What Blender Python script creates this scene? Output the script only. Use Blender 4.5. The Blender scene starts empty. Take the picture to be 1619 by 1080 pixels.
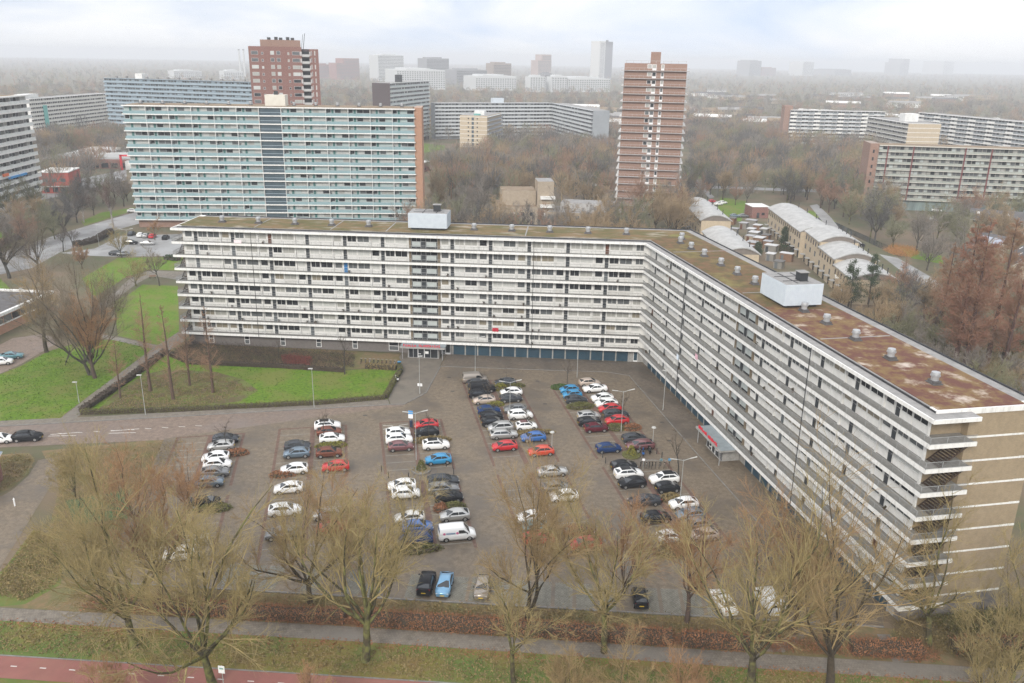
import bpy, math, random
import numpy as np
from mathutils import Vector, Matrix

SC = bpy.context.scene
COL = SC.collection
R = math.radians
TH = 1.30621943                       # angle by which the second wing turns from the first
CT, ST = math.cos(TH), math.sin(TH)

# ------------------------------------------------------------------ camera
cam_data = bpy.data.cameras.new('camera')
cam = bpy.data.objects.new('camera', cam_data)
COL.objects.link(cam)
pit, roll, yaw = R(18.516), R(0.993), R(-3.980)
fwd = Vector((math.sin(yaw)*math.cos(pit), math.cos(yaw)*math.cos(pit), -math.sin(pit)))
rgt = Vector((math.cos(yaw), -math.sin(yaw), 0))
upv = rgt.cross(fwd)
r2 = math.cos(roll)*rgt + math.sin(roll)*upv
u2 = -math.sin(roll)*rgt + math.cos(roll)*upv
cam.matrix_world = Matrix(((r2.x, u2.x, -fwd.x, -14.542), (r2.y, u2.y, -fwd.y, -165.655), (r2.z, u2.z, -fwd.z, 59.584), (0, 0, 0, 1)))
cam_data.sensor_width = 36
cam_data.lens = 1331.38/1619*36
cam_data.clip_start = 1
cam_data.clip_end = 30000
SC.camera = cam

# ------------------------------------------------------------------ sky, sun, exposure
SUN_EL, SUN_AZ = R(29), R(198)        # azimuth clockwise from +Y
w = bpy.data.worlds.new('World'); SC.world = w; w.use_nodes = True
nt = w.node_tree; N = nt.nodes; L = nt.links
for n in list(N): N.remove(n)
out = N.new('ShaderNodeOutputWorld'); bg = N.new('ShaderNodeBackground')
sky = N.new('ShaderNodeTexSky'); sky.sky_type = 'NISHITA'; sky.sun_disc = False
sky.sun_elevation = SUN_EL; sky.sun_rotation = SUN_AZ
sky.air_density = 1.0; sky.dust_density = 0.6; sky.ozone_density = 2.0
tc = N.new('ShaderNodeTexCoord')
sep = N.new('ShaderNodeSeparateXYZ'); L.new(tc.outputs['Generated'], sep.inputs[0])
zz = N.new('ShaderNodeMath'); zz.operation = 'MAXIMUM'; L.new(sep.outputs['Z'], zz.inputs[0]); zz.inputs[1].default_value = 0.0
za = N.new('ShaderNodeMath'); za.operation = 'ADD'; L.new(zz.outputs[0], za.inputs[0]); za.inputs[1].default_value = 0.30
dx = N.new('ShaderNodeMath'); dx.operation = 'DIVIDE'; L.new(sep.outputs['X'], dx.inputs[0]); L.new(za.outputs[0], dx.inputs[1])
dy = N.new('ShaderNodeMath'); dy.operation = 'DIVIDE'; L.new(sep.outputs['Y'], dy.inputs[0]); L.new(za.outputs[0], dy.inputs[1])
zs = N.new('ShaderNodeMath'); zs.operation = 'ADD'; L.new(zz.outputs[0], zs.inputs[0]); zs.inputs[1].default_value = 0.30
sv = N.new('ShaderNodeCombineXYZ'); L.new(sep.outputs['X'], sv.inputs[0]); L.new(sep.outputs['Y'], sv.inputs[1]); L.new(zs.outputs[0], sv.inputs[2])
L.new(sv.outputs[0], sky.inputs[0])      # clear sky between the clouds stays blue down to the haze
cb = N.new('ShaderNodeCombineXYZ'); L.new(dx.outputs[0], cb.inputs[0]); L.new(dy.outputs[0], cb.inputs[1])
nz = N.new('ShaderNodeTexNoise'); nz.inputs['Scale'].default_value = 1.15; nz.inputs['Detail'].default_value = 5; nz.inputs['Roughness'].default_value = 0.52; nz.inputs['Distortion'].default_value = 0.5
L.new(cb.outputs[0], nz.inputs['Vector'])
rp = N.new('ShaderNodeValToRGB'); rp.color_ramp.elements[0].position = 0.36; rp.color_ramp.elements[1].position = 0.60
rp.color_ramp.elements[0].color = (0.45, 0.45, 0.45, 1); rp.color_ramp.elements[1].color = (1, 1, 1, 1)
L.new(nz.outputs['Fac'], rp.inputs[0])
mx = N.new('ShaderNodeMix'); mx.data_type = 'RGBA'
L.new(rp.outputs[0], mx.inputs[0]); L.new(sky.outputs[0], mx.inputs[6]); 
# cloud layer as in a real overcast sky: the zenith is brighter than the horizon
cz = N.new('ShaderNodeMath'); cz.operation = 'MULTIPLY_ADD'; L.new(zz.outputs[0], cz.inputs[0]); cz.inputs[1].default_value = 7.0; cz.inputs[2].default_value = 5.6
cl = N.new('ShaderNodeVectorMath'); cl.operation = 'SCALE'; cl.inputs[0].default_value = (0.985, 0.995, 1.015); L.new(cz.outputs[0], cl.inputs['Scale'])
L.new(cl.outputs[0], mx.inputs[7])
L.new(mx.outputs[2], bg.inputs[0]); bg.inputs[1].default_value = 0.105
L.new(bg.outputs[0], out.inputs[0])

sd = bpy.data.lights.new('sun', 'SUN'); sd.energy = 1.5; sd.angle = R(15); sd.color = (1.0, 0.94, 0.85)
sun = bpy.data.objects.new('sun', sd); COL.objects.link(sun)
sdir = Vector((math.sin(SUN_AZ)*math.cos(SUN_EL), math.cos(SUN_AZ)*math.cos(SUN_EL), math.sin(SUN_EL)))
sun.rotation_euler = sdir.to_track_quat('Z', 'Y').to_euler()
SC.view_settings.view_transform = 'Standard'; SC.view_settings.look = 'None'
SC.view_settings.exposure = 0.85; SC.view_settings.gamma = 1
SC.view_settings.use_curve_mapping = False
SC.cycles.max_bounces = 5; SC.cycles.diffuse_bounces = 3; SC.cycles.glossy_bounces = 2
SC.cycles.transmission_bounces = 3; SC.cycles.transparent_max_bounces = 6; SC.cycles.volume_bounces = 0
SC.cycles.denoising_prefilter = 'NONE'; SC.cycles.use_adaptive_sampling = True; SC.cycles.adaptive_threshold = 0.012

# ------------------------------------------------------------------ materials
MATS = {}
def mat(name, c, c2=None, scale=1.0, rough=0.8, spec=0.3, metal=0.0, bump=0.0, detail=4, c3=None, s3=0.1, coat=0.0, lo=0.35, hi=0.65, stretch=None, lo3=0.45, hi3=0.6):
    """a procedural material: base colour mixed by world-space noise with a second and a third one"""
    if name in MATS: return MATS[name]
    m = bpy.data.materials.new(name); m.use_nodes = True
    t = m.node_tree; b = t.nodes['Principled BSDF']
    b.inputs['Base Color'].default_value = (*c, 1); b.inputs['Roughness'].default_value = rough
    b.inputs['Specular IOR Level'].default_value = spec; b.inputs['Metallic'].default_value = metal
    if coat: b.inputs['Coat Weight'].default_value = coat; b.inputs['Coat Roughness'].default_value = 0.08
    if c2 is not None:
        g = t.nodes.new('ShaderNodeNewGeometry'); vec = g.outputs['Position']
        if stretch:
            mp = t.nodes.new('ShaderNodeMapping'); mp.inputs['Scale'].default_value = stretch
            t.links.new(vec, mp.inputs[0]); vec = mp.outputs[0]
        n = t.nodes.new('ShaderNodeTexNoise'); n.inputs['Scale'].default_value = scale; n.inputs['Detail'].default_value = detail
        n.inputs['Roughness'].default_value = 0.65
        t.links.new(vec, n.inputs['Vector'])
        r = t.nodes.new('ShaderNodeMapRange'); r.inputs[1].default_value = lo; r.inputs[2].default_value = hi
        t.links.new(n.outputs['Fac'], r.inputs[0])
        x = t.nodes.new('ShaderNodeMix'); x.data_type = 'RGBA'
        x.inputs[6].default_value = (*c, 1); x.inputs[7].default_value = (*c2, 1)
        t.links.new(r.outputs[0], x.inputs[0]); colout = x.outputs[2]
        if c3 is not None:
            n3 = t.nodes.new('ShaderNodeTexNoise'); n3.inputs['Scale'].default_value = s3; n3.inputs['Detail'].default_value = 5
            n3.inputs['Roughness'].default_value = 0.6
            t.links.new(vec, n3.inputs['Vector'])
            r3 = t.nodes.new('ShaderNodeMapRange'); r3.inputs[1].default_value = lo3; r3.inputs[2].default_value = hi3
            t.links.new(n3.outputs['Fac'], r3.inputs[0])
            x3 = t.nodes.new('ShaderNodeMix'); x3.data_type = 'RGBA'
            t.links.new(colout, x3.inputs[6]); x3.inputs[7].default_value = (*c3, 1)
            t.links.new(r3.outputs[0], x3.inputs[0]); colout = x3.outputs[2]
        t.links.new(colout, b.inputs['Base Color'])
        if bump:
            bp = t.nodes.new('ShaderNodeBump'); bp.inputs['Strength'].default_value = bump; bp.inputs['Distance'].default_value = 0.1
            t.links.new(n.outputs['Fac'], bp.inputs['Height']); t.links.new(bp.outputs[0], b.inputs['Normal'])
    MATS[name] = m
    return m

def brickmat(name, c, c2, mortar, bw=0.21, bh=0.07, ground=False, ms=0.012, rough=0.8, c3=None, s3=0.15, spec=0.3):
    """courses of brick: the cells are far below a pixel here, so they stay in the material"""
    m = bpy.data.materials.new(name); m.use_nodes = True
    t = m.node_tree; b = t.nodes['Principled BSDF']; b.inputs['Roughness'].default_value = rough
    b.inputs['Specular IOR Level'].default_value = spec
    tcn = t.nodes.new('ShaderNodeTexCoord'); br = t.nodes.new('ShaderNodeTexBrick')
    if not ground:
        sp = t.nodes.new('ShaderNodeSeparateXYZ'); t.links.new(tcn.outputs['Object'], sp.inputs[0])
        ad = t.nodes.new('ShaderNodeMath'); ad.operation = 'ADD'; t.links.new(sp.outputs[0], ad.inputs[0]); t.links.new(sp.outputs[1], ad.inputs[1])
        cbn = t.nodes.new('ShaderNodeCombineXYZ'); t.links.new(ad.outputs[0], cbn.inputs[0]); t.links.new(sp.outputs[2], cbn.inputs[1])
        t.links.new(cbn.outputs[0], br.inputs['Vector'])
    else:
        t.links.new(tcn.outputs['Object'], br.inputs['Vector'])
    br.inputs['Color1'].default_value = (*c, 1); br.inputs['Color2'].default_value = (*c2, 1); br.inputs['Mortar'].default_value = (*mortar, 1)
    br.inputs['Scale'].default_value = 1; br.inputs['Brick Width'].default_value = bw; br.inputs['Row Height'].default_value = bh
    br.inputs['Mortar Size'].default_value = ms
    n = t.nodes.new('ShaderNodeTexNoise'); n.inputs['Scale'].default_value = 1.3; n.inputs['Detail'].default_value = 8; n.inputs['Roughness'].default_value = 0.7
    t.links.new(tcn.outputs['Object'], n.inputs['Vector'])
    r = t.nodes.new('ShaderNodeMapRange'); r.inputs[1].default_value = 0.3; r.inputs[2].default_value = 0.7; r.inputs[3].default_value = 0.66 if ground else 0.86; r.inputs[4].default_value = 1.32 if ground else 1.12
    t.links.new(n.outputs['Fac'], r.inputs[0])
    x = t.nodes.new('ShaderNodeVectorMath'); x.operation = 'SCALE'
    t.links.new(br.outputs['Color'], x.inputs[0]); t.links.new(r.outputs[0], x.inputs['Scale'])
    colout = x.outputs[0]
    if c3 is not None:
        n3 = t.nodes.new('ShaderNodeTexNoise'); n3.inputs['Scale'].default_value = s3; n3.inputs['Detail'].default_value = 6; n3.inputs['Roughness'].default_value = 0.65
        t.links.new(tcn.outputs['Object'], n3.inputs['Vector'])
        r3 = t.nodes.new('ShaderNodeMapRange'); r3.inputs[1].default_value = 0.47; r3.inputs[2].default_value = 0.63; r3.inputs[4].default_value = 0.8
        t.links.new(n3.outputs['Fac'], r3.inputs[0])
        x3 = t.nodes.new('ShaderNodeMix'); x3.data_type = 'RGBA'
        t.links.new(colout, x3.inputs[6]); x3.inputs[7].default_value = (*c3, 1); t.links.new(r3.outputs[0], x3.inputs[0])
        colout = x3.outputs[2]
        rr = t.nodes.new('ShaderNodeMapRange'); rr.inputs[3].default_value = rough; rr.inputs[4].default_value = rough*0.55
        t.links.new(r3.outputs[0], rr.inputs[0]); t.links.new(rr.outputs[0], b.inputs['Roughness'])
    t.links.new(colout, b.inputs['Base Color'])
    MATS[name] = m
    return m

WHITE = mat('white_paint', (0.74, 0.735, 0.71), (0.60, 0.60, 0.58), 0.6, 0.55)
FASCIA = mat('white_fascia', (0.74, 0.735, 0.71), (0.50, 0.49, 0.46), 1.0, 0.6, lo=0.48, hi=0.8, stretch=(2.2, 2.2, 0.3))
PANEL = mat('panel_white', (0.76, 0.755, 0.73), (0.66, 0.655, 0.63), 0.9, 0.45)
PANEL2 = mat('panel_white_dull', (0.66, 0.65, 0.62), (0.54, 0.53, 0.50), 0.9, 0.5)
CONC = mat('concrete', (0.36, 0.355, 0.34), (0.26, 0.255, 0.24), 1.5, 0.85)
GALFLOOR = mat('gallery_floor', (0.25, 0.24, 0.22), (0.18, 0.172, 0.16), 1.8, 0.8)
STEEL = mat('galvanised_steel', (0.46, 0.47, 0.48), (0.38, 0.39, 0.40), 3, 0.45, metal=0.4)
DARKM = mat('dark_metal', (0.035, 0.038, 0.042), None, rough=0.5)
BLACK = mat('bitumen', (0.025, 0.026, 0.03), (0.05, 0.05, 0.055), 2.0, 0.7)
GLASSD = mat('glass_dark', (0.016, 0.019, 0.024), (0.035, 0.039, 0.043), 0.5, 0.15, spec=0.25)
GLASSM = mat('glass_grey_blind', (0.13, 0.14, 0.145), (0.09, 0.10, 0.105), 1.0, 0.2, spec=0.55)
CURT1 = mat('curtain_pale', (0.42, 0.42, 0.39), (0.30, 0.30, 0.28), 2.0, 0.3, spec=0.5, stretch=(6, 6, 0.4))
CURT2 = mat('curtain_beige', (0.30, 0.265, 0.20), (0.20, 0.18, 0.14), 2.0, 0.3, spec=0.5, stretch=(6, 6, 0.4))
CURT3 = mat('curtain_white', (0.56, 0.57, 0.55), (0.46, 0.47, 0.45), 2.0, 0.3, spec=0.5, stretch=(6, 6, 0.4))
DOORD = mat('door_dark', (0.03, 0.037, 0.045), (0.045, 0.05, 0.055), 1.2, 0.35, spec=0.5)
DOORG = mat('door_grey', (0.12, 0.135, 0.145), None, rough=0.4)
DOORW = mat('door_brown', (0.12, 0.05, 0.03), None, rough=0.4)
DOORB = mat('door_blue', (0.02, 0.16, 0.40), None, rough=0.4)
GARAGE = mat('garage_blue', (0.026, 0.066, 0.098), (0.02, 0.05, 0.076), 0.7, 0.5)
GBRICK = brickmat('grey_brown_brick', (0.15, 0.13, 0.12), (0.12, 0.105, 0.10), (0.2, 0.19, 0.18))
YBRICK = brickmat('yellow_brown_brick', (0.315, 0.24, 0.148), (0.26, 0.195, 0.12), (0.31, 0.26, 0.19))
RBRICK = brickmat('red_brick', (0.21, 0.068, 0.055), (0.165, 0.054, 0.044), (0.28, 0.2, 0.17))
PBRICK = brickmat('pink_brown_brick', (0.29, 0.15, 0.105), (0.24, 0.12, 0.085), (0.3, 0.24, 0.2))
OBRICK = brickmat('orange_brick', (0.42, 0.20, 0.11), (0.36, 0.165, 0.09), (0.36, 0.26, 0.2))
CBRICK = brickmat('cream_brick', (0.50, 0.40, 0.27), (0.45, 0.355, 0.235), (0.46, 0.4, 0.32))
MOSS1 = mat('roof_moss_olive', (0.10, 0.09, 0.032), (0.175, 0.115, 0.055), 0.45, 0.95, c3=(0.33, 0.29, 0.23), s3=0.35, bump=0.5, lo3=0.55, hi3=0.72, detail=10, lo=0.42, hi=0.60, stretch=(0.5, 1, 1))
MOSS2 = mat('roof_moss_red', (0.12, 0.052, 0.038), (0.185, 0.12, 0.05), 0.6, 0.95, c3=(0.46, 0.39, 0.34), s3=0.3, bump=0.5, lo3=0.56, hi3=0.70, detail=10, lo=0.42, hi=0.60)
ROOFG = mat('roof_gravel', (0.30, 0.29, 0.28), (0.22, 0.215, 0.21), 0.8, 0.9)
ROOFB = mat('roof_brown', (0.19, 0.14, 0.09), (0.25, 0.19, 0.13), 0.4, 0.9)
ROOFD = mat('roof_dark', (0.085, 0.08, 0.08), (0.12, 0.115, 0.115), 0.5, 0.9)
CLAD = mat('pale_blue_cladding', (0.55, 0.60, 0.64), (0.50, 0.55, 0.60), 1.2, 0.45)
TEALP = mat('teal_panel', (0.25, 0.365, 0.39), (0.215, 0.32, 0.345), 0.5, 0.35)
TEALW = mat('pale_teal_wall', (0.43, 0.475, 0.47), (0.38, 0.42, 0.415), 0.5, 0.6)
BLUEW = mat('blue_grey_wall', (0.22, 0.29, 0.34), (0.18, 0.25, 0.30), 0.4, 0.6)
BLUEP = mat('blue_grey_panel', (0.29, 0.36, 0.41), None, rough=0.5)
STAIRB = mat('stair_glass_blue', (0.045, 0.075, 0.095), (0.07, 0.10, 0.12), 0.4, 0.2, spec=0.6)
DARKB = brickmat('dark_purple_brick', (0.075, 0.05, 0.055), (0.06, 0.042, 0.045), (0.1, 0.085, 0.085))
MAROON = mat('maroon_post', (0.16, 0.045, 0.045), None, rough=0.5)
RED = mat('red_letter', (0.62, 0.03, 0.05), None, rough=0.35)
SIGNB = mat('sign_blue', (0.08, 0.30, 0.62), None, rough=0.4)
SIGNW = mat('sign_white', (0.8, 0.8, 0.8), None, rough=0.4)
ASPH = mat('asphalt_pale', (0.25, 0.245, 0.24), (0.20, 0.195, 0.19), 0.5, 0.75, c3=(0.32, 0.32, 0.32), s3=0.08)

# ------------------------------------------------------------------ mesh helpers
def link(o, parent=None):
    COL.objects.link(o)
    if parent is not None: o.parent = parent
    return o
def tag(o, label=None, cat=None, group=None, kind=None):
    if label: o['label'] = label
    if cat: o['category'] = cat
    if group: o['group'] = group
    if kind: o['kind'] = kind
    return o
def empty(name, loc=(0, 0, 0), rz=0.0, label=None, cat=None, group=None):
    o = bpy.data.objects.new(name, None); o.location = loc; o.rotation_euler = (0, 0, rz)
    o.empty_display_size = 0.5
    return tag(link(o), label, cat, group)

class MB:
    def __init__(s): s.v = []; s.f = []; s.m = []
    def quadbox(s, x0, x1, y0, y1, z0, z1, m=0, mtop=None, mside=None):
        b = len(s.v)
        s.v += [(x0,y0,z0),(x1,y0,z0),(x1,y1,z0),(x0,y1,z0),(x0,y0,z1),(x1,y0,z1),(x1,y1,z1),(x0,y1,z1)]
        s.f += [(b,b+3,b+2,b+1),(b+4,b+5,b+6,b+7),(b,b+1,b+5,b+4),(b+1,b+2,b+6,b+5),(b+2,b+3,b+7,b+6),(b+3,b,b+4,b+7)]
        mt = m if mtop is None else mtop; ms = m if mside is None else mside
        s.m += [m, mt, m, ms, m, ms]
    def prism(s, poly, z0, z1, m=0, mtop=None):
        a = sum(poly[i][0]*poly[(i+1) % len(poly)][1]-poly[(i+1) % len(poly)][0]*poly[i][1] for i in range(len(poly)))
        if a < 0: poly = poly[::-1]
        b = len(s.v); n = len(poly)
        s.v += [(p[0], p[1], z0) for p in poly]+[(p[0], p[1], z1) for p in poly]
        s.f.append(tuple(b+n+i for i in range(n))); s.m.append(m if mtop is None else mtop)
        s.f.append(tuple(b+i for i in reversed(range(n)))); s.m.append(m)
        for i in range(n):
            j = (i+1) % n; s.f.append((b+i, b+j, b+n+j, b+n+i)); s.m.append(m)
    def face(s, pts, m=0):
        b = len(s.v); s.v += [tuple(p) for p in pts]; s.f.append(tuple(range(b, b+len(pts)))); s.m.append(m)
    def tube(s, p0, p1, r0, r1=None, n=6, m=0, cap=True):
        if r1 is None: r1 = r0
        p0 = Vector(p0); p1 = Vector(p1); d = (p1-p0).normalized()
        a = d.orthogonal().normalized(); c = d.cross(a); b = len(s.v)
        for p, r in ((p0, r0), (p1, r1)):
            for i in range(n):
                t = 2*math.pi*i/n; s.v.append(tuple(p+a*(r*math.cos(t))+c*(r*math.sin(t))))
        for i in range(n):
            j = (i+1) % n; s.f.append((b+i, b+j, b+n+j, b+n+i)); s.m.append(m)
        if cap:
            s.f.append(tuple(b+i for i in reversed(range(n)))); s.m.append(m)
            s.f.append(tuple(b+n+i for i in range(n))); s.m.append(m)
    def mesh(s, name, mats, smooth=False):
        me = bpy.data.meshes.new(name); me.from_pydata(s.v, [], s.f)
        for m in (mats if isinstance(mats, (list, tuple)) else [mats]): me.materials.append(m)
        me.polygons.foreach_set('material_index', s.m)
        if smooth: me.polygons.foreach_set('use_smooth', [True]*len(s.f))
        me.update(); return me
    def build(s, name, mats, parent=None, smooth=False, kind=None):
        o = bpy.data.objects.new(name, s.mesh(name, mats, smooth)); link(o, parent)
        if kind: o['kind'] = kind
        return o

def npmesh(name, verts, faces, mats, midx=None, smooth=False):
    """mesh from numpy arrays; faces is an (n, 3|4) index array"""
    me = bpy.data.meshes.new(name); k = faces.shape[1]; nf = len(faces)
    me.vertices.add(len(verts)); me.vertices.foreach_set('co', np.ascontiguousarray(verts, dtype=np.float32).ravel())
    me.loops.add(nf*k); me.loops.foreach_set('vertex_index', np.ascontiguousarray(faces, dtype=np.int32).ravel())
    me.polygons.add(nf); me.polygons.foreach_set('loop_start', np.arange(0, nf*k, k, dtype=np.int32))
    for m in (mats if isinstance(mats, (list, tuple)) else [mats]): me.materials.append(m)
    if midx is not None: me.polygons.foreach_set('material_index', np.ascontiguousarray(midx, dtype=np.int32))
    if smooth: me.polygons.foreach_set('use_smooth', np.ones(nf, dtype=bool))
    me.update(calc_edges=True); me.validate(); return me

BOXES = {}
def part(name, parent, x0, x1, y0, y1, z0, z1, m, rot=0.0, at=None):
    """a box-shaped piece whose mesh is shared between equal pieces; its origin is its lower front left corner"""
    key = (round(x1-x0, 3), round(y1-y0, 3), round(z1-z0, 3), m.name)
    me = BOXES.get(key)
    if me is None:
        b = MB(); b.quadbox(0, x1-x0, 0, y1-y0, 0, z1-z0); me = b.mesh(name, m); BOXES[key] = me
    o = bpy.data.objects.new(name, me)
    if rot: o.location = (x0*math.cos(rot)-y0*math.sin(rot), x0*math.sin(rot)+y0*math.cos(rot), z0); o.rotation_euler = (0, 0, rot)
    else: o.location = (x0, y0, z0)
    return link(o, parent)
def put(name, me, parent, x, y, z, rot=0.0, slot=None):
    o = bpy.data.objects.new(name, me); link(o, parent)
    o.location = (x*math.cos(rot)-y*math.sin(rot), x*math.sin(rot)+y*math.cos(rot), z); o.rotation_euler = (0, 0, rot)
    if slot is not None:
        o.material_slots[slot[0]].link = 'OBJECT'; o.material_slots[slot[0]].material = slot[1]
    return o
def sheet(name, poly, z, m, kind='structure', parent=None):
    b = MB()
    a = sum(poly[i][0]*poly[(i+1) % len(poly)][1]-poly[(i+1) % len(poly)][0]*poly[i][1] for i in range(len(poly)))
    if a < 0: poly = poly[::-1]
    b.face([(p[0], p[1], z) for p in poly]); o = b.build(name, m, parent)
    if parent is None: o['kind'] = kind
    return o
def strip(name, pts, wdt, z, m, h=0.0, kind='structure', parent=None):
    """a band of given width along a polyline; with h a raised kerb"""
    b = MB(); P = [Vector((p[0], p[1])) for p in pts]; Lf = []; Rt = []
    for i, p in enumerate(P):
        d = Vector((0, 0))
        if i > 0: d += (p-P[i-1]).normalized()
        if i < len(P)-1: d += (P[i+1]-p).normalized()
        d.normalize(); n = Vector((-d.y, d.x))*(wdt/2)
        Lf.append(p+n); Rt.append(p-n)
    for i in range(len(P)-1):
        q = [Rt[i], Rt[i+1], Lf[i+1], Lf[i]]
        if h: b.prism([(v.x, v.y) for v in q], z, z+h)
        else: b.face([(v.x, v.y, z) for v in q])
    o = b.build(name, m, parent)
    if parent is None: o['kind'] = kind
    return o
# ------------------------------------------------------------------ ground, roads, paths
EARTH = mat('winter_earth', (0.115, 0.095, 0.06), (0.085, 0.095, 0.045), 0.25, 0.95, c3=(0.16, 0.12, 0.08), s3=0.03, detail=8)
LAWN = mat('lawn', (0.115, 0.195, 0.010), (0.066, 0.130, 0.008), 1.6, 0.95, c3=(0.135, 0.155, 0.03), s3=0.16, bump=0.4, detail=10, lo=0.4, hi=0.62)
LAWN2 = mat('worn_grass', (0.145, 0.142, 0.03), (0.175, 0.115, 0.045), 0.6, 0.95, c3=(0.095, 0.135, 0.03), s3=0.14, bump=0.5, detail=9)
SOIL = mat('bare_soil', (0.10, 0.07, 0.042), (0.115, 0.098, 0.042), 0.8, 0.95, c3=(0.12, 0.14, 0.035), s3=0.3, bump=0.4, detail=9)
LITTER = mat('leaf_litter', (0.20, 0.135, 0.07), (0.14, 0.11, 0.06), 1.2, 0.95, c3=(0.13, 0.12, 0.05), s3=0.3, bump=0.6, detail=9)
LOT = brickmat('brick_paving_grey_brown', (0.204, 0.161, 0.114), (0.162, 0.128, 0.092), (0.095, 0.078, 0.057), 0.21, 0.105, True, 0.01, 0.62, c3=(0.10, 0.083, 0.066), s3=0.13, spec=0.25)
ROADM = brickmat('brick_road_reddish', (0.225, 0.168, 0.132), (0.185, 0.138, 0.108), (0.12, 0.095, 0.075), 0.21, 0.105, True, 0.01, 0.6, c3=(0.17, 0.14, 0.125), s3=0.06, spec=0.25)
PATHM = brickmat('path_slabs_grey', (0.195, 0.168, 0.135), (0.165, 0.142, 0.115), (0.10, 0.088, 0.07), 0.3, 0.3, True, 0.012, 0.7, c3=(0.17, 0.155, 0.135), s3=0.12, spec=0.25)
CYCLE = mat('red_asphalt', (0.26, 0.105, 0.088), (0.215, 0.09, 0.075), 0.5, 0.8, c3=(0.24, 0.11, 0.085), s3=0.15)
GRID = brickmat('grass_concrete_grid', (0.34, 0.325, 0.295), (0.28, 0.268, 0.245), (0.09, 0.085, 0.06), 0.16, 0.16, True, 0.04, 0.75)
STRIPB = brickmat('red_brown_brick_strip', (0.155, 0.085, 0.062), (0.12, 0.07, 0.052), (0.1, 0.075, 0.06), 0.21, 0.105, True, 0.01, 0.7)
PAINT = mat('road_paint', (0.62, 0.61, 0.58), (0.45, 0.43, 0.40), 3, 0.7, lo=0.4, hi=0.75)
KERB = mat('concrete_kerb', (0.22, 0.21, 0.20), (0.15, 0.145, 0.135), 1.2, 0.85)
WETP = mat('wet_flags', (0.19, 0.165, 0.132), (0.11, 0.097, 0.08), 0.35, 0.55, spec=0.4, c3=(0.15, 0.13, 0.105), s3=0.12, detail=8)

FORE = brickmat('brick_paving_wet', (0.175, 0.142, 0.11), (0.14, 0.115, 0.09), (0.09, 0.075, 0.06), 0.21, 0.105, True, 0.01, 0.5, c3=(0.085, 0.072, 0.06), s3=0.13, spec=0.3)
seg = [(9000*math.cos(2*math.pi*i/64)-15, 9000*math.sin(2*math.pi*i/64)+600) for i in range(64)]
sheet('ground', seg, 0.0, EARTH)

def pk(a, b): return (a*ST+b*CT, a*CT-b*ST)      # parking grid: a across the rows, b along them
PROT = math.pi/2-TH                              # heading of a car parked across a row

# road from the west, parking lot, entrance court
road_top = [(-260, -84.5), (-108.5, -43.5), (-43.5, -26.5)]
sheet('road', [(-260, -84.5), (-108.5, -43.5), (-43.5, -26.2), (-43.0, -36), (-80, -45.6), (-109.5, -52.3), (-260, -93)], 0.02, ROADM)
lot_poly = [pk(-88.5, 22.6), pk(-49, 14.5), (-43.5, -26.5), (-41.5, -22.5), (-40.6, -20.5), (-40.3, -9.8), (-40.0, 1.3), (2, 1.3), (23.5, -79), (22.0, -83.4), (-66, -83.8), pk(-88.5, 62)]
sheet('parking_lot', lot_poly, 0.032, LOT)
LOTO = bpy.data.objects['parking_lot']
sheet('entrance_court', [(-49.6, 1.35), (-49.6, -1.5), (-47.5, -8), (-47.0, -24), (-46, -26.8), (-43.7, -26.3), (-41.6, -22.4), (-40.7, -20.4), (-40.45, -9.8), (-40.15, 1.35)], 0.055, WETP)
sheet('garage_forecourt', [(-39.9, 1.32), (-39.9, -5.9), (-22.9, -5.6), (-6, -5.2), pk(-3.6, 6), pk(-4.0, 36), pk(0.8, 36), pk(0.8, 3), (1, 1.32)], 0.042, FORE)
strip('kerb', [(-40.2, -6.0), (-22.9, -5.7), (-6, -5.3), pk(-3.7, 6), pk(-4.1, 40), pk(-4.2, 70)], 0.16, 0.03, KERB, 0.06)
strip('kerb', [(-46.2, -26.95), (-43.6, -26.4), (-41.5, -22.5), (-40.6, -20.4), (-40.3, -9.8), (-40.2, -6.0)], 0.18, 0.03, KERB, 0.10)
strip('kerb', [(-200, -68), (-108.5, -43.4), (-46.2, -26.95)], 0.18, 0.02, KERB, 0.12)
sheet('pavement', [(-200, -67.9), (-108.5, -43.3), (-46.2, -26.85), (-47.0, -24.6), (-60, -28.6), (-98, -38.6), (-108, -40.9), (-200, -65.3)], 0.10, PATHM)

# bottom row of bays, kerb, strip of litter, footpath, verge, cycle path
strip('kerb', [(-66, -83.9), (12.0, -83.5), (22, -83.5)], 0.2, 0.03, KERB, 0.12)
random.seed(5)
x = -55.0
while x < 3.5:
    if random.random() < 0.8:
        sheet('bay_grid', [(x+0.15, -83.3), (x+2.2, -83.3), (x+2.2, -78.6), (x+0.15, -78.6)], 0.040, GRID, parent=LOTO)
    x += 2.5
sheet('litter_strip', [(-62, -84.0), (22, -83.6), (60, -83.0), (60, -89.2), (-95, -89.5), (-95, -82), (-66, -83.9)], 0.012, LITTER)
sheet('footpath', [(-160, -92.4), (-77, -91.8), (-37.5, -91.5), (8, -91.7), (70, -91.9), (70, -89.4), (8, -89.3), (-38, -89.1), (-77, -89.6), (-160, -90.2)], 0.03, PATHM)
sheet('footpath', [(7.7,-88.9), (9.8,-88.9), (14.9,-83.9), (13.6,-83.4)], 0.026, PATHM)
sheet('footpath', [(20.8,-84.8), (22.3,-84.7), (23.3,-89.0), (21.0,-89.4)], 0.026, PATHM)
sheet('verge', [(-160, -97.6), (70, -97.0), (70, -91.8), (8, -91.65), (-37.5, -91.45), (-77, -91.75), (-160, -92.35)], 0.02, LAWN2)
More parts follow.
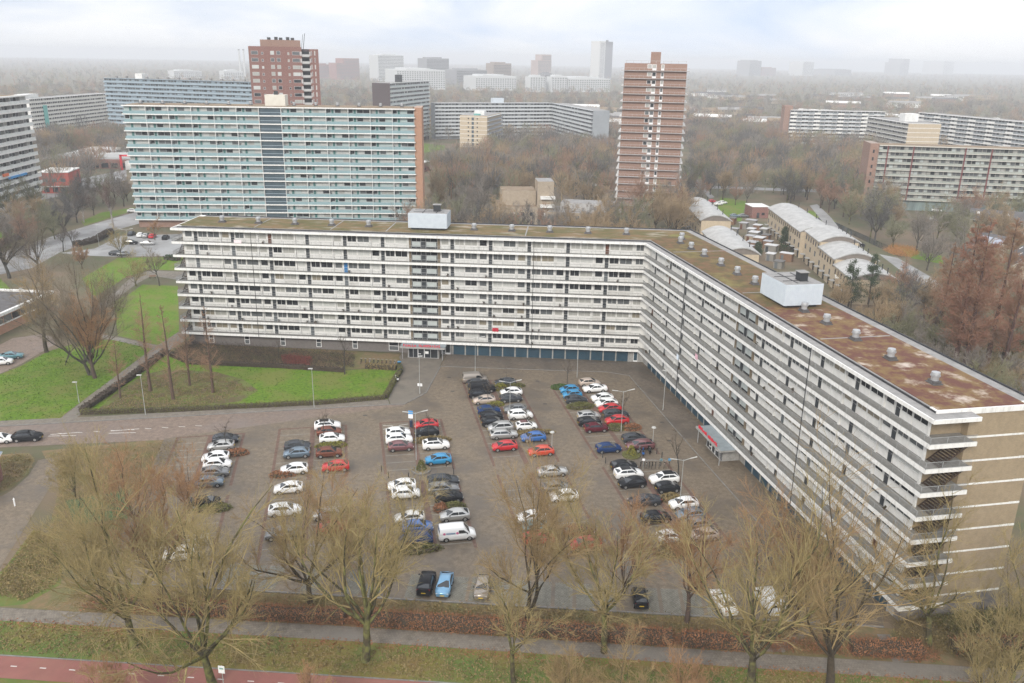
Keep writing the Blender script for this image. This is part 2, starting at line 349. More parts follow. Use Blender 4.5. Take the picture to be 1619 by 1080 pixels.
sheet('cycle_path', [(-160, -98.0), (-72, -97.25), (-36, -97.0), (60, -96.6), (60, -99.5), (-36, -100.2), (-160, -100.8)], 0.03, CYCLE)
strip('kerb', [(-160, -97.9), (-72, -97.15), (-36, -96.9), (60, -96.5)], 0.16, 0.02, KERB, 0.04)
CYC = bpy.data.objects['cycle_path']
for i in range(-14, 30):
    xx = -69.6+3.09*i; yy = -98.62+0.006*(xx+69)
    part('lane_dash', CYC, xx-0.33, xx+0.33, yy-0.06, yy+0.06, 0.034, 0.038, PAINT)
sheet('verge', [(-160, -100.9), (60, -99.6), (60, -125), (-160, -125)], 0.018, LAWN2)

# lawns, beds and paths beside the first wing
lawnB = [(-131.8,-36.6), (-126.1,-28.4), (-124.1,-20.5), (-123.0,-15.4), (-123.0,-6.9), (-119.6,0.3), (-113.3,2.4), (-102.1,-2.2), (-101.4,-22.6), (-101.1,-36.0), (-100.8,-39.0), (-109.6,-41.8), (-123.9,-46.5)]
sheet('lawn', lawnB, 0.014, LAWN)
sheet('lawn', [(-114.1,5.0), (-102.4,-0.2), (-102.3,9.7), (-120.3,47.9), (-130.2,47.9), (-128.8,38.3), (-128.8,30.4)], 0.014, LAWN)
lawnA = [(-97.6,-13.8), (-98.2,-5.4), (-91.0,-10.0), (-72.6,-10.0), (-59.4,-10.7), (-48.3,-7.1), (-47.2,-24.5), (-59.2,-28.6), (-80.3,-33.6), (-98.9,-37.4)]
sheet('lawn', lawnA, 0.016, LAWN)
random.seed(3)
def blob(cx, cy, rx, ry, n=26, j=0.25):
    return [(cx+rx*math.cos(t)*(1+random.uniform(-j, j)), cy+ry*math.sin(t)*(1+random.uniform(-j, j))) for t in [2*math.pi*i/n for i in range(n)]]
sheet('bare_soil', [(-96.3,-36.0), (-97.3,-26.6), (-96.9,-17.3), (-93.7,-14.0), (-83.9,-14.3), (-76.8,-17.7), (-71.9,-23.0), (-73.3,-28.2), (-78.0,-31.1), (-85.9,-34.0)], 0.022, SOIL)
sheet('shrub_bed', [(-98.9,-3.9), (-99.5,6.4), (-97.7,2.6), (-49.9,0.5), (-48.5,-6.4), (-59.5,-10.3), (-72.7,-9.7), (-91.1,-9.6)], 0.024, LITTER)
sheet('footpath', [(-100.5,-40.8), (-101.3,-29.3), (-102.4,-5.1), (-102.4,-0.2), (-102.2,8.8), (-100.2,7.6), (-98.1,3.0), (-98.7,-4.3), (-98.0,-33.1), (-98.2,-39.0)], 0.028, PATHM)
sheet('footpath', [(-118.4,5.8), (-116.7,3.3), (-101.7,-3.0), (-102.4,-0.2)], 0.026, PATHM)
sheet('footpath', [(-130.4,24.5), (-127.8,21.5), (-132.1,48.3), (-132.4,57.6), (-118.9,52.3), (-123.9,63.3), (-135.9,63.1), (-136.6,53.3)], 0.026, PATHM)
sheet('side_road', [(-136.4,-24.7), (-146.7,-11.4), (-135.4,-3.8), (-135.5,0.5), (-130.7,4.2), (-126.8,1.6), (-124.2,-1.6), (-123.7,-14.3), (-124.3,-20.2)], 0.022, ROADM)
sheet('bare_soil', blob(-103.0, 20.0, 2.2, 1.4), 0.02, PATHM)
# west side of the lot: shrubs, side path
sheet('footpath', [(-82.9,-90.1), (-94.6,-71.9), (-92.9,-63.8), (-93.3,-59.4), (-94.9,-54.5), (-92.4,-52.9), (-89.3,-58.5), (-85.2,-72.2), (-82.6,-80.9), (-79.8,-89.8)], 0.024, LOT)
sheet('shrub_bed', [(-105.2,-54.3), (-97.9,-52.2), (-95.6,-54.2), (-93.7,-59.0), (-93.4,-63.3), (-95.2,-68.5)], 0.022, LITTER)
sheet('shrub_bed', [(-96.3,-51.4), (-76.0,-43.7), (-69.3,-65.8), (-63.9,-81.3), (-73.0,-81.6), (-77.5,-82.0), (-86.8,-62.2)], 0.012, LITTER)
sheet('lawn', [(-81.1,-90.5), (-81.7,-81.8), (-83.5,-73.6), (-80.6,-74.4), (-76.1,-79.1), (-73.0,-84.8), (-74.8,-88.7)], 0.016, LAWN2)
sheet('play_surface', [(-83.7,-65.9), (-77.2,-62.3), (-71.9,-69.2), (-78.9,-71.9)], 0.026, mat('green_play_surface', (0.05, 0.12, 0.055), (0.07, 0.12, 0.05), 0.6, 0.9))

# white markings on the road
ROADO = bpy.data.objects['road']
for i in range(9):
    xx = -97.5+2.6*i; yy = -45.0+0.262*(xx+97.5)
    part('lane_dash', ROADO, 0, 1.1, 0, 0.12, 0.024, 0.028, PAINT).location = (xx, yy, 0.026)
for k in (0, 1):
    o = part('lane_line', ROADO, 0, 4.4, 0, 0.14, 0.024, 0.028, PAINT); o.location = (-98.5+k*9, -46.2+k*2.1, 0.026); o.rotation_euler = (0, 0, R(10))
    o = part('lane_line', ROADO, 0, 4.4, 0, 0.14, 0.024, 0.028, PAINT); o.location = (-98.5+k*9, -45.6+k*2.4, 0.026); o.rotation_euler = (0, 0, R(18))

# bay islands of the lot: brick edge strips, stall lines
ISL = [(-86.4, -76.0, 22.6, 62), (-70.3, -59.4, 21.8, 62), (-53.6, -43.2, 21.8, 63), (-37.0, -26.8, 4.5, 67), (-20.5, -10.2, 9.5, 68)]
GREYL = mat('stall_line_stone', (0.30, 0.29, 0.27), (0.24, 0.23, 0.21), 2, 0.8)
for (a0, a1, b0, b1) in ISL:
    mid = (a0+a1)/2
    for gap in ([(b0, 40.8), (43.6, b1)]):
        for aa, wd in ((a0, 0.42), (a1, 0.42), (mid, 0.8)):
            strip('brick_strip', [pk(aa, gap[0]), pk(aa, gap[1])], wd, 0.038, STRIPB, parent=LOTO)
        for bb in ((gap[0],) if gap[0] == b0 else ()): strip('brick_strip', [pk(a0-0.2, bb), pk(a1+0.2, bb)], 0.42, 0.0405, STRIPB, parent=LOTO)
        bb = gap[0]+2.6
        while bb < gap[1]-1:
            for s0, s1 in ((a0+0.3, mid-0.5), (mid+0.5, a1-0.3)):
                o = part('stall_line', LOTO, 0, s1-s0, 0, 0.10, 0, 0.004, GREYL); p = pk(s0, bb); o.location = (p[0], p[1], 0.039); o.rotation_euler = (0, 0, PROT)
            bb += 2.56
# crossed-out corner bays of the middle island
for s0, s1 in ((-53.2, -48.9), (-47.9, -43.6)):
    for bA, bB in ((22.6, 23.2), (24.2, 23.4)):
        strip('hatch_line', [pk(s0, bA+0.3), pk((s0+s1)/2-0.5, bB+0.1)], 0.13, 0.046, PAINT, parent=LOTO)
        strip('hatch_line', [pk(s1, bA+0.3), pk((s0+s1)/2+0.5, bB+0.1)], 0.13, 0.046, PAINT, parent=LOTO)
# drain covers
DRAIN = mat('cast_iron', (0.06, 0.055, 0.05), None, rough=0.6)
for p in [(-49.4,-32.1), (-37.5,-12.0), (-18.2,-23.3), (-0.5,-12.7), (-4.0,-25.5), (2.4,-29.3), (-20.1,-12.0), (-35.8,-19.2), (2.9,-36.7)]:
    part('drain_cover', LOTO, p[0]-0.35, p[0]+0.35, p[1]-0.25, p[1]+0.25, 0.044, 0.05, DRAIN)

# ground behind the building: roads, car parks, lawns seen between the trees
sheet('back_road', [(-186.2,159.0), (-189.5,123.1), (-190.6,106.6), (-191.3,61.4), (-177.7,42.7), (-174.1,53.1), (-170.1,61.3), (-174.1,82.0), (-173.5,91.6), (-176.0,115.7), (-173.2,133.3)], 0.02, ASPH)
sheet('car_park', [(-173.6,81.1), (-166.6,88.7), (-169.0,108.9), (-149.6,115.4), (-134.5,82.5), (-154.8,78.6), (-165.0,78.8)], 0.024, ASPH)
for pl in ([(-196.3,132.0), (-199.0,150.8), (-192.5,164.0), (-189.1,158.5), (-190.4,124.2)], [(-159.9,37.2), (-171.4,49.1), (-165.1,39.8), (-168.4,29.8), (-176.8,41.5)], [(-152.8,77.1), (-134.2,81.6), (-127.4,64.3), (-136.6,64.6), (-138.5,55.2), (-135.9,34.2), (-149.7,52.2)], [(-189.1,75.2), (-200.4,105.1), (-212.7,116.9), (-211.2,94.8)], [(-137.4,367.1), (-119.3,419.6), (-127.3,464.6), (-151.5,429.6)], [(-116.6,395.1), (-102.8,415.0), (-108.1,449.8), (-129.1,464.2)], [(41.9,178.6), (52.5,173.3), (64.3,226.5), (54.4,235.9)], [(78.9,186.3), (84.2,165.0), (91.2,179.7), (87.6,206.4)], [(45.2,293.6), (62.0,309.9), (67.0,364.1), (53.3,351.5)], [(90.6,267.3), (104.4,278.8), (109.0,303.8), (96.1,291.3)], [(96.6,114.0), (103.9,106.0), (108.4,119.5), (98.9,132.2)]):
    sheet('lawn', pl, 0.014, LAWN)
for pl in ([(137.8,1067.8), (156.3,1109.8), (111.4,610.8), (98.3,581.0)], [(34.0,265.3), (71.2,263.6), (137.2,259.1), (141.0,270.3), (72.9,272.8), (35.2,277.0)], [(90.7,218.7), (85.5,178.8), (81.8,149.7), (86.2,150.4), (92.0,191.5), (95.1,223.0)], [(87.9,118.4), (92.3,113.4), (93.0,86.3), (91.0,70.2), (87.4,69.7), (86.2,85.4)], [(53.7,361.2), (56.0,361.7), (51.4,302.5), (51.4,235.4), (48.5,231.0), (48.3,291.7)], [(-109.8,348.6), (-98.5,376.1), (-89.2,330.3), (-99.2,298.6)], [(-262.2,200.5), (-255.0,277.0), (-234.5,238.0), (-238.3,172.1)]):
    sheet('back_road', pl, 0.02, ASPH)
sheet('canal', [(84.9,185.8), (88.8,190.9), (97.3,121.8), (93.4,113.5)], 0.016, mat('dark_water', (0.05, 0.055, 0.05), None, rough=0.08, spec=0.6))
# ------------------------------------------------------------------ the white gallery flats (two wings)
random.seed(11)
FL = 2.8; NFL = 8; GD = 1.5; DEP = 12.6
def Z(k): return 2.8+(k-1)*FL                    # underside of gallery slab k; 9 is the roof slab
main = empty('apartment_building', (0, 0, 0), 0, 'long white angled gallery flats of nine storeys with mossy roof, around the car park', 'building')
tg = math.tan(TH/2)
def corner(v): return (v*tg, v)                  # where both wings meet at depth v
def w2(u, v): return (u*CT+v*ST, -u*ST+v*CT)
U1, U2 = -96.86, 87.35                           # slab ends
E1, E2 = -95.1, 84.65                            # facade ends
G1, G2 = -96.1, 85.65                            # gable planes
ROT = {1: 0.0, 2: -TH}

# solid bodies: upper walls, ground floor, roofs
b = MB()
f = GD+0.10
b.prism([(E1, f), corner(f), corner(DEP), (E1, DEP)], 2.8, 25.3)
b.build('wall', [WHITE], main)
b = MB(); b.prism([corner(f), w2(E2, f), w2(E2, DEP), corner(DEP)], 2.8, 25.3); b.build('wall', [WHITE], main)
b = MB(); b.prism([(E1, GD+0.12), (-39.2, GD+0.12), (-39.2, DEP), (E1, DEP)], 0, 2.8); b.build('ground_floor_wall', [GBRICK], main)
b = MB(); b.prism([(-39.2, GD+0.14), corner(GD+0.14), corner(DEP), (-39.2, DEP)], 0, 2.8); b.build('ground_floor_wall', [CONC], main)
b = MB(); b.prism([corner(GD+0.14), w2(E2, GD+0.14), w2(E2, DEP), corner(DEP)], 0, 2.8); b.build('ground_floor_wall', [CONC], main)
# gables of yellow-brown brick with a recess for the outer stair
for wing, (e, g, s) in {1: (E1, G1, -1), 2: (E2, G2, 1)}.items():
    b = MB(); x0, x1 = sorted((e, g))
    b.quadbox(x0, x1, 5.6, DEP+1.4, 2.8, 25.3)
    cx0, cx1 = (g-0.12, e) if s < 0 else (e, g+0.12)
    part('gable_cornice', main, cx0, cx1, 1.36, DEP+1.5, 25.3, 25.90, FASCIA, ROT[wing])
    b.quadbox(e-0.004 if s > 0 else e-0.05, e+0.05 if s > 0 else e+0.004, f-0.02, 5.6, 2.8, 25.2)
    o = b.build('gable_wall', [YBRICK], main); o.rotation_euler = (0, 0, ROT[wing])
    b = MB(); b.quadbox(x0, x1, 1.7, DEP+1.4, 0, 2.8)
    o = b.build('gable_plinth', [GBRICK], main); o.rotation_euler = (0, 0, ROT[wing])
    for k in range(1, 9):
        xa, xb = (g-0.03, g) if s < 0 else (g, g+0.03)
        part('gable_band', main, xa, xb, 5.6, DEP+1.4, Z(k)+0.04, Z(k)+0.25, FASCIA, ROT[wing])

# gallery slabs with fascia, floor, railing (real bars), outer stairs
def gallery(wing, k):
    b = MB(); z = Z(k); top = 0.30; r = wing == 9
    if wing == 1:
        poly = [(U1, 0), (0, 0), corner(GD+0.11), (E1, GD+0.11), (E1, 5.5), (U1, 5.5)]
        line = [(U1, 5.5), (U1, 0), (0, 0)]
    else:
        poly = [(0, 0), w2(U2, 0), w2(U2, 5.5), w2(E2, 5.5), w2(E2, GD+0.11), corner(GD+0.11)]
        line = [(0, 0), w2(U2, 0), w2(U2, 5.5)]
    b.prism(poly, z, z+(top if k < 9 else 0.38), 0, 1)
    # fascia upstand along the outer edge
    P = [Vector((p[0], p[1])) for p in line]
    for i in range(len(P)-1):
        d = (P[i+1]-P[i]).normalized(); n = Vector((-d.y, d.x))
        q = [P[i]-n*0.03, P[i+1]-n*0.03, P[i+1]+n*0.12, P[i]+n*0.12]
        b.prism([(v.x, v.y) for v in q], z-0.03, z+(0.44 if k < 9 else 0.42), 0)
    name = 'gallery_slab' if k < 9 else 'gallery_roof'
    return b.build(name, [FASCIA, GALFLOOR if k < 9 else ROOFG], main), P
def railing(P, z0, h=0.78):
    V = []; F = []
    def bx(c, d, n, l, t, za, zb):
        i = len(V); a = d*(l/2); c2 = n*(t/2)
        for zz_ in (za, zb):
            for s1, s2 in ((-1, -1), (1, -1), (1, 1), (-1, 1)):
                p = c+a*s1+c2*s2; V.append((p.x, p.y, zz_))
        F.extend([(i, i+1, i+5, i+4), (i+1, i+2, i+6, i+5), (i+2, i+3, i+7, i+6), (i+3, i, i+4, i+7), (i+4, i+5, i+6, i+7)])
    for i in range(len(P)-1):
        d = P[i+1]-P[i]; ln = d.length; d.normalize(); n = Vector((-d.y, d.x)); off = n*0.05
        m = (P[i]+P[i+1])/2+off
        bx(m, d, n, ln-0.1, 0.05, z0+h-0.04, z0+h); bx(m, d, n, ln-0.1, 0.03, z0+0.03, z0+0.06)
        k = int(ln/0.135)
        for j in range(1, k): bx(P[i]+off+d*(ln*j/k), d, n, 0.012, 0.026, z0+0.06, z0+h-0.04)
        for j in range(int(ln/1.96)+1): bx(P[i]+off+d*min(ln-0.05, 0.05+j*1.96), d, n, 0.04, 0.05, z0, z0+h)
    return np.array(V), np.array(F)
RAILM = mat('railing_grey', (0.30, 0.305, 0.30), (0.24, 0.245, 0.24), 1.5, 0.55, metal=0.2)
for wing in (1, 2):
    for k in range(1, 10):
        o, P = gallery(wing, k)
        if k < 9:
            V, F = railing(P, Z(k)+0.46)
            rl = bpy.data.objects.new('railing', npmesh('railing', V, F, RAILM)); link(rl, main)
# outer stair flights at both ends
for wing, (u0, u1) in {1: (U1+0.2, E1-0.2), 2: (E2+0.25, U2-0.25)}.items():
    for k in range(1, 8):
        b = MB()
        for i in range(13):
            y = 1.9+i*0.26; z = Z(k)+0.36+i*0.205
            b.quadbox(u0+0.15, u1-0.15, y, y+0.27, z, z+0.05)
        for uu in (u0+0.12, u1-0.16):
            b.face([(uu, 1.85, Z(k)+0.22), (uu, 5.3, Z(k)+2.86), (uu, 5.3, Z(k)+3.05), (uu, 1.85, Z(k)+0.45)])
            b.face([(uu+0.04, 1.85, Z(k)+0.45), (uu+0.04, 5.3, Z(k)+3.05), (uu+0.04, 5.3, Z(k)+2.86), (uu+0.04, 1.85, Z(k)+0.22)])
        o = b.build('stair_flight', [mat('stair_dark_brown', (0.06, 0.04, 0.03), None, rough=0.7)], main); o.rotation_euler = (0, 0, ROT[wing])

# facade: windows, doors, panels, piers
def window_mesh(wd, h, panes):
    b = MB(); fr = 0.055
    b.quadbox(0, wd, 0.03, 0.09, 0, fr); b.quadbox(0, wd, 0.03, 0.09, h-fr, h)
    xs = [wd*i/panes for i in range(panes+1)]
    for i, x in enumerate(xs):
        c = min(max(x, fr/2), wd-fr/2); b.quadbox(c-fr/2, c+fr/2, 0.028, 0.092, fr, h-fr)
    b.quadbox(fr, wd-fr, 0.055, 0.085, fr, h-fr, 1)
    b.quadbox(-0.03, wd+0.03, -0.03, 0.03, -0.05, 0.0)
    return b.mesh('window', [WHITE, GLASSD])
def door_mesh():
    b = MB(); b.quadbox(0, 0.82, 0.03, 0.09, 0, 2.42); b.quadbox(0.05, 0.77, 0.0, 0.03, 0.03, 1.05, 1)
    b.quadbox(0.05, 0.77, 0.005, 0.03, 1.09, 2.05, 1); b.quadbox(0.05, 0.77, 0.0, 0.03, 2.10, 2.38, 2); b.quadbox(0.64, 0.70, -0.05, 0.0, 1.0, 1.16, 3)
    return b.mesh('door', [WHITE, DOORD, GLASSD, STEEL])
WM = {'s': window_mesh(1.5, 1.5, 1), 'd1': window_mesh(1.84, 1.5, 2), 'd2': window_mesh(2.46, 1.5, 2), 'c': window_mesh(1.55, 1.5, 2)}
DM = door_mesh()
panes = [GLASSD]*9+[GLASSM]*9+[CURT1]*6+[CURT2]*4+[CURT3]*3
doors = [DOORD]*16+[DOORG]*4+[DOORW]*1
DOOR1 = [-92.34+7.86*i for i in range(6)]+[-38.7+7.845*i for i in range(5)]
DOOR2 = [2.66+7.83*i for i in range(5)]+[48.25+7.85*i for i in range(5)]
nwin = 0; npan = 0; SILL = 0.90; WH = 1.5
rest_p = {1: MB(), 2: MB()}
rest = MB(); restm = [WHITE]+[GLASSD, GLASSM, CURT1, CURT2, CURT3]
for wing, ds in ((1, DOOR1), (2, DOOR2)):
    rt = ROT[wing]
    for k in range(1, NFL+1):
        zf = Z(k)+0.31
        for xd in ds:
            style = random.choice(panes)
            same = random.random() < 0.65
            for key, off, wd in (('s', -2.24, 1.5), ('d1', 0.58, 1.84), ('d2', 2.62, 2.46)):
                pm = style if same else random.choice(panes)
                if key == 's' or nwin < 300:
                    put('small_window' if key == 's' else 'double_window', WM[key], main, xd+off, GD, zf+SILL, rt, (1, pm))
                    if key != 's': nwin += 1
                else:
                    x0 = xd+off
                    for (xa, xb, ya, yb, za, zb, m) in ((0, wd, .03, .09, 0, .055, 0), (0, wd, .03, .09, 1.445, 1.5, 0), (0, .055, .028, .092, .055, 1.445, 0), (wd-.055, wd, .028, .092, .055, 1.445, 0), (wd/2-.03, wd/2+.03, .028, .092, .055, 1.445, 0), (.055, wd-.055, .055, .085, .055, 1.445, 1)):
                        rest.quadbox(x0+xa, x0+xb, GD+ya, GD+yb, zf+SILL+za, zf+SILL+zb, restm.index(pm) if m else 0)
                pmat = PANEL if random.random() < 0.8 else PANEL2
                half = [(0.01, wd-0.01)] if wd < 1.6 else [(0.01, wd/2-0.012), (wd/2+0.012, wd-0.01)]
                for (pa, pb) in half:
                    if npan < 300: part('parapet_panel', main, xd+off+pa, xd+off+pb, GD+0.045, GD+0.10, zf+0.03, zf+0.845, pmat, rt); npan += 1
                    else: rest_p[wing].quadbox(xd+off+pa, xd+off+pb, GD+0.045, GD+0.10, zf+0.03, zf+0.845)
            put('door', DM, main, xd-0.41, GD, zf, rt, (1, DOORB if wing == 1 and k == 6 and abs(xd+60.9) < 1 else random.choice(doors)))
            part('pier', main, xd+5.16, xd+5.46, GD-0.12, GD+0.10, zf-0.01, Z(k+1), WHITE, rt)
        if wing == 1:
            put('corner_window', WM['c'], main, -1.55, GD, zf+SILL, 0, (1, random.choice(panes)))
            part('corner_panel', main, -1.55, 0.9, GD+0.045, GD+0.10, zf+0.03, zf+0.845, PANEL)
o = rest.build('window_row', restm, main, kind='stuff'); o.rotation_euler = (0, 0, -TH)
for wing in (1, 2):
    o = rest_p[wing].build('panel_row', [PANEL], main, kind='stuff'); o.rotation_euler = (0, 0, ROT[wing])
CORE = {1: (-47.75, -41.2), 2: (39.35, 45.85)}
BROWNW = mat('stair_wall_brown', (0.22, 0.175, 0.12), (0.17, 0.14, 0.10), 0.8, 0.8)
MILK = mat('milky_glass', (0.50, 0.54, 0.53), (0.42, 0.46, 0.45), 1.0, 0.25, spec=0.5)
for wing, (c0, c1) in CORE.items():
    rt = ROT[wing]
    for k in range(1, NFL+1):
        zf = Z(k)+0.31; b = MB(); wd = c1-c0
        b.quadbox(0, 0.62, -0.1, 0.09, 0, 2.47, 0); b.quadbox(wd-0.5, wd, -0.1, 0.09, 0, 2.47, 0)
        b.quadbox(0.62, wd-0.5, 0.05, 0.09, 0, 2.47, 1)
        xm = wd*0.5
        b.quadbox(0.8, 2.55, -0.02, 0.04, 0.35, 1.35, 2); b.quadbox(3.75, wd-0.75, -0.02, 0.04, 0.35, 1.35, 2)
        for xx in (0.64, 2.6, 3.62, wd-0.56): b.quadbox(xx, xx+0.06, -0.05, 0.045, 0, 2.47, 3)
        b.quadbox(0.64, wd-0.5, -0.045, 0.045, 1.38, 1.44, 3); b.quadbox(2.66, 3.6, -0.02, 0.04, 0.05, 1.3, 4)
        b.quadbox(1.7, 1.75, -0.04, 0.045, 1.44, 2.47, 3); b.quadbox(4.6, 4.65, -0.04, 0.045, 1.44, 2.47, 3)
        me = b.mesh('stair_glazing', [BROWNW, GLASSD, MILK, STEEL, DOORD])
        put('stair_glazing', me, main, c0, GD, zf, rt)
# ground floor: garage doors, tall windows, entrance bays
def garage_mesh(wd):
    b = MB(); b.quadbox(0, wd, 0.03, 0.1, 0, 2.3)
    n = 8
    for i in range(n): b.quadbox(wd*i/n+0.02, wd*(i+1)/n-0.02, 0.0, 0.03, 0.04, 2.26)
    return b.mesh('garage_door', [GARAGE])
GM = garage_mesh(2.34)
x = -38.55
while x < -3.5:
    put('garage_door', GM, main, x, GD+0.03, 0.06); part('garage_pier', main, x+2.38, x+2.62, GD-0.02, GD+0.13, 0, 2.79, CONC)
    part('garage_lamp', main, x+2.44, x+2.56, GD-0.12, GD-0.03, 2.2, 2.4, SIGNW); x += 2.64
x = 2.0
while x < 82:
    if not (36.6 < x < 46.4) and not (34.2 < x < 36.7):
        put('garage_door', GM, main, x, GD+0.03, 0.06, -TH); part('garage_pier', main, x+2.38, x+2.62, GD-0.02, GD+0.13, 0, 2.79, CONC, -TH)
        part('garage_lamp', main, x+2.44, x+2.56, GD-0.12, GD-0.03, 2.2, 2.4, SIGNW, -TH)
    x += 2.64
tall = MB()
for (xa, xb, ya, yb, za, zb, m) in ((0, 1.1, 0, .1, 0, .1, 0), (0, 1.1, 0, .1, 2.0, 2.1, 0), (0, .1, .003, .097, .1, 2, 0), (1.0, 1.1, .003, .097, .1, 2, 0), (.1, 1.0, .004, .096, .98, 1.08, 0), (.1, 1.0, .03, .07, .1, .98, 2), (.1, 1.0, .03, .07, 1.08, 2.0, 1)): tall.quadbox(xa, xb, ya, yb, za, zb, m)
TM = tall.mesh('tall_window', [SIGNW, GLASSD, GLASSM])
for i in range(5): put('tall_window', TM, main, -91.7+7.86*i, GD+0.02, 0.5)
b = MB(); b.quadbox(0, 2.1, 0, .1, 0, 2.1, 0); b.quadbox(.1, 2.0, -.02, 0.0, 1.1, 2.0, 1); b.quadbox(.1, 2.0, -.02, 0.0, .1, 1.0, 2); b.build('wide_window', [SIGNW, GLASSD, GLASSM], main).location = (-52.4, GD+0.02, 0.4)
b = MB(); b.quadbox(0, 1.95, 0, .1, 0, 2.5, 0); b.quadbox(.12, .82, -.02, 0.0, .5, 2.35, 1); b.quadbox(.98, 1.85, -.02, 0.0, .4, 2.35, 1); b.quadbox(.12, .82, -.02, 0.0, .1, .4, 2); b.build('side_door', [SIGNW, GLASSD, GLASSM], main).location = (-41.15, GD+0.02, 0.03)
b = MB(); b.quadbox(0, 1.9, 0, .1, 0, 2.7, 0); b.quadbox(.75, 1.45, -.03, 0.0, .35, 2.2, 1); b.quadbox(.68, 1.52, -.02, 0.0, .1, 2.3, 2); b.build('side_door', [CONC, GARAGE, SIGNW], main).location = (-1.4, GD+0.03, 0.02)
# entrances: glazed porch, canopy, red letters
ZINC = mat('zinc_roof', (0.30, 0.34, 0.36), (0.25, 0.285, 0.30), 1.0, 0.5, metal=0.2)
random.seed(21)
for wing, (c0, c1, words) in {1: (-47.6, -41.4, (6, 10)), 2: (39.0, 44.6, (7, 8))}.items():
    rt = ROT[wing]; wd = c1-c0; mc = (c0+c1)/2
    b = MB(); b.quadbox(-0.2, wd+0.2, 0.1, 2.9, 0, 2.4, 0); b.quadbox(-0.02, wd+0.02, 0.02, 0.1, 0.1, 2.35, 1)
    for xx in (0, 0.95, 1.9, 3.35, 4.6, wd-0.1): b.quadbox(xx, xx+0.09, -0.04, 0.02, 0, 2.4, 2)
    b.quadbox(1.95, 2.05, -0.06, 0.02, 0, 2.2, 3); b.quadbox(3.25, 3.35, -0.06, 0.02, 0, 2.2, 3); b.quadbox(1.95, 3.35, -0.06, 0.02, 2.1, 2.2, 3)
    b.quadbox(3.5, 4.2, -0.03, 0.01, 0.95, 1.5, 3); b.quadbox(2.05, 2.7, -0.5, -0.44, 1.0, 1.1, 3)
    b.quadbox(-0.2, wd+0.2, -0.1, 0.1, 0, 0.1, 0)
    me = b.mesh('entrance_porch', [CONC, GLASSD, STEEL, SIGNW]); put('entrance_porch', me, main, c0, -1.4, 0.05, rt)
    b = MB(); cw = 9.4; b.quadbox(0, cw, 0, 2.55, 0, 0.28, 0, 1)
    for i in range(19): b.quadbox(cw*i/18-0.03, cw*i/18+0.03, 0.1, 2.5, 0.28, 0.34, 1)
    b.quadbox(-0.05, cw+0.05, -0.06, 0.06, -0.02, 0.36, 2)
    me = b.mesh('entrance_canopy', [CONC, ZINC, CONC]); cano = put('entrance_canopy', me, main, mc-cw/2, -2.62, 2.46, rt)
    for xx in (0.5, cw-0.5): b = MB(); b.tube((xx, 0.25, -2.42), (xx, 0.25, 0), 0.07, n=8); b.build('canopy_post', [STEEL], cano)
    x = 0.75
    for n_ in words:
        for i in range(n_):
            b = MB(); h = random.choice((0.52, 0.52, 0.4, 0.4, 0.4)); q = 0.11
            st = random.randint(0, 4)
            b.quadbox(0, q, 0, .1, 0, h)
            if st in (0, 1): b.quadbox(.26, .26+q, 0, .1, 0, h)
            if st in (0, 2, 3): b.quadbox(q, .30, .004, .096, h-q, h-.002)
            if st in (1, 3): b.quadbox(q, .26, .004, .096, h*.45, h*.45+q)
            if st in (2, 4): b.quadbox(q, .32, .004, .096, .002, q)
            o = b.build('letter', [RED], cano); o.location = (x, 0.02, 0.38); x += 0.46
        x += 0.5
# bike shed side wall, drainpipes
for x in (-80.0, -22.0):
    b = MB(); b.tube((x, -0.09, 2.7), (x, -0.09, 25.3), 0.055, n=6); b.build('drainpipe', [DARKM], main)
for u in (21.5, 63.5):
    b = MB(); p = w2(u, -0.09); b.tube((p[0], p[1], 2.7), (p[0], p[1], 25.3), 0.055, n=6); b.build('drainpipe', [DARKM], main)
# raised main roofs with black upstand and pale edge, moss, gutters behind
def roof(wing, polyfn, moss):
    b = MB(); b.prism(polyfn(1.35, 0.0), 25.31, 25.80, 0); b.build('roof_upstand', [BLACK], main)
    b = MB(); b.prism(polyfn(1.42, 0.06), 25.80, 25.87, 0); b.build('roof_edge', [ROOFG], main)
    b = MB(); b.prism(polyfn(1.62, -0.25), 25.81, 25.93, 0); b.build('roof_moss', [moss], main)
def pf1(m, e):
    back = DEP-0.2-(m-1.3)*0.6
    return [(G1-0.05-e*0.3+(m-1.3)*0.5, m), corner(m), corner(back), (G1-0.05+(m-1.3)*0.5, back)]
def pf2(m, e):
    back = DEP-0.2-(m-1.3)*0.6
    return [corner(m), w2(G2+0.05-(m-1.3)*0.5, m), w2(G2+0.05-(m-1.3)*0.5, back), corner(back)]
roof(1, pf1, MOSS1); roof(2, pf2, MOSS2)
MOSS3 = mat('roof_moss_brown_green', (0.095, 0.075, 0.03), (0.16, 0.085, 0.045), 0.5, 0.95, c3=(0.17, 0.155, 0.05), s3=0.25, bump=0.5, lo3=0.52, hi3=0.7, detail=10, lo=0.42, hi=0.6)
bk2 = DEP-0.2-(1.62-1.3)*0.6
b = MB(); b.prism([corner(1.63), w2(47, 1.63), w2(50.5, bk2-0.01), corner(bk2-0.01)], 25.85, 25.936); b.build('roof_moss', [MOSS3], main)
b = MB(); b.prism([(G1, DEP-0.15), corner(DEP-0.15), corner(DEP+1.4), (G1, DEP+1.4)], 25.3, 25.8, 0, 1); b.build('rear_gutter', [WHITE, ROOFG], main)
b = MB(); b.prism([corner(DEP-0.15), w2(G2, DEP-0.15), w2(G2, DEP+1.4), corner(DEP+1.4)], 25.3, 25.8, 0, 1); b.build('rear_gutter', [WHITE, ROOFG], main)
b = MB(); b.prism([(G1, DEP+1.25), corner(DEP+1.25), corner(DEP+1.42), (G1, DEP+1.42)], 25.6, 25.98); b.build('rear_parapet', [BLACK], main)
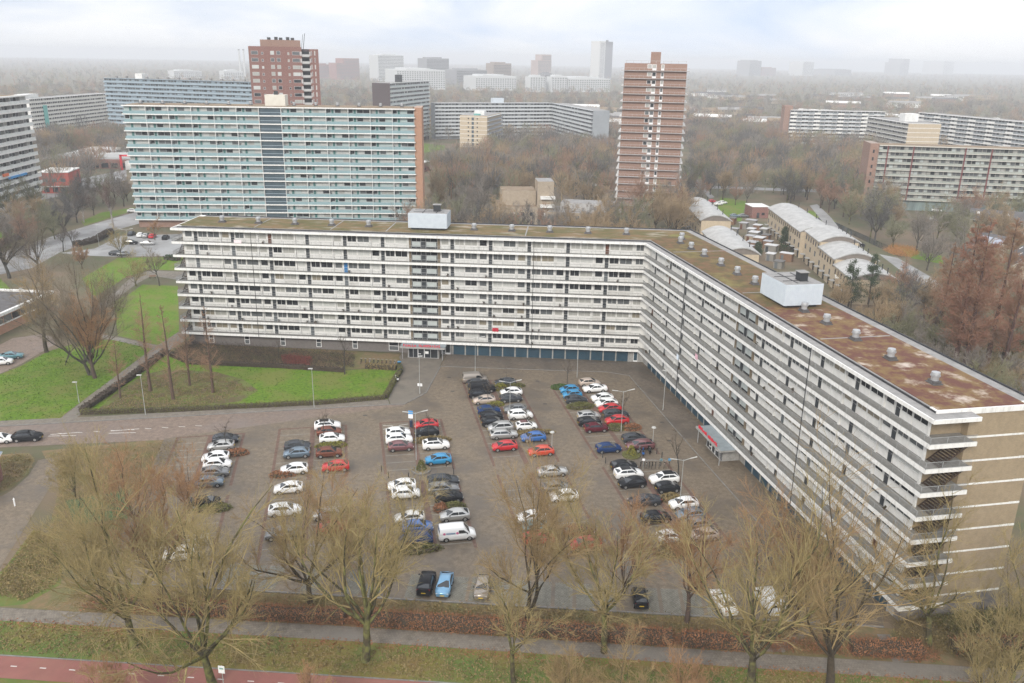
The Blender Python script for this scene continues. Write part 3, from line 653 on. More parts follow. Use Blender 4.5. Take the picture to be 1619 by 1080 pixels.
b = MB(); b.prism([corner(DEP+1.25), w2(G2, DEP+1.25), w2(G2, DEP+1.42), corner(DEP+1.42)], 25.6, 25.98); b.build('rear_parapet', [BLACK], main)
for k in range(1, 9):
    b = MB(); b.prism([(G1, DEP), corner(DEP), corner(DEP+1.35), (G1, DEP+1.35)], Z(k), Z(k)+0.3); b.build('rear_balcony_slab', [FASCIA], main)
    b = MB(); b.prism([corner(DEP), w2(G2, DEP), w2(G2, DEP+1.35), corner(DEP+1.35)], Z(k), Z(k)+0.3); b.build('rear_balcony_slab', [FASCIA], main)
b = MB(); b.quadbox(-0.05, 0.05, 1.9, 11.9, 0, 0.06)
for x in (-52.5, -24, -64, -80): part('roof_seam', main, x, x+0.25, 1.9, 11.9, 25.92, 25.95, ROOFG)
for u in (10, 39.2, 62): part('roof_seam', main, u, u+0.25, 1.9, 11.9, 25.92, 25.95, ROOFG, -TH)
# lift houses
def ribbed(name, x0, x1, y0, y1, z0, z1, rot):
    b = MB(); b.quadbox(x0+0.5, x1-0.5, y0+0.5, y1-0.5, z0, z0+0.5, 2); b.quadbox(x0, x1, y0, y1, z0+0.45, z1, 0, 1)
    n = int((x1-x0)/0.3)
    for i in range(n):
        xx = x0+(i+0.25)*(x1-x0)/n
        b.quadbox(xx, xx+0.12, y0-0.05, y0, z0+0.47, z1-0.12); b.quadbox(xx, xx+0.12, y1, y1+0.05, z0+0.47, z1-0.12)
    n = int((y1-y0)/0.3)
    for i in range(n):
        yy = y0+(i+0.25)*(y1-y0)/n
        b.quadbox(x0-0.05, x0, yy, yy+0.12, z0+0.47, z1-0.12); b.quadbox(x1, x1+0.05, yy, yy+0.12, z0+0.47, z1-0.12)
    o = b.build(name, [CLAD, ROOFG, BLACK], main); o.rotation_euler = (0, 0, rot)
    b = MB(); xm = (x0+x1)/2+0.8; ym = (y0+y1)/2
    b.quadbox(xm, xm+1.4, ym, ym+1.2, z1+0.05, z1+1.3, 0); b.quadbox(xm-0.15, xm+1.55, ym-0.15, ym+1.35, z1+1.3, z1+1.4, 1)
    c = b.build('chimney', [DARKM, ROOFG], o)
    for (sx, sy, ln, al) in ((0.1, 0.35, 0.8, 0), (0.1, 0.7, 0.7, 0), (0.35, 0.1, 0.8, 1), (0.7, 0.1, 0.5, 1)):
        if al == 0: part('roof_joint', o, x0+(x1-x0)*sx, x0+(x1-x0)*(sx+ln), y0+(y1-y0)*sy, y0+(y1-y0)*sy+0.18, z1, z1+0.05, BLACK)
        else: part('roof_joint', o, x0+(x1-x0)*sx, x0+(x1-x0)*sx+0.18, y0+(y1-y0)*sy, y0+(y1-y0)*(sy+ln), z1+0.003, z1+0.053, BLACK)
    return o
ribbed('lift_house', -48.2, -40.2, 4.4, 9.8, 25.9, 29.4, 0)
ribbed('lift_house', 40.9, 48.4, 4.0, 9.9, 25.9, 29.5, -TH)
# roof vents
def vent_mesh():
    b = MB(); b.quadbox(-0.75, 0.75, -0.6, 0.6, 0, 0.12, 1); b.quadbox(-0.6, 0.6, -0.45, 0.45, 0.12, 0.4, 1)
    b.tube((0, 0, 0.4), (0, 0, 0.9), 0.42, 0.42, 12, 0); b.tube((0, 0, 0.9), (0, 0, 1.02), 0.55, 0.55, 12, 0); b.tube((0, 0, 1.06), (0, 0, 1.35), 0.5, 0.46, 12, 0)
    return b.mesh('roof_vent', [STEEL, ROOFD])
VM = vent_mesh()
for x in [-88.4+7.86*i for i in range(5)]+[-34.8+7.85*i for i in range(5)]: put('roof_vent', VM, main, x, 6.3, 25.92)
for u in [-1.0, 2.6, 8.0, 14.2, 21.5, 28.0, 34.5, 50.0, 56.0, 63.0, 70.5, 78.6]: put('roof_vent', VM, main, u, 6.3 if u > 2 else 8, 25.92, -TH)
# banners hung over the railings
for (wing, u, k, wd, h, m, lab) in ((1, -83.6, 8, 1.6, 0.7, mat('cloth_pink_white', (0.75, 0.55, 0.6), (0.75, 0.74, 0.74), 2.5, 0.8), 'pink and white banner hung on the top gallery near the west end'), (2, 20.5, 3, 1.1, 1.0, mat('cloth_pale_blue', (0.5, 0.62, 0.75), (0.72, 0.74, 0.76), 3, 0.8), 'pale blue cloth hung over a lower gallery of the second wing'), (2, 28.5, 4, 1.0, 0.9, mat('cloth_pink', (0.62, 0.38, 0.45), None, rough=0.8), 'pink cloth hung over a middle gallery of the second wing'), (1, -30.2, 2, 1.3, 0.8, mat('cloth_red', (0.42, 0.03, 0.05), None, rough=0.8), 'red cloth hung on the second gallery above the garages')):
    b = MB(); n = 8
    for i in range(n):
        x0, x1 = wd*i/n, wd*(i+1)/n; y0, y1 = 0.05*math.sin(i*1.7), 0.05*math.sin((i+1)*1.7)
        b.face([(x0, y0-0.01, 0), (x1, y1-0.01, 0), (x1, y1*0.4-0.01, h), (x0, y0*0.4-0.01, h)]); b.face([(x0, y0+0.01, 0), (x0, y0*0.4+0.01, h), (x1, y1*0.4+0.01, h), (x1, y1+0.01, 0)])
    o = b.build('banner', [m]); p = (u, -0.10) if wing == 1 else w2(u, -0.10); o.location = (p[0], p[1], Z(k)+1.22-h); o.rotation_euler = (0, 0, ROT[wing]); tag(o, lab, 'banner')
# plant pots on the galleries
random.seed(8)
POT = mat('plant_dark', (0.05, 0.06, 0.03), (0.08, 0.05, 0.03), 4, 0.9)
def plantpot():
    b = MB(); b.tube((0, 0, 0), (0, 0, .35), .14, .18, 8, 1)
    for i in range(26):
        a = random.uniform(0, 6.28); r = random.uniform(.05, .3); z = random.uniform(.35, .95); s = random.uniform(.1, .2)
        c = Vector((r*math.cos(a), r*math.sin(a), z)); d = Vector((random.uniform(-1, 1), random.uniform(-1, 1), random.uniform(-1, 1))).normalized(); e = d.orthogonal().normalized()
        b.face([c-d*s-e*s*.5, c+d*s-e*s*.5, c+d*s+e*s*.5, c-d*s+e*s*.5])
    return b.mesh('plant_pot', [POT, DOORW])
PMs = [plantpot() for _ in range(3)]
for i in range(46):
    wing = random.choice((1, 1, 2)); k = random.choice((1, 2, 2, 3, 3, 4, 4, 5, 6, 7, 8)); xd = random.choice(DOOR1 if wing == 1 else DOOR2)
    u = xd+random.choice((-0.9, 0.8, 1.1, -1.3, 2.4)); p = (u, 1.1) if wing == 1 else w2(u, 1.1)
    o = bpy.data.objects.new('plant_pot', PMs[i % 3]); link(o); o.location = (p[0], p[1], Z(k)+0.3); o.rotation_euler = (0, 0, i); o.scale = (0.7, 0.7, 0.62)
    tag(o, 'small dark pot plant standing on a gallery of the white flats', 'plant', 'pot plants on the galleries')
# ------------------------------------------------------------------ the other buildings
FOOT = []                                        # footprints, kept free of trees
def frame(A, B):
    d = Vector((B[0]-A[0], B[1]-A[1])); return d.length, math.atan2(d.y, d.x)
def foot(A, B, depth, mrg=4):
    FOOT.append((A[0], A[1], frame(A, B)[1], -mrg, frame(A, B)[0]+mrg, -mrg, depth+mrg))
FOOT.append((0, 0, 0.0, -105, 4, -2, 22)); FOOT.append((0, 0, -TH, -10, 100, -4, 24))
def block(name, label, A, B, depth, H, n, h0, nb, wall, gable, roofm, slabm=None, ov=1.2, panelm=None, layout=(), panes_=None, single=True, ph=1.0, fins=None, stair=None, cat='building', sideslab=0.0, plinth=None, slabt=0.35, back=False, group=None):
    """a slab of flats: A and B are its front corners from left to right, floors h0..H, nb bays a floor"""
    W, rz = frame(A, B); foot(A, B, depth)
    t = empty(name, (A[0], A[1], 0), rz, label, cat, group)
    b = MB(); b.quadbox(0, W, 0, depth, h0, H, 0, 2, 1); b.build('wall', [wall, gable, roofm], t)
    if h0 > 0: b = MB(); b.quadbox(0.3, W-0.3, 0.3, depth-0.3, 0, h0); b.build('plinth', [plinth or gable], t)
    fh = (H-h0)/n; bw = W/nb; nw = 0
    joined = MB(); pm = panes_ or [GLASSD, GLASSD, GLASSM, CURT1]
    pset = list(dict.fromkeys(pm))
    for k in range(n+1):
        z = h0+k*fh-slabt/2
        if slabm: part('balcony_slab' if k < n else 'roof_slab', t, -sideslab, W+sideslab, -ov, 0.02, z, z+slabt, slabm)
        if slabm and back: part('balcony_slab', t, -sideslab, W+sideslab, depth-0.02, depth+ov, z, z+slabt, slabm)
    for k in range(n):
        z = h0+k*fh+slabt/2
        for j in range(nb):
            x = j*bw; isst = stair and j in stair
            if panelm and not isst: part('balcony_panel', t, x+0.06, x+bw-0.06, -ov+0.03, -ov+0.09, z, z+ph, panelm)
            if fins and j > 0: part('partition', t, x-0.08, x+0.08, -ov+0.1, 0.0, z, z+fh-slabt, fins)
            if isst:
                part('stair_window', t, x+0.1, x+bw-0.1, -ov*0.6, -0.001, z, z+fh-slabt, STAIRB)
                part('stair_rail', t, x+0.1, x+bw-0.1, -ov*0.6-0.06, -ov*0.6, z+0.9, z+1.05, BLUEP); continue
            for (f0, f1, z0, z1, mm) in layout:
                m = mm or random.choice(pm)
                if single and nw < 300 and m in pset: part('window', t, x+f0*bw, x+f1*bw, -0.06, 0.05, z+z0, z+z1, m); nw += 1
                else:
                    if m not in pset: pset.append(m)
                    joined.quadbox(x+f0*bw, x+f1*bw, -0.06, 0.05, z+z0, z+z1, pset.index(m))
    if joined.v: joined.build('window_row', pset, t, kind='stuff')
    return t, W, depth
random.seed(31)
def lifthouse(t, x0, x1, y0, y1, H, h, m, vent=True):
    o = part('lift_house', t, x0, x1, y0, y1, H, H+h, m)
    return o
# teal flats behind the first wing
t, W, D = block('apartment_building', 'wide high block of flats with pale teal balcony panels, behind the white flats', (-170.5, 124.6), (-71.5, 137.5), 12.5, 42.4, 14, 3.0, 13, TEALW, OBRICK, ROOFB, FASCIA, 1.4, TEALP,
    [(0.03, 0.20, 1.15, 2.2, None), (0.24, 0.34, 0.1, 2.2, mat('door_teal', (0.045, 0.15, 0.14), None, rough=0.4)), (0.40, 0.66, 1.1, 2.2, None), (0.68, 0.96, 1.1, 2.2, None)],
    [GLASSD, GLASSD, GLASSM, CURT1, CURT3, CURT3, CURT1, mat('curtain_teal', (0.42, 0.5, 0.49), None, rough=0.35)], True, 1.0, FASCIA, stair={6}, sideslab=0.3, plinth=PBRICK, back=True)
part('gable_wall', t, W, W+2.6, -0.6, 12.6, 0.5, 43.0, OBRICK)
part('roof_moss', t, 0.6, W-0.6, 0.5, 12.2, 42.45, 42.75, ROOFB)
o = part('lift_house', t, 47.5, 54.5, 3.5, 9, 42.5, 46.4, mat('lift_house_cream', (0.62, 0.59, 0.52), (0.56, 0.53, 0.46), 0.6, 0.7)); part('chimney', o, 2.9, 4.1, 2, 3.2, 3.9, 5.2, DARKM)
for i in range(13): put('roof_vent', VM, t, 4+7.6*i, 5.5, 42.7)
# white block at the west edge
t, W, D = block('apartment_building', 'tall white block of flats with long balconies beside the red shop building', (-222, 96), (-232.5, 166), 12, 43, 14, 3.0, 9, mat('grey_wall', (0.58, 0.59, 0.57), (0.5, 0.51, 0.5), 0.5, 0.7), mat('gable_grey', (0.62, 0.61, 0.58), None, rough=0.7), ROOFB, FASCIA, 1.5, mat('balcony_grey_glass', (0.70, 0.72, 0.70), (0.6, 0.62, 0.61), 0.6, 0.3),
    [(0.04, 0.2, 0.9, 2.3, None), (0.24, 0.36, 0.1, 2.3, None), (0.42, 0.66, 0.9, 2.3, None), (0.70, 0.95, 0.6, 2.3, None)], [GLASSD, GLASSD, GLASSM, CURT1, GLASSM], True, 0.95, CONC, slabt=0.5)
lifthouse(t, 30, 38, 3, 9, 43, 4, WHITE)
part('awning', t, 44, 58, -1.95, -1.5, 13.6, 14.4, mat('awning_blue', (0.03, 0.25, 0.55), None, rough=0.6)); part('awning', t, 40, 44, -1.95, -1.5, 15.0, 16.0, mat('awning_orange', (0.7, 0.16, 0.06), None, rough=0.6))
# long pale block farther west
t, W, D = block('apartment_building', 'long pale gallery block with teal stair strip in the hazy distance', (-400, 424), (-404, 540), 12, 27.5, 9, 2.5, 16, mat('cream_wall', (0.55, 0.53, 0.48), None, rough=0.7), WHITE, ROOFG, FASCIA, 1.2, mat('panel_cream', (0.66, 0.64, 0.58), None, rough=0.6),
    [(0.06, 0.3, 1.1, 2.4, GLASSD), (0.4, 0.62, 1.1, 2.4, None), (0.7, 0.92, 1.1, 2.4, GLASSM)], None, False, 1.0)
lifthouse(t, 0, 16, 2, 10, 27.5, 3, WHITE); part('stair_strip', t, 14, 19, -1.5, -1.2, 2.5, 22.5, mat('teal_stair', (0.12, 0.42, 0.38), None, rough=0.4))
# blue-grey long block
t, W, D = block('apartment_building', 'long blue-grey high block of flats behind the teal one', (-350, 437), (-220, 402), 12, 42.4, 14, 3.0, 20, BLUEW, BLUEW, ROOFD, BLUEP, 1.2, BLUEP,
    [(0.05, 0.25, 1.15, 2.3, None), (0.3, 0.55, 1.1, 2.3, None), (0.62, 0.93, 1.1, 2.3, None)], [GLASSD, GLASSM, GLASSM, BLUEP], False, 0.9, plinth=CBRICK)
for i in range(14): part('roof_vent', t, 5+9*i, 6.5+9*i, 5, 6.5, 42.4, 43.8, ROOFG)
lifthouse(t, 25, 31, 3, 9, 42.4, 3.5, WHITE)
# red brick tower
A, B = (-156.5, 208.3), (-137.8, 214.6)
t = empty('residential_tower', (A[0], A[1], 0), frame(A, B)[1], 'red brick residential tower with a corner column of balconies, rising behind the teal flats', 'tower'); foot(A, (-128.6, 217.7), 24)
W = frame(A, (-128.6, 217.7))[0]
b = MB(); b.quadbox(0, 22.2, 0, 22, 0, 63.2, 0, 1); b.quadbox(22.2, 25.6, 2.0, 22, 0, 62.4, 2, 1); b.quadbox(25.6, 29.4, 0.4, 22, 0, 62.4, 0, 1); b.build('wall', [RBRICK, ROOFD, DARKB], t)
b = MB(); b.quadbox(5, 22, 3, 16, 63.2, 66.0); b.build('penthouse', [PBRICK], t)
for i, (x, y) in enumerate(((8, 5), (11, 9), (13, 5), (16, 8), (18, 5))): part('roof_unit', t, x, x+1.5, y, y+1.5, 66, 67+0.3*(i % 2), DARKM)
b = MB(); b.tube((23.2, 8, 62.4), (24.2, 8, 69), 0.12); b.tube((22.4, 8, 62.4), (23.4, 8, 68.6), 0.08); b.build('antenna', [DARKM], t)
TPAN = mat('tower_panel_grey', (0.48, 0.46, 0.45), None, rough=0.6)
for k in range(21):
    z = 61.4-2.9*k-1.6
    for (x0, x1, h) in ((1.0, 3.9, 1.5), (5.2, 6.1, 1.1), (9.0, 10.6, 1.6), (11.6, 13.2, 1.6), (16.2, 17.0, 1.1), (18.2, 21.4, 1.5), (26.2, 26.6, 1.9), (27.6, 28.1, 1.9)):
        m = random.choice([GLASSD, GLASSM, GLASSM, CURT3, CURT1]); yy = 0.4 if x0 > 26 else 0
        o = part('window', t, x0, x1, yy-0.05, yy+0.05, z, z+h, TPAN)
        part('pane', o, 0.12, x1-x0-0.12, -0.03, 0.02, 0.12, h-0.12, m)
    part('balcony_slab', t, 22.2, 25.6, 0.2, 2.05, z-0.75, z-0.5, CONC); part('balcony_panel', t, 22.3, 25.5, 0.22, 0.3, z-0.5, z+0.4, mat('balcony_pale', (0.45, 0.44, 0.43), None, rough=0.6)); part('balcony_window', t, 22.5, 25.3, 1.95, 2.05, z-0.4, z+1.6, GLASSD)
    part('corner_panel', t, 21.6, 22.25, -0.06, 0.0, z-0.2, z+1.5, TPAN); part('corner_panel', t, 25.55, 26.0, 0.3, 0.42, z-0.2, z+1.5, TPAN)
# block with dark gable
t, W, D = block('apartment_building', 'high block of flats showing a dark brick end wall, right of the red tower', (-141, 421), (-128, 500), 13, 43, 14, 3, 14, mat('grey_facade', (0.40, 0.43, 0.43), None, rough=0.6), DARKB, ROOFG, mat('slab_pale', (0.6, 0.61, 0.6), None, rough=0.6), 1.0, mat('panel_palegrey', (0.5, 0.54, 0.54), None, rough=0.6), [(0.06, 0.3, 1.1, 2.3, GLASSD), (0.4, 0.6, 1.1, 2.3, GLASSM), (0.66, 0.92, 1.1, 2.3, None)], None, False, 0.9)
lifthouse(t, 30, 34, 4, 8, 43, 5, DARKM)
# honeycomb flats in the middle distance
mw = mat('far_flat_wall', (0.30, 0.32, 0.34), (0.26, 0.28, 0.3), 0.3, 0.7); mp = mat('far_flat_panel', (0.50, 0.52, 0.53), None, rough=0.6)
lay = [(0.05, 0.3, 1.1, 2.4, GLASSD), (0.36, 0.62, 1.1, 2.4, None), (0.68, 0.95, 1.1, 2.4, GLASSM)]
t, W, D = block('apartment_building', 'long low grey gallery flats among the trees behind the cream block', (-123, 496), (-33.9, 535.2), 12, 27, 9, 2.5, 12, mw, mw, ROOFG, mp, 1.3, mp, lay, None, False, 1.0)
lifthouse(t, 48, 57, 3, 9, 27, 3.5, CLAD)
block('apartment_building', 'grey gallery flats turning towards the viewer, left of the brown tower', (-33.9, 535.2), (-3.1, 438.7), 12, 27, 9, 2.5, 13, mw, mw, ROOFG, mp, 1.3, mp, lay, None, False, 1.0)
# cream block with window column in its end
A, B = (-93.1, 417.3), (-74.2, 414.6)
t = empty('apartment_building', (A[0], A[1], 0), frame(A, B)[1], 'small cream brick block of flats with dark stair windows in its end wall', 'building'); foot(A, B, 45); FOOT.append((A[0]-14, A[1]-75, 0.0, 0, 34, 0, 80))
W = frame(A, B)[0]
b = MB(); b.quadbox(0, W, 0, 42, 0, 23.4, 0, 1); b.build('wall', [CBRICK, ROOFG], t)
for k in range(8): part('gable_band', t, -0.05, W+0.05, -0.06, 0.0, 2.7+2.8*k, 2.95+2.8*k, FASCIA)
for k in range(8):
    z = 0.6+2.8*k
    part('stair_window', t, 8.3, 9.9, -0.07, 0.05, z, z+1.9, STAIRB)
    part('window', t, 5.6, 6.5, -0.05, 0.05, z+0.7, z+1.6, GLASSD); part('window', t, 11.8, 12.7, -0.05, 0.05, z+0.7, z+1.6, GLASSD)
for k in range(9):
    part('balcony_slab', t, W, W+1.3, 0, 42, 0.1+2.8*k, 0.4+2.8*k, mp)
    if k < 8: part('balcony_panel', t, W+1.2, W+1.28, 0.1, 41.9, 0.4+2.8*k, 1.4+2.8*k, mat('balcony_slate', (0.26, 0.27, 0.30), None, rough=0.5))
o = part('lift_house', t, 8, 15, 8, 14, 23.4, 26, WHITE); part('roof_unit', t, 9, 13, 3, 6, 23.4, 24.4, mat('roof_unit_teal', (0.12, 0.34, 0.31), None, rough=0.6))
# brown brick tower with open galleries
A, B = (3.5, 183.9), (27.5, 181.8)
t = empty('residential_tower', (A[0], A[1], 0), frame(A, B)[1], 'tall brown brick tower with a balcony slab at every storey, standing among bare trees', 'tower'); foot(A, B, 22)
W = frame(A, B)[0]
b = MB(); b.quadbox(0, W, 0, 19, 0, 59.0, 0, 1); b.build('wall', [PBRICK, ROOFD], t)
SLABG = mat('gallery_slab_grey', (0.42, 0.395, 0.38), (0.33, 0.31, 0.30), 0.8, 0.8); RAILG = mat('gallery_rail', (0.50, 0.47, 0.46), None, rough=0.5, metal=0.3)
part('lift_house', t, 9.9, 13.8, 5, 10, 59, 63.3, PBRICK)
part('roof_rail', t, 0.4, W-0.2, 0.3, 0.4, 59.9, 60.0, RAILG)
for i in range(9): part('roof_rail_post', t, 0.5+i*(W-1)/8, 0.6+i*(W-1)/8, 0.31, 0.39, 59.0, 59.9, RAILG)
for k in range(20):
    z = 0.6+2.93*k
    part('balcony_slab', t, -1.1, W+1.1, -1.2, 0.0, z-0.12, z+0.10, SLABG); part('balcony_slab', t, -1.1, 0.0, 0.0, 19, z-0.12, z+0.10, WHITE); part('balcony_slab', t, W, W+1.1, 0.0, 19, z-0.12, z+0.10, WHITE)
    part('balcony_rail', t, -1.1, W+1.1, -1.2, -1.15, z+1.0, z+1.06, RAILG)
    for i in range(16): part('rail_post', t, -1.05+i*(W+2.05)/15, -1.0+i*(W+2.05)/15, -1.19, -1.15, z+0.1, z+1.0, RAILG)
    for (x0, x1, h0_, h1_, m) in ((8.9, 10.6, 0.9, 2.4, SIGNW), (10.8, 12.4, 0.2, 2.4, SIGNW), (14.2, 15.4, 0.2, 2.4, SIGNW)):
        o = part('window', t, x0, x1, -0.06, 0.03, z+h0_, z+h1_, m)
        part('pane', o, 0.15, x1-x0-0.15, -0.03, 0.03, 0.7 if h0_ < 0.5 else 0.12, h1_-h0_-0.12, random.choice([GLASSD, GLASSM, CURT1]))
# flats on the east side
t, W, D = block('apartment_building', 'distant white and grey striped gallery flats beyond the eastern park', (145.7, 503.5), (215.6, 504.7), 12, 27, 9, 2.5, 8, mw, PBRICK, ROOFG, FASCIA, 1.3, None, lay, None, False)
for k in range(9):
    for j in range(8):
        part('balcony_panel', t, j*W/8+0.3, (j+0.55)*W/8, -1.3, -1.2, 2.7+2.72*k, 3.8+2.72*k, FASCIA if j % 2 == 0 else mp)
part('chimney', t, -4, 2, 1, 11, 0, 30, PBRICK)
t, W, D = block('apartment_building', 'cream ended flats between the two distant gallery blocks to the east', (192.5, 470.7), (197.9, 407.5), 21, 25, 8, 2.5, 9, mat('fawn_wall', (0.42, 0.40, 0.36), None, rough=0.7), CBRICK, ROOFG, FASCIA, 1.2, mat('fawn_panel', (0.36, 0.35, 0.32), None, rough=0.6), lay, None, False)
for k in range(8): part('gable_band', t, W, W+0.06, 0, 21, 5.1+2.8*k, 5.4+2.8*k, FASCIA)
lifthouse(t, 38, 46, 5, 14, 25, 5, WHITE)
t, W, D = block('apartment_building', 'long distant white and grey gallery flats running off to the east', (241, 506), (275, 400), 12, 27, 9, 2.5, 13, mw, mw, ROOFG, FASCIA, 1.3, None, lay, None, False)
for k in range(9):
    for j in range(13):
        if j % 2 == 0: part('balcony_panel', t, j*W/13+0.3, (j+0.8)*W/13, -1.3, -1.2, 2.7+2.72*k, 3.8+2.72*k, FASCIA)
# big block east with maroon posts
A, B = (115.5, 214.4), (205, 206.5)
t, W, D = block('apartment_building', 'broad grey flats with maroon posts and balcony grid, at the eastern edge', A, B, 13, 27.3, 9, 4.6, 26, mat('khaki_wall', (0.25, 0.25, 0.22), (0.21, 0.21, 0.19), 0.4, 0.7), PBRICK, ROOFB, mat('slab_cream', (0.55, 0.53, 0.47), None, rough=0.7), 1.3, mat('panel_khaki', (0.36, 0.38, 0.34), (0.30, 0.32, 0.29), 0.8, 0.5), [(0.08, 0.44, 0.9, 2.1, None), (0.52, 0.94, 0.3, 2.1, None)], [GLASSM, GLASSM, GLASSD, CURT1, MILK], True, 0.85, plinth=mat('glazed_base', (0.24, 0.30, 0.30), (0.14, 0.18, 0.18), 0.8, 0.3, stretch=(1, 1, 0.1)), slabt=0.22)
for j in (1, 4, 10, 13, 19, 22): part('maroon_post', t, j*W/26-0.25, j*W/26+0.25, -1.6, -1.32, 4.6, 27.3, MAROON)
part('gable_wall', t, -3.6, -0.002, -0.2, 13.2, 0, 28, PBRICK)
for k in range(6): part('gable_window', t, -2.3, -1.6, -0.26, -0.2, 24-3.2*k, 25.4-3.2*k, GLASSD)
# stepped low block in brown brick behind the roof
t = empty('low_building', (0, 0, 0), 0, 'low stepped beige brick building with a square tower, half hidden by bare trees', 'building')
p = (-41.7,142.1); q = (-27.3,144.4)
W, rz = frame(p, q); t.location = (p[0], p[1], 0); t.rotation_euler = (0, 0, rz); foot(p, q, 22)
LBR = brickmat('beige_brick', (0.36, 0.29, 0.21), (0.31, 0.245, 0.175), (0.36, 0.31, 0.25))
b = MB(); b.quadbox(0, 14.5, 0, 18, 0, 8, 0, 1); b.build('wall', [LBR, ROOFB], t)
b = MB(); b.quadbox(1.5, 14.2, 5, 16, 8, 13.4, 0, 1); b.build('wall', [LBR, ROOFB], t)
b = MB(); b.quadbox(14.5, 20.5, 2, 12, 0, 17.2, 0, 1); b.build('tower', [LBR, ROOFG], t)
for i in range(4):
    for k in range(2): part('window', t, 1.4+3.4*i, 2.6+3.4*i, -0.06, 0.05, 1.6+3.2*k, 3.0+3.2*k, random.choice([GLASSD, CURT1]))
for k in range(4): part('balcony', t, 15.5, 20.9, 0.6, 2.0, 1.5+3.1*k, 2.6+3.1*k, FASCIA)
t = empty('low_building', (0, 0, 0), 0, 'long low pale building with a stepped roof below the brown tower, behind the trees', 'building')
p = (-24.5,144.9); q = (4.2,142.2)
W, rz = frame(p, q); t.location = (p[0], p[1], 0); t.rotation_euler = (0, 0, rz); foot(p, q, 22)
b = MB(); b.quadbox(0, W, 0, 14, 0, 6.5, 0, 1); b.build('wall', [LBR, ROOFG], t)
b = MB(); b.quadbox(5, W-4, 4, 13, 6.5, 9.4, 0, 1); b.build('upper_storey', [mat('grey_render', (0.42, 0.41, 0.40), (0.34, 0.33, 0.32), 0.5, 0.8), ROOFG], t)
for i in range(9):
    part('window', t, 1+i*W/9.3, 3.2+i*W/9.3, -0.06, 0.04, 4, 5.4, GLASSM); part('window', t, 1+i*W/9.3, 3.2+i*W/9.3, -0.06, 0.04, 1, 2.4, GLASSD)
t = empty('low_building', (0, 0, 0), 0, 'flat white-edged pavilion beside the path near the brown tower', 'building')
p = (-12.3,237.4); q = (2.0,238.1); W, rz = frame(p, q); t.location = (p[0], p[1], 0); t.rotation_euler = (0, 0, rz); foot(p, q, 10)
b = MB(); b.quadbox(0, W, 0, 9, 0, 3.2, 0, 1); b.build('wall', [PBRICK, ROOFG], t); part('roof_edge', t, -0.3, W+0.3, -0.4, 9.4, 3.2, 3.6, FASCIA)
# terraces with barrel roofs
def barrel(name, label, P0, P1, depth, H, rise, nseg, stepz=0.0):
    """row of houses: P0 to P1 the court side, roof an arc over the depth"""
    W, rz = frame(P0, P1); foot(P0, P1, depth, 3)
    t = empty(name, (P0[0], P0[1], 0), rz, label, 'houses'); sw = W/nseg
    for s in range(nseg):
        x0, x1 = s*sw, (s+1)*sw; h = H+(nseg-1-s)*stepz
        b = MB(); b.quadbox(x0, x1, 0, depth, 0, h, 0); b.build('wall', [CBRICK], t)
        b = MB(); n = 10; arc = [(-0.5+(depth+1.0)*i/n, h+0.15+rise*math.sin(math.pi*(0.08+0.84*i/n))-rise*math.sin(math.pi*0.08)) for i in range(n+1)]
        for i in range(n):
            (y0, z0), (y1, z1) = arc[i], arc[i+1]
            b.face([(x0-0.15, y0, z0), (x1+0.25, y0, z0), (x1+0.25, y1, z1), (x0-0.15, y1, z1)], 0)
            b.face([(x0-0.15, y0, z0-0.3), (x0-0.15, y1, z1-0.3), (x1+0.25, y1, z1-0.3), (x1+0.25, y0, z0-0.3)], 1)
            for xx in (x0-0.15, x1+0.25):
                b.face([(xx, y0, z0-0.3), (xx, y0, z0), (xx, y1, z1), (xx, y1, z1-0.3)], 0)
            for xx in (x0+0.02, x1-0.02):
                b.face([(xx, max(0, y0), h), (xx, min(depth, y1), h), (xx, min(depth, y1), z1-0.3), (xx, max(0, y0), z0-0.3)], 2)
        for yy, (y_, z_) in ((arc[0][0], arc[0]), (arc[-1][0], arc[-1])):
            b.face([(x0-0.15, yy, z_-0.3), (x1+0.25, yy, z_-0.3), (x1+0.25, yy, z_), (x0-0.15, yy, z_)], 0)
        rf = b.build('barrel_roof', [mat('pale_metal_roof', (0.43, 0.425, 0.41), (0.31, 0.305, 0.295), 0.5, 0.5), CONC, mat('slate_gable', (0.20, 0.17, 0.15), (0.16, 0.14, 0.12), 1, 0.8)], t)
        for i in range(4):
            c = MB(); xx = x0+sw*(i+0.5)/4; c.tube((xx, depth*0.8, h+rise*0.55), (xx, depth*0.8, h+rise*0.55+1.6), 0.14, n=6); c.build('flue', [DARKM], rf)
        nw = max(2, int(sw/2.7))
        for i in range(nw):
            xx = x0+sw*(i+0.3)/nw
            part('window', t, xx, xx+0.9, -0.06, 0.05, h-2.3, h-0.9, GLASSD)
            if i % 2 == 0: part('window', t, xx, xx+1.3, -0.06, 0.05, h-5.2, h-3.7, GLASSM)
        
        for i in range(0, nw, 2): xx = x0+sw*(i+0.2)/nw; part('porch_roof', t, xx, xx+2.2, -1.3, 0.0, 2.5, 2.65, CONC); part('garden_door', t, xx+0.2, xx+1.9, -0.07, 0.04, 0.1, 2.3, GLASSD)
    return t
barrel('terrace_houses', 'cream terrace with one long barrel roof of pale metal, across the gardens', (58.6,155.0), (59.0,108.5), 11.5, 8.5, 2.6, 1)
barrel('terrace_houses', 'cream terrace with three stepped barrel roofs beside the park path', (59.4,104.4), (59.0,53.8), 11.5, 6.6, 2.6, 3, 1.5)
barrel('terrace_houses', 'terrace with barrel roof close behind the white flats, farther one of two', (27.9,162.9), (29.4,123.9), 10, 8.5, 2.6, 1)
barrel('terrace_houses', 'terrace with barrel roof close behind the white flats, nearer one of two', (28.1,109.9), (29.5,76.4), 10, 7.4, 2.6, 1)
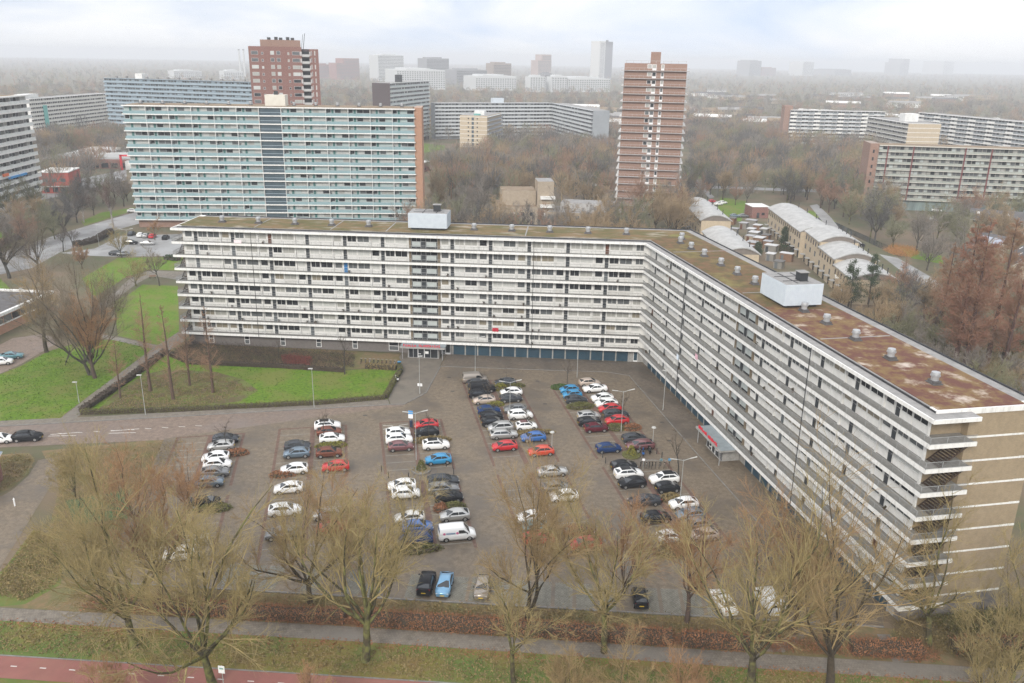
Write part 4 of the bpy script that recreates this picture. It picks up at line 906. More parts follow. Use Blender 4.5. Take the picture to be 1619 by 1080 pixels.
# red sheds and garage walls there
for (p, q, d, h, m, lab) in (((58.0,181.3), (64.8,182.5), 8, 4.5, RBRICK, 'low red brick garage beside the barrel roofed terrace'), ((39.8,178.3), (43.7,178.9), 6, 4, RBRICK, 'small red brick shed next to the white cars'), ((-99.8,290.3), (-94.7,305.2), 10, 5, RBRICK, 'small red brick building right of the teal flats'), ((58.3,65.7), (71.1,62.2), 9, 4, LBR, 'low beige building with pale flat roof behind the conifers')):
    W, rz = frame(p, q); t = empty('brick_shed', (p[0], p[1], 0), rz, lab, 'shed'); foot(p, q, d, 2)
    b = MB(); b.quadbox(0, W, 0, d, 0, h, 0, 1); b.build('wall', [m, ROOFG], t); part('roof_edge', t, -0.15, W+0.15, -0.15, d+0.15, h, h+0.25, FASCIA)
    part('door', t, W*0.3, W*0.3+1.1, -0.06, 0.02, 0.02, 2.2, DOORD); part('window', t, W*0.6, W*0.6+1.2, -0.06, 0.02, 1.2, 2.2, GLASSD)
# garden sheds between the terraces
random.seed(77)
SHEDR = [mat('shed_roof_grey', (0.34, 0.34, 0.35), None, rough=0.7), mat('shed_roof_dark', (0.13, 0.125, 0.12), None, rough=0.8), mat('shed_roof_pale', (0.5, 0.5, 0.5), None, rough=0.6)]
SHEDW = [mat('shed_wood', (0.22, 0.13, 0.08), (0.17, 0.10, 0.06), 2, 0.85), mat('shed_wood_grey', (0.22, 0.21, 0.19), None, rough=0.85), LBR]
for i, p in enumerate([(48.0,164.4), (48.6,156.7), (52.0,162.4), (45.4,143.9), (49.1,144.5), (52.9,152.4), (46.5,132.7), (51.0,135.7), (51.1,127.0), (47.0,119.2), (49.8,116.6), (52.8,121.1), (47.4,103.1), (51.9,103.7), (47.6,92.7), (42.2,113.5), (53.9,145.3), (54.2,131.8)]):
    t = empty('garden_shed', (p[0], p[1], 0), rz=R(-30)+random.choice((0, math.pi/2)), label='small wooden garden shed with flat roof in the back gardens of the terraces', cat='shed', group='garden sheds behind the terraces')
    wd, dp, h = random.uniform(2.4, 4.2), random.uniform(2.2, 3.2), random.uniform(2.1, 2.6)
    b = MB(); b.quadbox(0, wd, 0, dp, 0, h); b.build('wall', [random.choice(SHEDW)], t)
    b = MB(); b.prism([(-0.2, -0.2), (wd+0.2, -0.2), (wd+0.2, dp+0.2), (-0.2, dp+0.2)], h, h+0.12); o = b.build('roof', [random.choice(SHEDR)], t)
    part('door', t, 0.4, 1.25, -0.05, 0.01, 0.02, 1.95, random.choice([DOORG, DOORW, DOORD]))
FOOT.append(((46.9,172.4)[0], (46.9,172.4)[1], 0.0, 0, 40, -70, 5))
# houses with dark pitched roofs at the east edge
def house(label, p, q, depth, H, ridge, wallm=LBR, roofm=ROOFD, panels=0):
    W, rz = frame(p, q); t = empty('terraced_house', (p[0], p[1], 0), rz, label, 'house'); foot(p, q, depth, 2)
    b = MB(); b.quadbox(0, W, 0, depth, 0, H)
    b.face([(0, 0, H), (0, depth/2, H+ridge), (0, depth, H)]); b.face([(W, 0, H), (W, depth, H), (W, depth/2, H+ridge)]); b.build('wall', [wallm], t)
    b = MB()
    for (y0, z0, y1, z1) in ((-0.5, H-0.3, depth/2, H+ridge+0.05), (depth+0.5, H-0.3, depth/2, H+ridge+0.05)):
        pts = [(-0.3, y0, z0), (W+0.3, y0, z0), (W+0.3, y1, z1), (-0.3, y1, z1)]
        b.face(pts if y0 < 0 else pts[::-1], 0); b.face([(x, y, z-0.18) for x, y, z in (pts[::-1] if y0 < 0 else pts)], 1)
        for k in range(4):
            a, c = pts[k], pts[(k+1) % 4]; b.face([a, (a[0], a[1], a[2]-0.18), (c[0], c[1], c[2]-0.18), c], 1)
    rf = b.build('roof', [roofm, FASCIA], t)
    sl = math.atan2(ridge, depth/2)
    for i in range(panels):
        o = part('solar_panel', rf, 0, 3.6, 0, 2.6, 0, 0.08, mat('solar_blue', (0.30, 0.33, 0.40), None, rough=0.15, spec=0.7)); o.location = (2+4.2*i, depth*0.14, H+ridge*0.30); o.rotation_euler = (sl, 0, 0)
    for i in range(int(W/5)):
        part('window', t, 1+5*i, 2.6+5*i, -0.06, 0.04, H-1.9, H-0.6, GLASSD); part('window', t, 1+5*i, 3+5*i, -0.06, 0.04, 0.8, 2.2, GLASSM)
        if not panels and i % 2 == 0: o = part('skylight', rf, 0, 0.9, 0, 1.2, 0, 0.08, SIGNW); o.location = (2+5*i, depth*0.25, H+ridge*0.5); o.rotation_euler = (sl, 0, 0)
    return t
house('row of beige houses under one long dark roof with skylights, at the eastern edge', (135.4,163.1), (156.6,154.4), 9, 5.5, 3.2)
house('house with pale solar panels on its dark roof, beside the red-brown trees', (115.4,116.8), (120.5,108.4), 9, 5, 3.5, panels=2)
house('beige gabled house at the eastern edge behind the red-brown trees', (121.3,102.5), (109.9,79.8), 10, 5, 4, LBR)
# low shops and school to the west
t = empty('shopping_centre', (-300.1,267.5)+(0,), R(8), 'sprawling low shopping centre with pale flat roofs and a red frame', 'shops'); foot((-300.1,267.5), (-268.9,303.5), 60, 2)
b = MB(); b.quadbox(0, 48, 6, 40, 0, 5, 0, 1); b.build('wall', [RBRICK, ROOFG], t)
b = MB(); b.quadbox(10, 62, 14, 52, 0, 7, 0, 1); b.build('upper_hall', [mat('metal_hall', (0.45, 0.46, 0.47), None, rough=0.6), mat('pale_roof', (0.55, 0.55, 0.54), (0.42, 0.42, 0.41), 0.15, 0.7)], t)
b = MB(); b.quadbox(46, 66, 2, 20, 0, 4.5, 0, 1); b.build('side_hall', [WHITE, mat('pale_roof', (0, 0, 0))], t)
for (x0, x1, z0, z1) in ((44, 45, 0, 8), (58, 59, 0, 8), (44, 59, 7.2, 8)): part('red_frame', t, x0, x1, 0.5, 1.2, z0, z1, RED)
for i in range(9): part('shop_window', t, 2+5*i, 5.6+5*i, 5.92, 6.02, 0.5, 3, GLASSD); part('roof_unit', t, 14+5*i, 16+5*i, 22+2*(i % 3), 24+2*(i % 3), 7, 8.2, ROOFG)
t = empty('shop_building', (-248.8,191.5)+(0,), R(14), 'red brick corner building with a pale roof beside the tall white block', 'building'); foot((-248.8,191.5), (-246.7,203.4), 12, 2)
b = MB(); b.quadbox(0, 12, 0, 16, 0, 9, 0, 1); b.build('wall', [mat('red_render', (0.42, 0.10, 0.08), (0.36, 0.09, 0.07), 0.8, 0.7), mat('pale_roof', (0, 0, 0))], t); part('canopy', t, -0.4, 12.4, -1.2, 0, 3, 3.3, FASCIA); part('roof_edge', t, -0.2, 12.2, -0.2, 16.2, 9, 9.4, FASCIA)
for i in range(3): part('window', t, 1.2+3.6*i, 3.4+3.6*i, -0.06, 0.03, 0.5, 2.6, GLASSD); part('window', t, 1.2+3.6*i, 3.4+3.6*i, -0.06, 0.03, 5, 6.5, GLASSM)
# low school at the west edge
C0 = (-139.5,22.2); C1 = (-139.5,3.4)
W, rz = frame(C1, C0); t = empty('school_building', C1+(0,), rz, 'low flat roofed building with white edge and window band, at the western road', 'building'); foot(C1, C0, 30, 3)
t.location = (C1[0]-60*math.cos(rz), C1[1]-60*math.sin(rz), 0); W += 60
b = MB(); b.quadbox(0, W, 0, 34, 0, 4.3, 0, 1); b.build('wall', [OBRICK, ROOFD], t)
for (x0, x1, y0, y1) in ((-0.4, W+0.4, -0.5, 0.25), (-0.4, W+0.4, 33.8, 34.4), (W-0.2, W+0.4, 0.25, 33.8)): part('roof_edge', t, x0, x1, y0, y1, 4.1, 4.75, FASCIA)
part('sill', t, 0, W, -0.16, 0.0, 2.0, 2.25, FASCIA)
for i in range(int(W/3)-1): part('window', t, 0.8+3*i, 3.5+3*i, -0.07, 0.02, 2.3, 3.7, GLASSM if i % 3 else GLASSD)
for i in range(5): part('rooflight', t, 8+16*i, 9.5+16*i, 8+3*(i % 3), 9.5+3*(i % 3), 4.3, 4.7, SIGNW)
# brick kiosk at the lower west edge
p = (-99.6,-69.0); t = empty('brick_pavilion', p+(0,), R(15), 'small brick pavilion with a slate blue roof at the western edge', 'building'); foot(p, (p[0]+8, p[1]), 6, 1)
b = MB(); b.quadbox(0, 5.4, 0, 7, 0, 3.0); b.build('wall', [RBRICK], t)
b = MB(); b.face([(-0.3, -0.4, 3.0), (5.8, -0.4, 3.0), (5.8, 7.4, 4.3), (-0.3, 7.4, 4.3)]); b.face([(-0.3, 7.4, 4.15), (5.8, 7.4, 4.15), (5.8, -0.4, 2.85), (-0.3, -0.4, 2.85)])
for a_, c_ in (((-0.3, -0.4, 3.0), (5.8, -0.4, 3.0)), ((5.8, -0.4, 3.0), (5.8, 7.4, 4.3)), ((5.8, 7.4, 4.3), (-0.3, 7.4, 4.3)), ((-0.3, 7.4, 4.3), (-0.3, -0.4, 3.0))): b.face([a_, (a_[0], a_[1], a_[2]-0.15), (c_[0], c_[1], c_[2]-0.15), c_], 1)
b.build('roof', [mat('slate_blue', (0.20, 0.24, 0.30), None, rough=0.5), FASCIA], t); part('gate', t, 5.5, 5.6, 0.5, 2.5, 0, 2.2, mat('gate_green', (0.20, 0.30, 0.27), None, rough=0.6))
part('window', t, 5.4, 5.46, 3.4, 5.2, 1, 2.2, GLASSD)
# skyline in the haze
random.seed(91)
SKY = [
 ('pale glass office tower, the tallest on the skyline', ((53.8,2809.3,122.1), (99.7,2849.7)), 0, 'twin', 0),
 ('stepped pinkish office tower left of the tallest one', ((-134.5,2466.6,75.2), (-95.8,2498.8)), 0, 'step', 1),
 ('white horizontally banded office tower on the skyline', ((-539.0,2130.6,64.9), (-480.9,2178.9)), 0, 'band', 2),
 ('grey office block right of the white banded tower', ((-426.7,2223.8,59.1), (-372.3,2269.1)), 0, 'band', 3),
 ('red-brown stepped office tower on the western skyline', ((-663.9,2176.7,55.1), (-612.6,2221.9)), 0, 'step', 4),
 ('low pink-brown office block beside the red tower', ((-744.6,2272.2,37.3), (-714.5,2300.4)), 0, 'band', 4),
 ('white office slab with window grid below the grey block', ((-364.2,1521.2,37.5), (-277.8,1573.1)), 0, 'grid', 2),
 ('long low office with dark roof in the middle of the skyline', ((-303.8,1927.5,34.6), (-235.7,1975.9)), 0, 'band', 3),
 ('brown banded office block with open top on the skyline', ((-232.0,2099.2,49.7), (-188.6,2131.6)), 0, 'band', 5),
 ('broad white office with a flat cap', ((-212.6,1536.9,28.2), (-136.5,1580.8)), 0, 'grid', 2),
 ('white gridded office left of the dark portal', ((-105.8,1527.1,29.1), (-77.1,1543.1)), 0, 'grid', 2),
 ('dark portal shaped office on the skyline', ((-88.5,1771.7,31.9), (-72.0,1781.9)), 0, 'band', 3),
 ('white gridded office right of the dark portal', ((-65.0,1549.9,29.5), (-35.6,1566.2)), 0, 'grid', 2),
 ('long white office ending below the tallest tower', ((-33.1,1567.6,26.2), (50.4,1614.2)), 0, 'grid', 2),
 ('dark office tower on the eastern skyline', ((855.2,4421.2,73.6), (928.3,4500.3)), 0, 'band', 3),
 ('pale apartment tower farther east on the skyline', ((1217.9,4814.1,72.9), (1298.6,4901.5)), 0, 'band', 2),
 ('round topped dark tower far out on the eastern skyline', ((2199.6,6133.2,108.0), (2299.9,6246.2)), 0, 'step', 3),
 ('faint white tower far out on the eastern skyline', ((2955.3,7299.7,103.1), (3109.1,7480.4)), 0, 'band', 2),
 ('faint grey block below the eastern skyline towers', ((936.5,4509.3,40.7), (1029.5,4610.0)), 0, 'band', 4),
 ('low grey hall at the eastern horizon', ((1473.5,5090.9,35.0), (1606.2,5234.7)), 0, 'band', 3),
 ('white works hall left of the red tower', ((-1034.2,2000.2,18.3), (-982.7,2048.6)), 0, 'grid', 2),
 ('pale factory hall beyond the blue-grey block', ((-893.6,1974.2,21.0), (-856.2,2007.2)), 0, 'grid', 2),
]
SM = [(mat('sky_pale', (0.58, 0.58, 0.57), None, rough=0.6), mat('sky_slate', (0.17, 0.17, 0.19), None, rough=0.5)), (mat('sky_pink', (0.36, 0.27, 0.24), None, rough=0.7), GLASSM), (mat('sky_white', (0.52, 0.53, 0.53), None, rough=0.6), GLASSM), (mat('sky_grey', (0.22, 0.22, 0.23), None, rough=0.6), GLASSD), (mat('sky_red', (0.26, 0.12, 0.10), None, rough=0.7), GLASSM), (mat('sky_brown', (0.26, 0.2, 0.16), None, rough=0.7), GLASSD)]
for (lab, (p, q), H, style, mi) in SKY:
    H = p[2]; W, rz = frame(p, q); t = empty('office_tower' if H > 45 else 'office_building', (p[0], p[1], 0), rz, lab, 'building'); foot(p, q, 60, 5)
    m, m2 = SM[mi]; b = MB(); d = max(18, W*0.7)
    if style == 'twin': b.quadbox(0, W*0.42, 0, d, 0, H, 0); b.quadbox(W*0.42, W, 2, d+3, 0, H-0.8, 1); b.quadbox(W*0.55, W*0.68, 4, 8, H-0.8, H+4, 1)
    elif style == 'step': b.quadbox(0, W, 0, d, 0, H*0.78, 0); b.quadbox(W*0.3, W, 1, d-1, H*0.78, H, 0)
    else: b.quadbox(0, W, 0, d, 0, H, 0); b.quadbox(W*0.2, W*0.7, 3, d-3, H, H+3, 0)
    b.build('wall', [m, m2], t)
    n = int(H/3.6); wb = MB()
    for k in range(1, n):
        z = k*3.6
        if style == 'grid':
            c = max(3, int(W/5))
            for i in range(c): wb.quadbox(W*(i+.2)/c, W*(i+.8)/c, -0.08, 0.04, z, z+1.9)
        elif style == 'twin': wb.quadbox(W*.06, W*.36, -0.08, .04, z, z+1.5)
        else: wb.quadbox(0.8, W*(1 if z < H*0.78 or style != 'step' else 1)-0.8, -0.08 if z < H*0.75 or style != 'step' else 0.92, .04 if z < H*.75 or style != 'step' else 1.04, z, z+1.6) if not (style == 'step' and z > H*0.74) else wb.quadbox(W*.35, W-.8, 0.92, 1.04, z, z+1.6)
    wb.build('window_row', [m2 if m2 is not m else GLASSM], t, kind='stuff')
# estate of small far houses between the woods: each row of roofs a house block
random.seed(17)
def far_house(x, y, rz, W, lab, grp):
    t = empty('house_row', (x, y, 0), rz, lab, 'houses', grp); FOOT.append((x, y, rz, -3, W+3, -3, 13))
    h = random.uniform(5, 7); b = MB(); b.quadbox(0, W, 0, 10, 0, h, 0); b.build('wall', [random.choice([WHITE, LBR, PBRICK, CBRICK])], t)
    b = MB(); rg = 2.8
    b.face([(-.3, -.4, h), (W+.3, -.4, h), (W+.3, 5, h+rg), (-.3, 5, h+rg)]); b.face([(-.3, 5, h+rg), (W+.3, 5, h+rg), (W+.3, 10.4, h), (-.3, 10.4, h)])
    b.face([(-.3, -.4, h), (-.3, 5, h+rg), (-.3, 10.4, h)]); b.face([(W+.3, -.4, h), (W+.3, 10.4, h), (W+.3, 5, h+rg)]); b.face([(-.3, -.4, h), (-.3, 10.4, h), (W+.3, 10.4, h), (W+.3, -.4, h)])
    b.build('roof', [random.choice([ROOFG, ROOFD, FASCIA, ROOFB])], t)
    wb = MB()
    for i in range(int(W/4)): wb.quadbox(1+4*i, 3+4*i, -.06, .03, h-2.2, h-.8)
    wb.build('window_row', [GLASSM], t, kind='stuff')
for i in range(34): far_house(random.uniform(60, 420), random.uniform(620, 900), R(random.uniform(-25, 25)), random.uniform(18, 45), 'row of small pale houses far off between the eastern woods', 'far house rows to the east')
for i in range(30): far_house(random.uniform(-160, 60), random.uniform(640, 900), R(random.uniform(-25, 25)), random.uniform(18, 45), 'row of small pale houses far off below the skyline offices', 'far house rows below the skyline')
for i in range(26): far_house(random.uniform(150, 900), random.uniform(950, 1700), R(random.uniform(-25, 25)), random.uniform(30, 70), 'pale house row near the eastern horizon', 'house rows near the eastern horizon')
# works chimneys
for p in ((-958.5,2249.2), (-949.3,2258.4)):
    t = empty('works_chimney', p+(0,), 0, 'thin pale works chimney left of the red tower', 'chimney', 'works chimneys'); b = MB(); b.tube((0, 0, 0), (0, 0, 74), 3.2, 2.2, 10); b.build('shaft', [SM[2][0]], t)
    b = MB(); b.tube((0, 0, 71), (0, 0, 75), 2.9, 2.9, 10); b.build('cap', [SM[3][0]], t)
# ------------------------------------------------------------------ cars
def carpaint(name, c, metal=0.0, rough=0.28): return mat('paint_'+name, c, None, rough=rough, spec=0.35 if sum(c) > 0.3 else 0.1, metal=metal, coat=0.5 if sum(c) > 0.3 else 0.05)
CP = {k: carpaint(k, *v) for k, v in {
 'white': ((0.74, 0.74, 0.73),), 'offwhite': ((0.58, 0.56, 0.52),), 'silver': ((0.42, 0.42, 0.41), 0.5), 'beige': ((0.46, 0.38, 0.32), 0.2), 'tan': ((0.26, 0.23, 0.20), 0.4),
 'grey': ((0.17, 0.175, 0.18), 0.4), 'darkgrey': ((0.055, 0.06, 0.068), 0.3), 'black': ((0.014, 0.015, 0.018),), 'navy': ((0.012, 0.035, 0.11),), 'blue': ((0.025, 0.11, 0.33),),
 'cyan': ((0.02, 0.21, 0.41),), 'paleblue': ((0.16, 0.33, 0.50), 0.3), 'red': ((0.44, 0.014, 0.02),), 'orange': ((0.50, 0.055, 0.025),), 'maroon': ((0.085, 0.012, 0.02),), 'plum': ((0.17, 0.07, 0.075), 0.3), 'brown': ((0.16, 0.06, 0.04), 0.3), 'teal': ((0.10, 0.22, 0.25), 0.3), 'bluegrey': ((0.14, 0.19, 0.24), 0.4)}.items()}
CGL = mat('car_glass', (0.018, 0.022, 0.026), None, rough=0.06, spec=0.8)
TYRE = mat('tyre', (0.02, 0.02, 0.02), None, rough=0.85)
RIM = mat('wheel_rim', (0.42, 0.42, 0.42), None, rough=0.35, metal=0.7)
HEADL = mat('headlamp', (0.62, 0.64, 0.66), None, rough=0.12, spec=0.7)
TAILL = mat('tail_lamp', (0.42, 0.015, 0.02), None, rough=0.2, spec=0.6)
PLATE = mat('number_plate', (0.60, 0.42, 0.04), None, rough=0.5)
TRIM = mat('car_trim', (0.03, 0.03, 0.032), None, rough=0.6)
# kind: length, width, height, bonnet height, belt height, windscreen foot, roof front, roof rear, rear glass foot, tail height, wheelbase front/rear
KINDS = {
 'hatch':  (4.08, 1.78, 1.50, 0.98, 1.03, 0.86, 1.78, 3.20, 3.98, 1.08, 0.80, 3.36),
 'small':  (3.60, 1.66, 1.50, 0.98, 1.02, 0.72, 1.52, 2.95, 3.54, 1.06, 0.68, 3.04),
 'suv':    (4.38, 1.84, 1.62, 1.08, 1.14, 1.02, 1.88, 3.55, 4.28, 1.18, 0.86, 3.55),
 'estate': (4.62, 1.82, 1.50, 0.96, 1.02, 1.08, 2.00, 3.95, 4.54, 1.06, 0.90, 3.65),
 'sedan':  (4.62, 1.82, 1.45, 0.94, 1.00, 1.15, 2.05, 3.10, 4.05, 1.05, 0.90, 3.68),
 'mpv':    (4.35, 1.82, 1.66, 1.02, 1.08, 0.72, 1.70, 3.65, 4.27, 1.12, 0.86, 3.56),
 'van':    (4.90, 1.90, 1.95, 1.05, 1.15, 0.80, 1.55, 4.75, 4.86, 1.15, 0.90, 3.95),
}
def lerp(a, b, t): return a+(b-a)*t
def car_parts(kind):
    Ln, W, H, hb, belt, ws, rf, rr, rg, ht, wf, wr = KINDS[kind]
    hw = W/2
    # lower body loft: stations from the nose (x=0) to the tail
    def top(x):
        if x < ws: return 0.66+(hb-0.66)*math.sin(min(1, x/ws)*math.pi/2)**0.55
        if x < rg: return lerp(hb+0.02, max(belt, ht), min(1, (x-ws)/max(0.1, rg-ws)))
        return lerp(ht, ht-0.06, (x-rg)/max(0.05, Ln-rg))
    def half(x):
        t = min(1, x/0.55); u = min(1, (Ln-x)/0.45)
        return hw*(0.74+0.26*math.sin(t*math.pi/2)**0.7)*(0.84+0.16*math.sin(u*math.pi/2)**0.7)
    xs = [0, 0.05, 0.14, 0.35, 0.6, 0.9, ws, (ws+rf)/2, rf, (rf+rr)/2, rr, (rr+rg)/2, rg, (rg+Ln)/2, Ln-0.06, Ln]
    xs = sorted(set(round(x, 3) for x in xs)); V = []; F = []
    n = 9
    for x in xs:
        h = half(x); t = top(x); s = 0.20 if 0.1 < x < Ln-0.1 else 0.28
        if x == 0: t, s = 0.62, 0.34
        if x == Ln: t, s = ht-0.16, 0.36
        ring = [(-h*0.90, s), (-h, 0.46), (-h*0.99, lerp(0.46, t, 0.6)), (-h*0.93, t-0.03), (0, t+0.035)]
        ring = ring+[(-y, z) for y, z in reversed(ring[:-1])]
        V += [(x, y, z) for y, z in ring]
    for i in range(len(xs)-1):
        for j in range(n-1): F.append((i*n+j, (i+1)*n+j, (i+1)*n+j+1, i*n+j+1))
        F.append((i*n+n-1, (i+1)*n+n-1, (i+1)*n, i*n))
    F.append(tuple(range(n))); F.append(tuple((len(xs)-1)*n+j for j in reversed(range(n))))
    # cabin shell
    b0 = len(V); wb, wt = hw*0.91, hw*0.72
    if kind == 'van': wb, wt = hw*0.95, hw*0.88
    zb = min(top(ws), belt)-0.02
    base = [(ws, zb), (rf, belt-0.02), (rr, belt-0.02), (rg, ht-0.02)]
    topp = [(rf, H-0.06), (rf+0.25, H-0.01), ((rf+rr)/2, H), (rr, H-0.05)]
    cols = []
    for (x, z), (xt, zt) in ((base[0], (rf, H-0.07)), (base[1], (rf+0.2, H-0.02)), ((( rf+rr)/2, belt-0.02), ((rf+rr)/2, H)), (base[2], (rr-0.1, H-0.06)), (base[3], (rr, H-0.12))):
        i = len(V)
        V += [(x, -wb, z), (xt, -wt, zt-0.03), (xt, -wt*0.6, zt+0.01), (xt, wt*0.6, zt+0.01), (xt, wt, zt-0.03), (x, wb, z)]
        cols.append(i)
    for i, j in zip(cols, cols[1:]):
        for k in range(5): F.append((i+k, j+k, j+k+1, i+k+1))
    F.append(tuple(cols[0]+k for k in range(6))); F.append(tuple(cols[-1]+k for k in reversed(range(6))))
    b = MB(); b.v = V; b.f = F; b.m = [0]*len(F)
    # wheel arches in dark trim
    for wx in (wf, wr):
        for s in (-1, 1):
            y = s*hw*0.985; c = len(b.v); r = 0.40
            for i in range(11):
                a = math.pi*i/10; b.v.append((wx+r*math.cos(a), y+s*0.006, 0.30+r*math.sin(a)*0.95))
            b.v.append((wx-r, y+s*0.006, 0.16)); b.v.append((wx+r, y+s*0.006, 0.16)); idx = [c+i for i in range(13)]
            b.f.append(tuple(idx if s < 0 else idx[::-1])); b.m.append(1)
    b.quadbox(0.25, Ln-0.2, -hw*0.86, hw*0.86, 0.13, 0.34, 1)  # dark underbody box added to deepen the contact shadow below the car
    out_ = {}
    me = b.mesh('body', [CP['white'], TRIM]); 
    for p in me.polygons: p.use_smooth = p.material_index == 0 and len(p.vertices) == 4
    out_['body'] = me
    def glass(pts, off):
        g = MB(); g.face(pts); nrm = (Vector(pts[1])-Vector(pts[0])).cross(Vector(pts[2])-Vector(pts[0])).normalized()*0.012
        g = MB(); q = [Vector(p)+nrm for p in pts]; r_ = [Vector(p)-nrm for p in pts]; g.face(q); m = len(pts)
        for i in range(m): g.face([r_[i], r_[(i+1) % m], q[(i+1) % m], q[i]])
        return g.mesh('glass', [CGL])
    def along(p, q, t): return tuple(lerp(a, c, t) for a, c in zip(p, q))
    fl, fr, tl, tr = (ws, -wb, zb), (ws, wb, zb), (rf, -wt, H-0.10), (rf, wt, H-0.10)
    def inset(a, b_, c, d, mu, mv):
        # a,b bottom left/right, c,d top right/left
        bl = along(along(a, d, mv), along(b_, c, mv), mu); br = along(along(a, d, mv), along(b_, c, mv), 1-mu)
        trr = along(along(a, d, 1-mv), along(b_, c, 1-mv), 1-mu); tll = along(along(a, d, 1-mv), along(b_, c, 1-mv), mu)
        return [bl, br, trr, tll]
    out_['windscreen'] = glass(inset(fr, fl, tl, tr, 0.05, 0.05), 0)
    rl, rrp, rtl, rtr = (rg, -wb, ht-0.02), (rg, wb, ht-0.02), (rr, -wt, H-0.15), (rr, wt, H-0.15)
    out_['rear_window'] = glass(inset(rl, rrp, rtr, rtl, 0.08, 0.14 if kind != 'van' else 0.3), 0)
    sides = []
    mid = (rf+rr)/2
    A_ = (ws, belt-0.0), (rf+0.2, H-0.05)
    for s in (-1, 1):
        def P(x, t): # point on the side shell: t 0 belt .. 1 roof rail
            xt = x
            return (xt, s*lerp(wb, wt, t)*1.004, lerp(belt-0.02, H-0.05, t))
        fr0 = [P(lerp(ws, rf, 0.30)+0.08, 0.08), P(mid-0.03, 0.08), P(mid-0.03, 0.84), P(lerp(ws, rf, 0.95)+0.06, 0.84)]
        re0 = [P(mid+0.03, 0.08), P(lerp(rr, rg, 0.42), 0.14), P(rr-0.15, 0.80), P(mid+0.03, 0.84)]
        if kind == 'van':
            fr0 = [P(ws+0.35, 0.06), P(rf+0.75, 0.06), P(rf+0.75, 0.62), P(rf+0.12, 0.62)]; re0 = None
        for q in (fr0, re0):
            if q is None: continue
            sides.append(glass(q if s < 0 else q[::-1], 0))
    out_['side'] = sides
    wm = MB(); wm.tube((0, -0.10, 0), (0, 0.10, 0), 0.325, 0.325, 18, 0); wheel = wm.mesh('wheel', [TYRE])
    rm = MB(); rm.tube((0, -0.105, 0), (0, 0.105, 0), 0.20, 0.20, 10, 0); rim = rm.mesh('rim', [RIM])
    out_['wheel'] = wheel; out_['rim'] = rim; out_['wpos'] = [(wx, s*(hw-0.10), 0.325) for wx in (wf, wr) for s in (-1, 1)]
    hl = MB(); hl.quadbox(-0.02, 0.26, -0.14, 0.14, -0.07, 0.07); out_['headlight'] = hl.mesh('headlight', [HEADL])
    tl_ = MB(); tl_.quadbox(-0.16, 0.03, -0.10, 0.10, -0.11, 0.11); out_['tail_light'] = tl_.mesh('tail_light', [TAILL])
    out_['hpos'] = [(0.06, s*hw*0.66, 0.66) for s in (-1, 1)]; out_['tpos'] = [(Ln-0.06, s*hw*0.74, ht-0.18) for s in (-1, 1)]
    pl = MB(); pl.quadbox(-0.015, 0.015, -0.26, 0.26, -0.055, 0.055); out_['plate'] = pl.mesh('number_plate', [PLATE])
    out_['ppos'] = [(-0.012, 0, 0.46), (Ln+0.012, 0, 0.62)]
    mr = MB(); mr.quadbox(-0.07, 0.07, -0.09, 0.09, -0.06, 0.06); out_['mirror'] = mr.mesh('mirror', [TRIM]); out_['mpos'] = [(ws+0.42, s*(hw+0.07), belt+0.03) for s in (-1, 1)]
    out_['L'] = Ln; out_['rg'] = rg; out_['rf'] = rf; out_['rr'] = rr; out_['wt'] = wt; out_['H'] = H; out_['hw'] = hw; out_['belt'] = belt
    return out_
CARM = {k: car_parts(k) for k in KINDS}
def car(kind, colour, x, y, heading, label, roofc=None, name=None, group=None, detail=True, z=0.04):
    """heading: direction of the nose in radians"""
    c = CARM[kind]; Ln = c['L']
    t = empty(name or ('van' if kind == 'van' else 'car'), (x, y, z), heading+math.pi, label, 'van' if kind == 'van' else 'car', group)
    ox = -Ln/2
    def add(nm, me, p, par=t):
        o = bpy.data.objects.new(nm, me); link(o, par); o.location = (p[0]+(ox if par is t else 0), p[1], p[2]); return o
    o = add('body', c['body'], (0, 0, 0)); o.material_slots[0].link = 'OBJECT'; o.material_slots[0].material = CP[colour]
    add('windscreen', c['windscreen'], (0, 0, 0)); add('rear_window', c['rear_window'], (0, 0, 0))
    for m in c['side']: add('side_window', m, (0, 0, 0))
    for p in c['wpos']:
        o = add('wheel', c['wheel'], p); add('rim', c['rim'], (0, 0, 0), o)
    if detail:
        for p in c['hpos']: add('headlight', c['headlight'], p)
        for p in c['tpos']: add('tail_light', c['tail_light'], p)
        for p in c['ppos']: add('number_plate', c['plate'], p)
        for p in c['mpos']: add('mirror', c['mirror'], p)
    if roofc:
        b = MB(); b.quadbox(c['rf']+0.1, c['rr']-0.05, -c['wt']*0.9, c['wt']*0.9, c['H']-0.02, c['H']+0.012); o = b.build('roof_panel', [CP[roofc]], t); o.location = (ox, 0, 0)
    return t
RW, LW = PROT, PROT+math.pi                      # nose to the right / left across a row
def pcar(kind, colour, a, b, right, label, roofc=None):
    p = pk(a, b); return car(kind, colour, p[0], p[1], RW if right else LW, label, roofc)
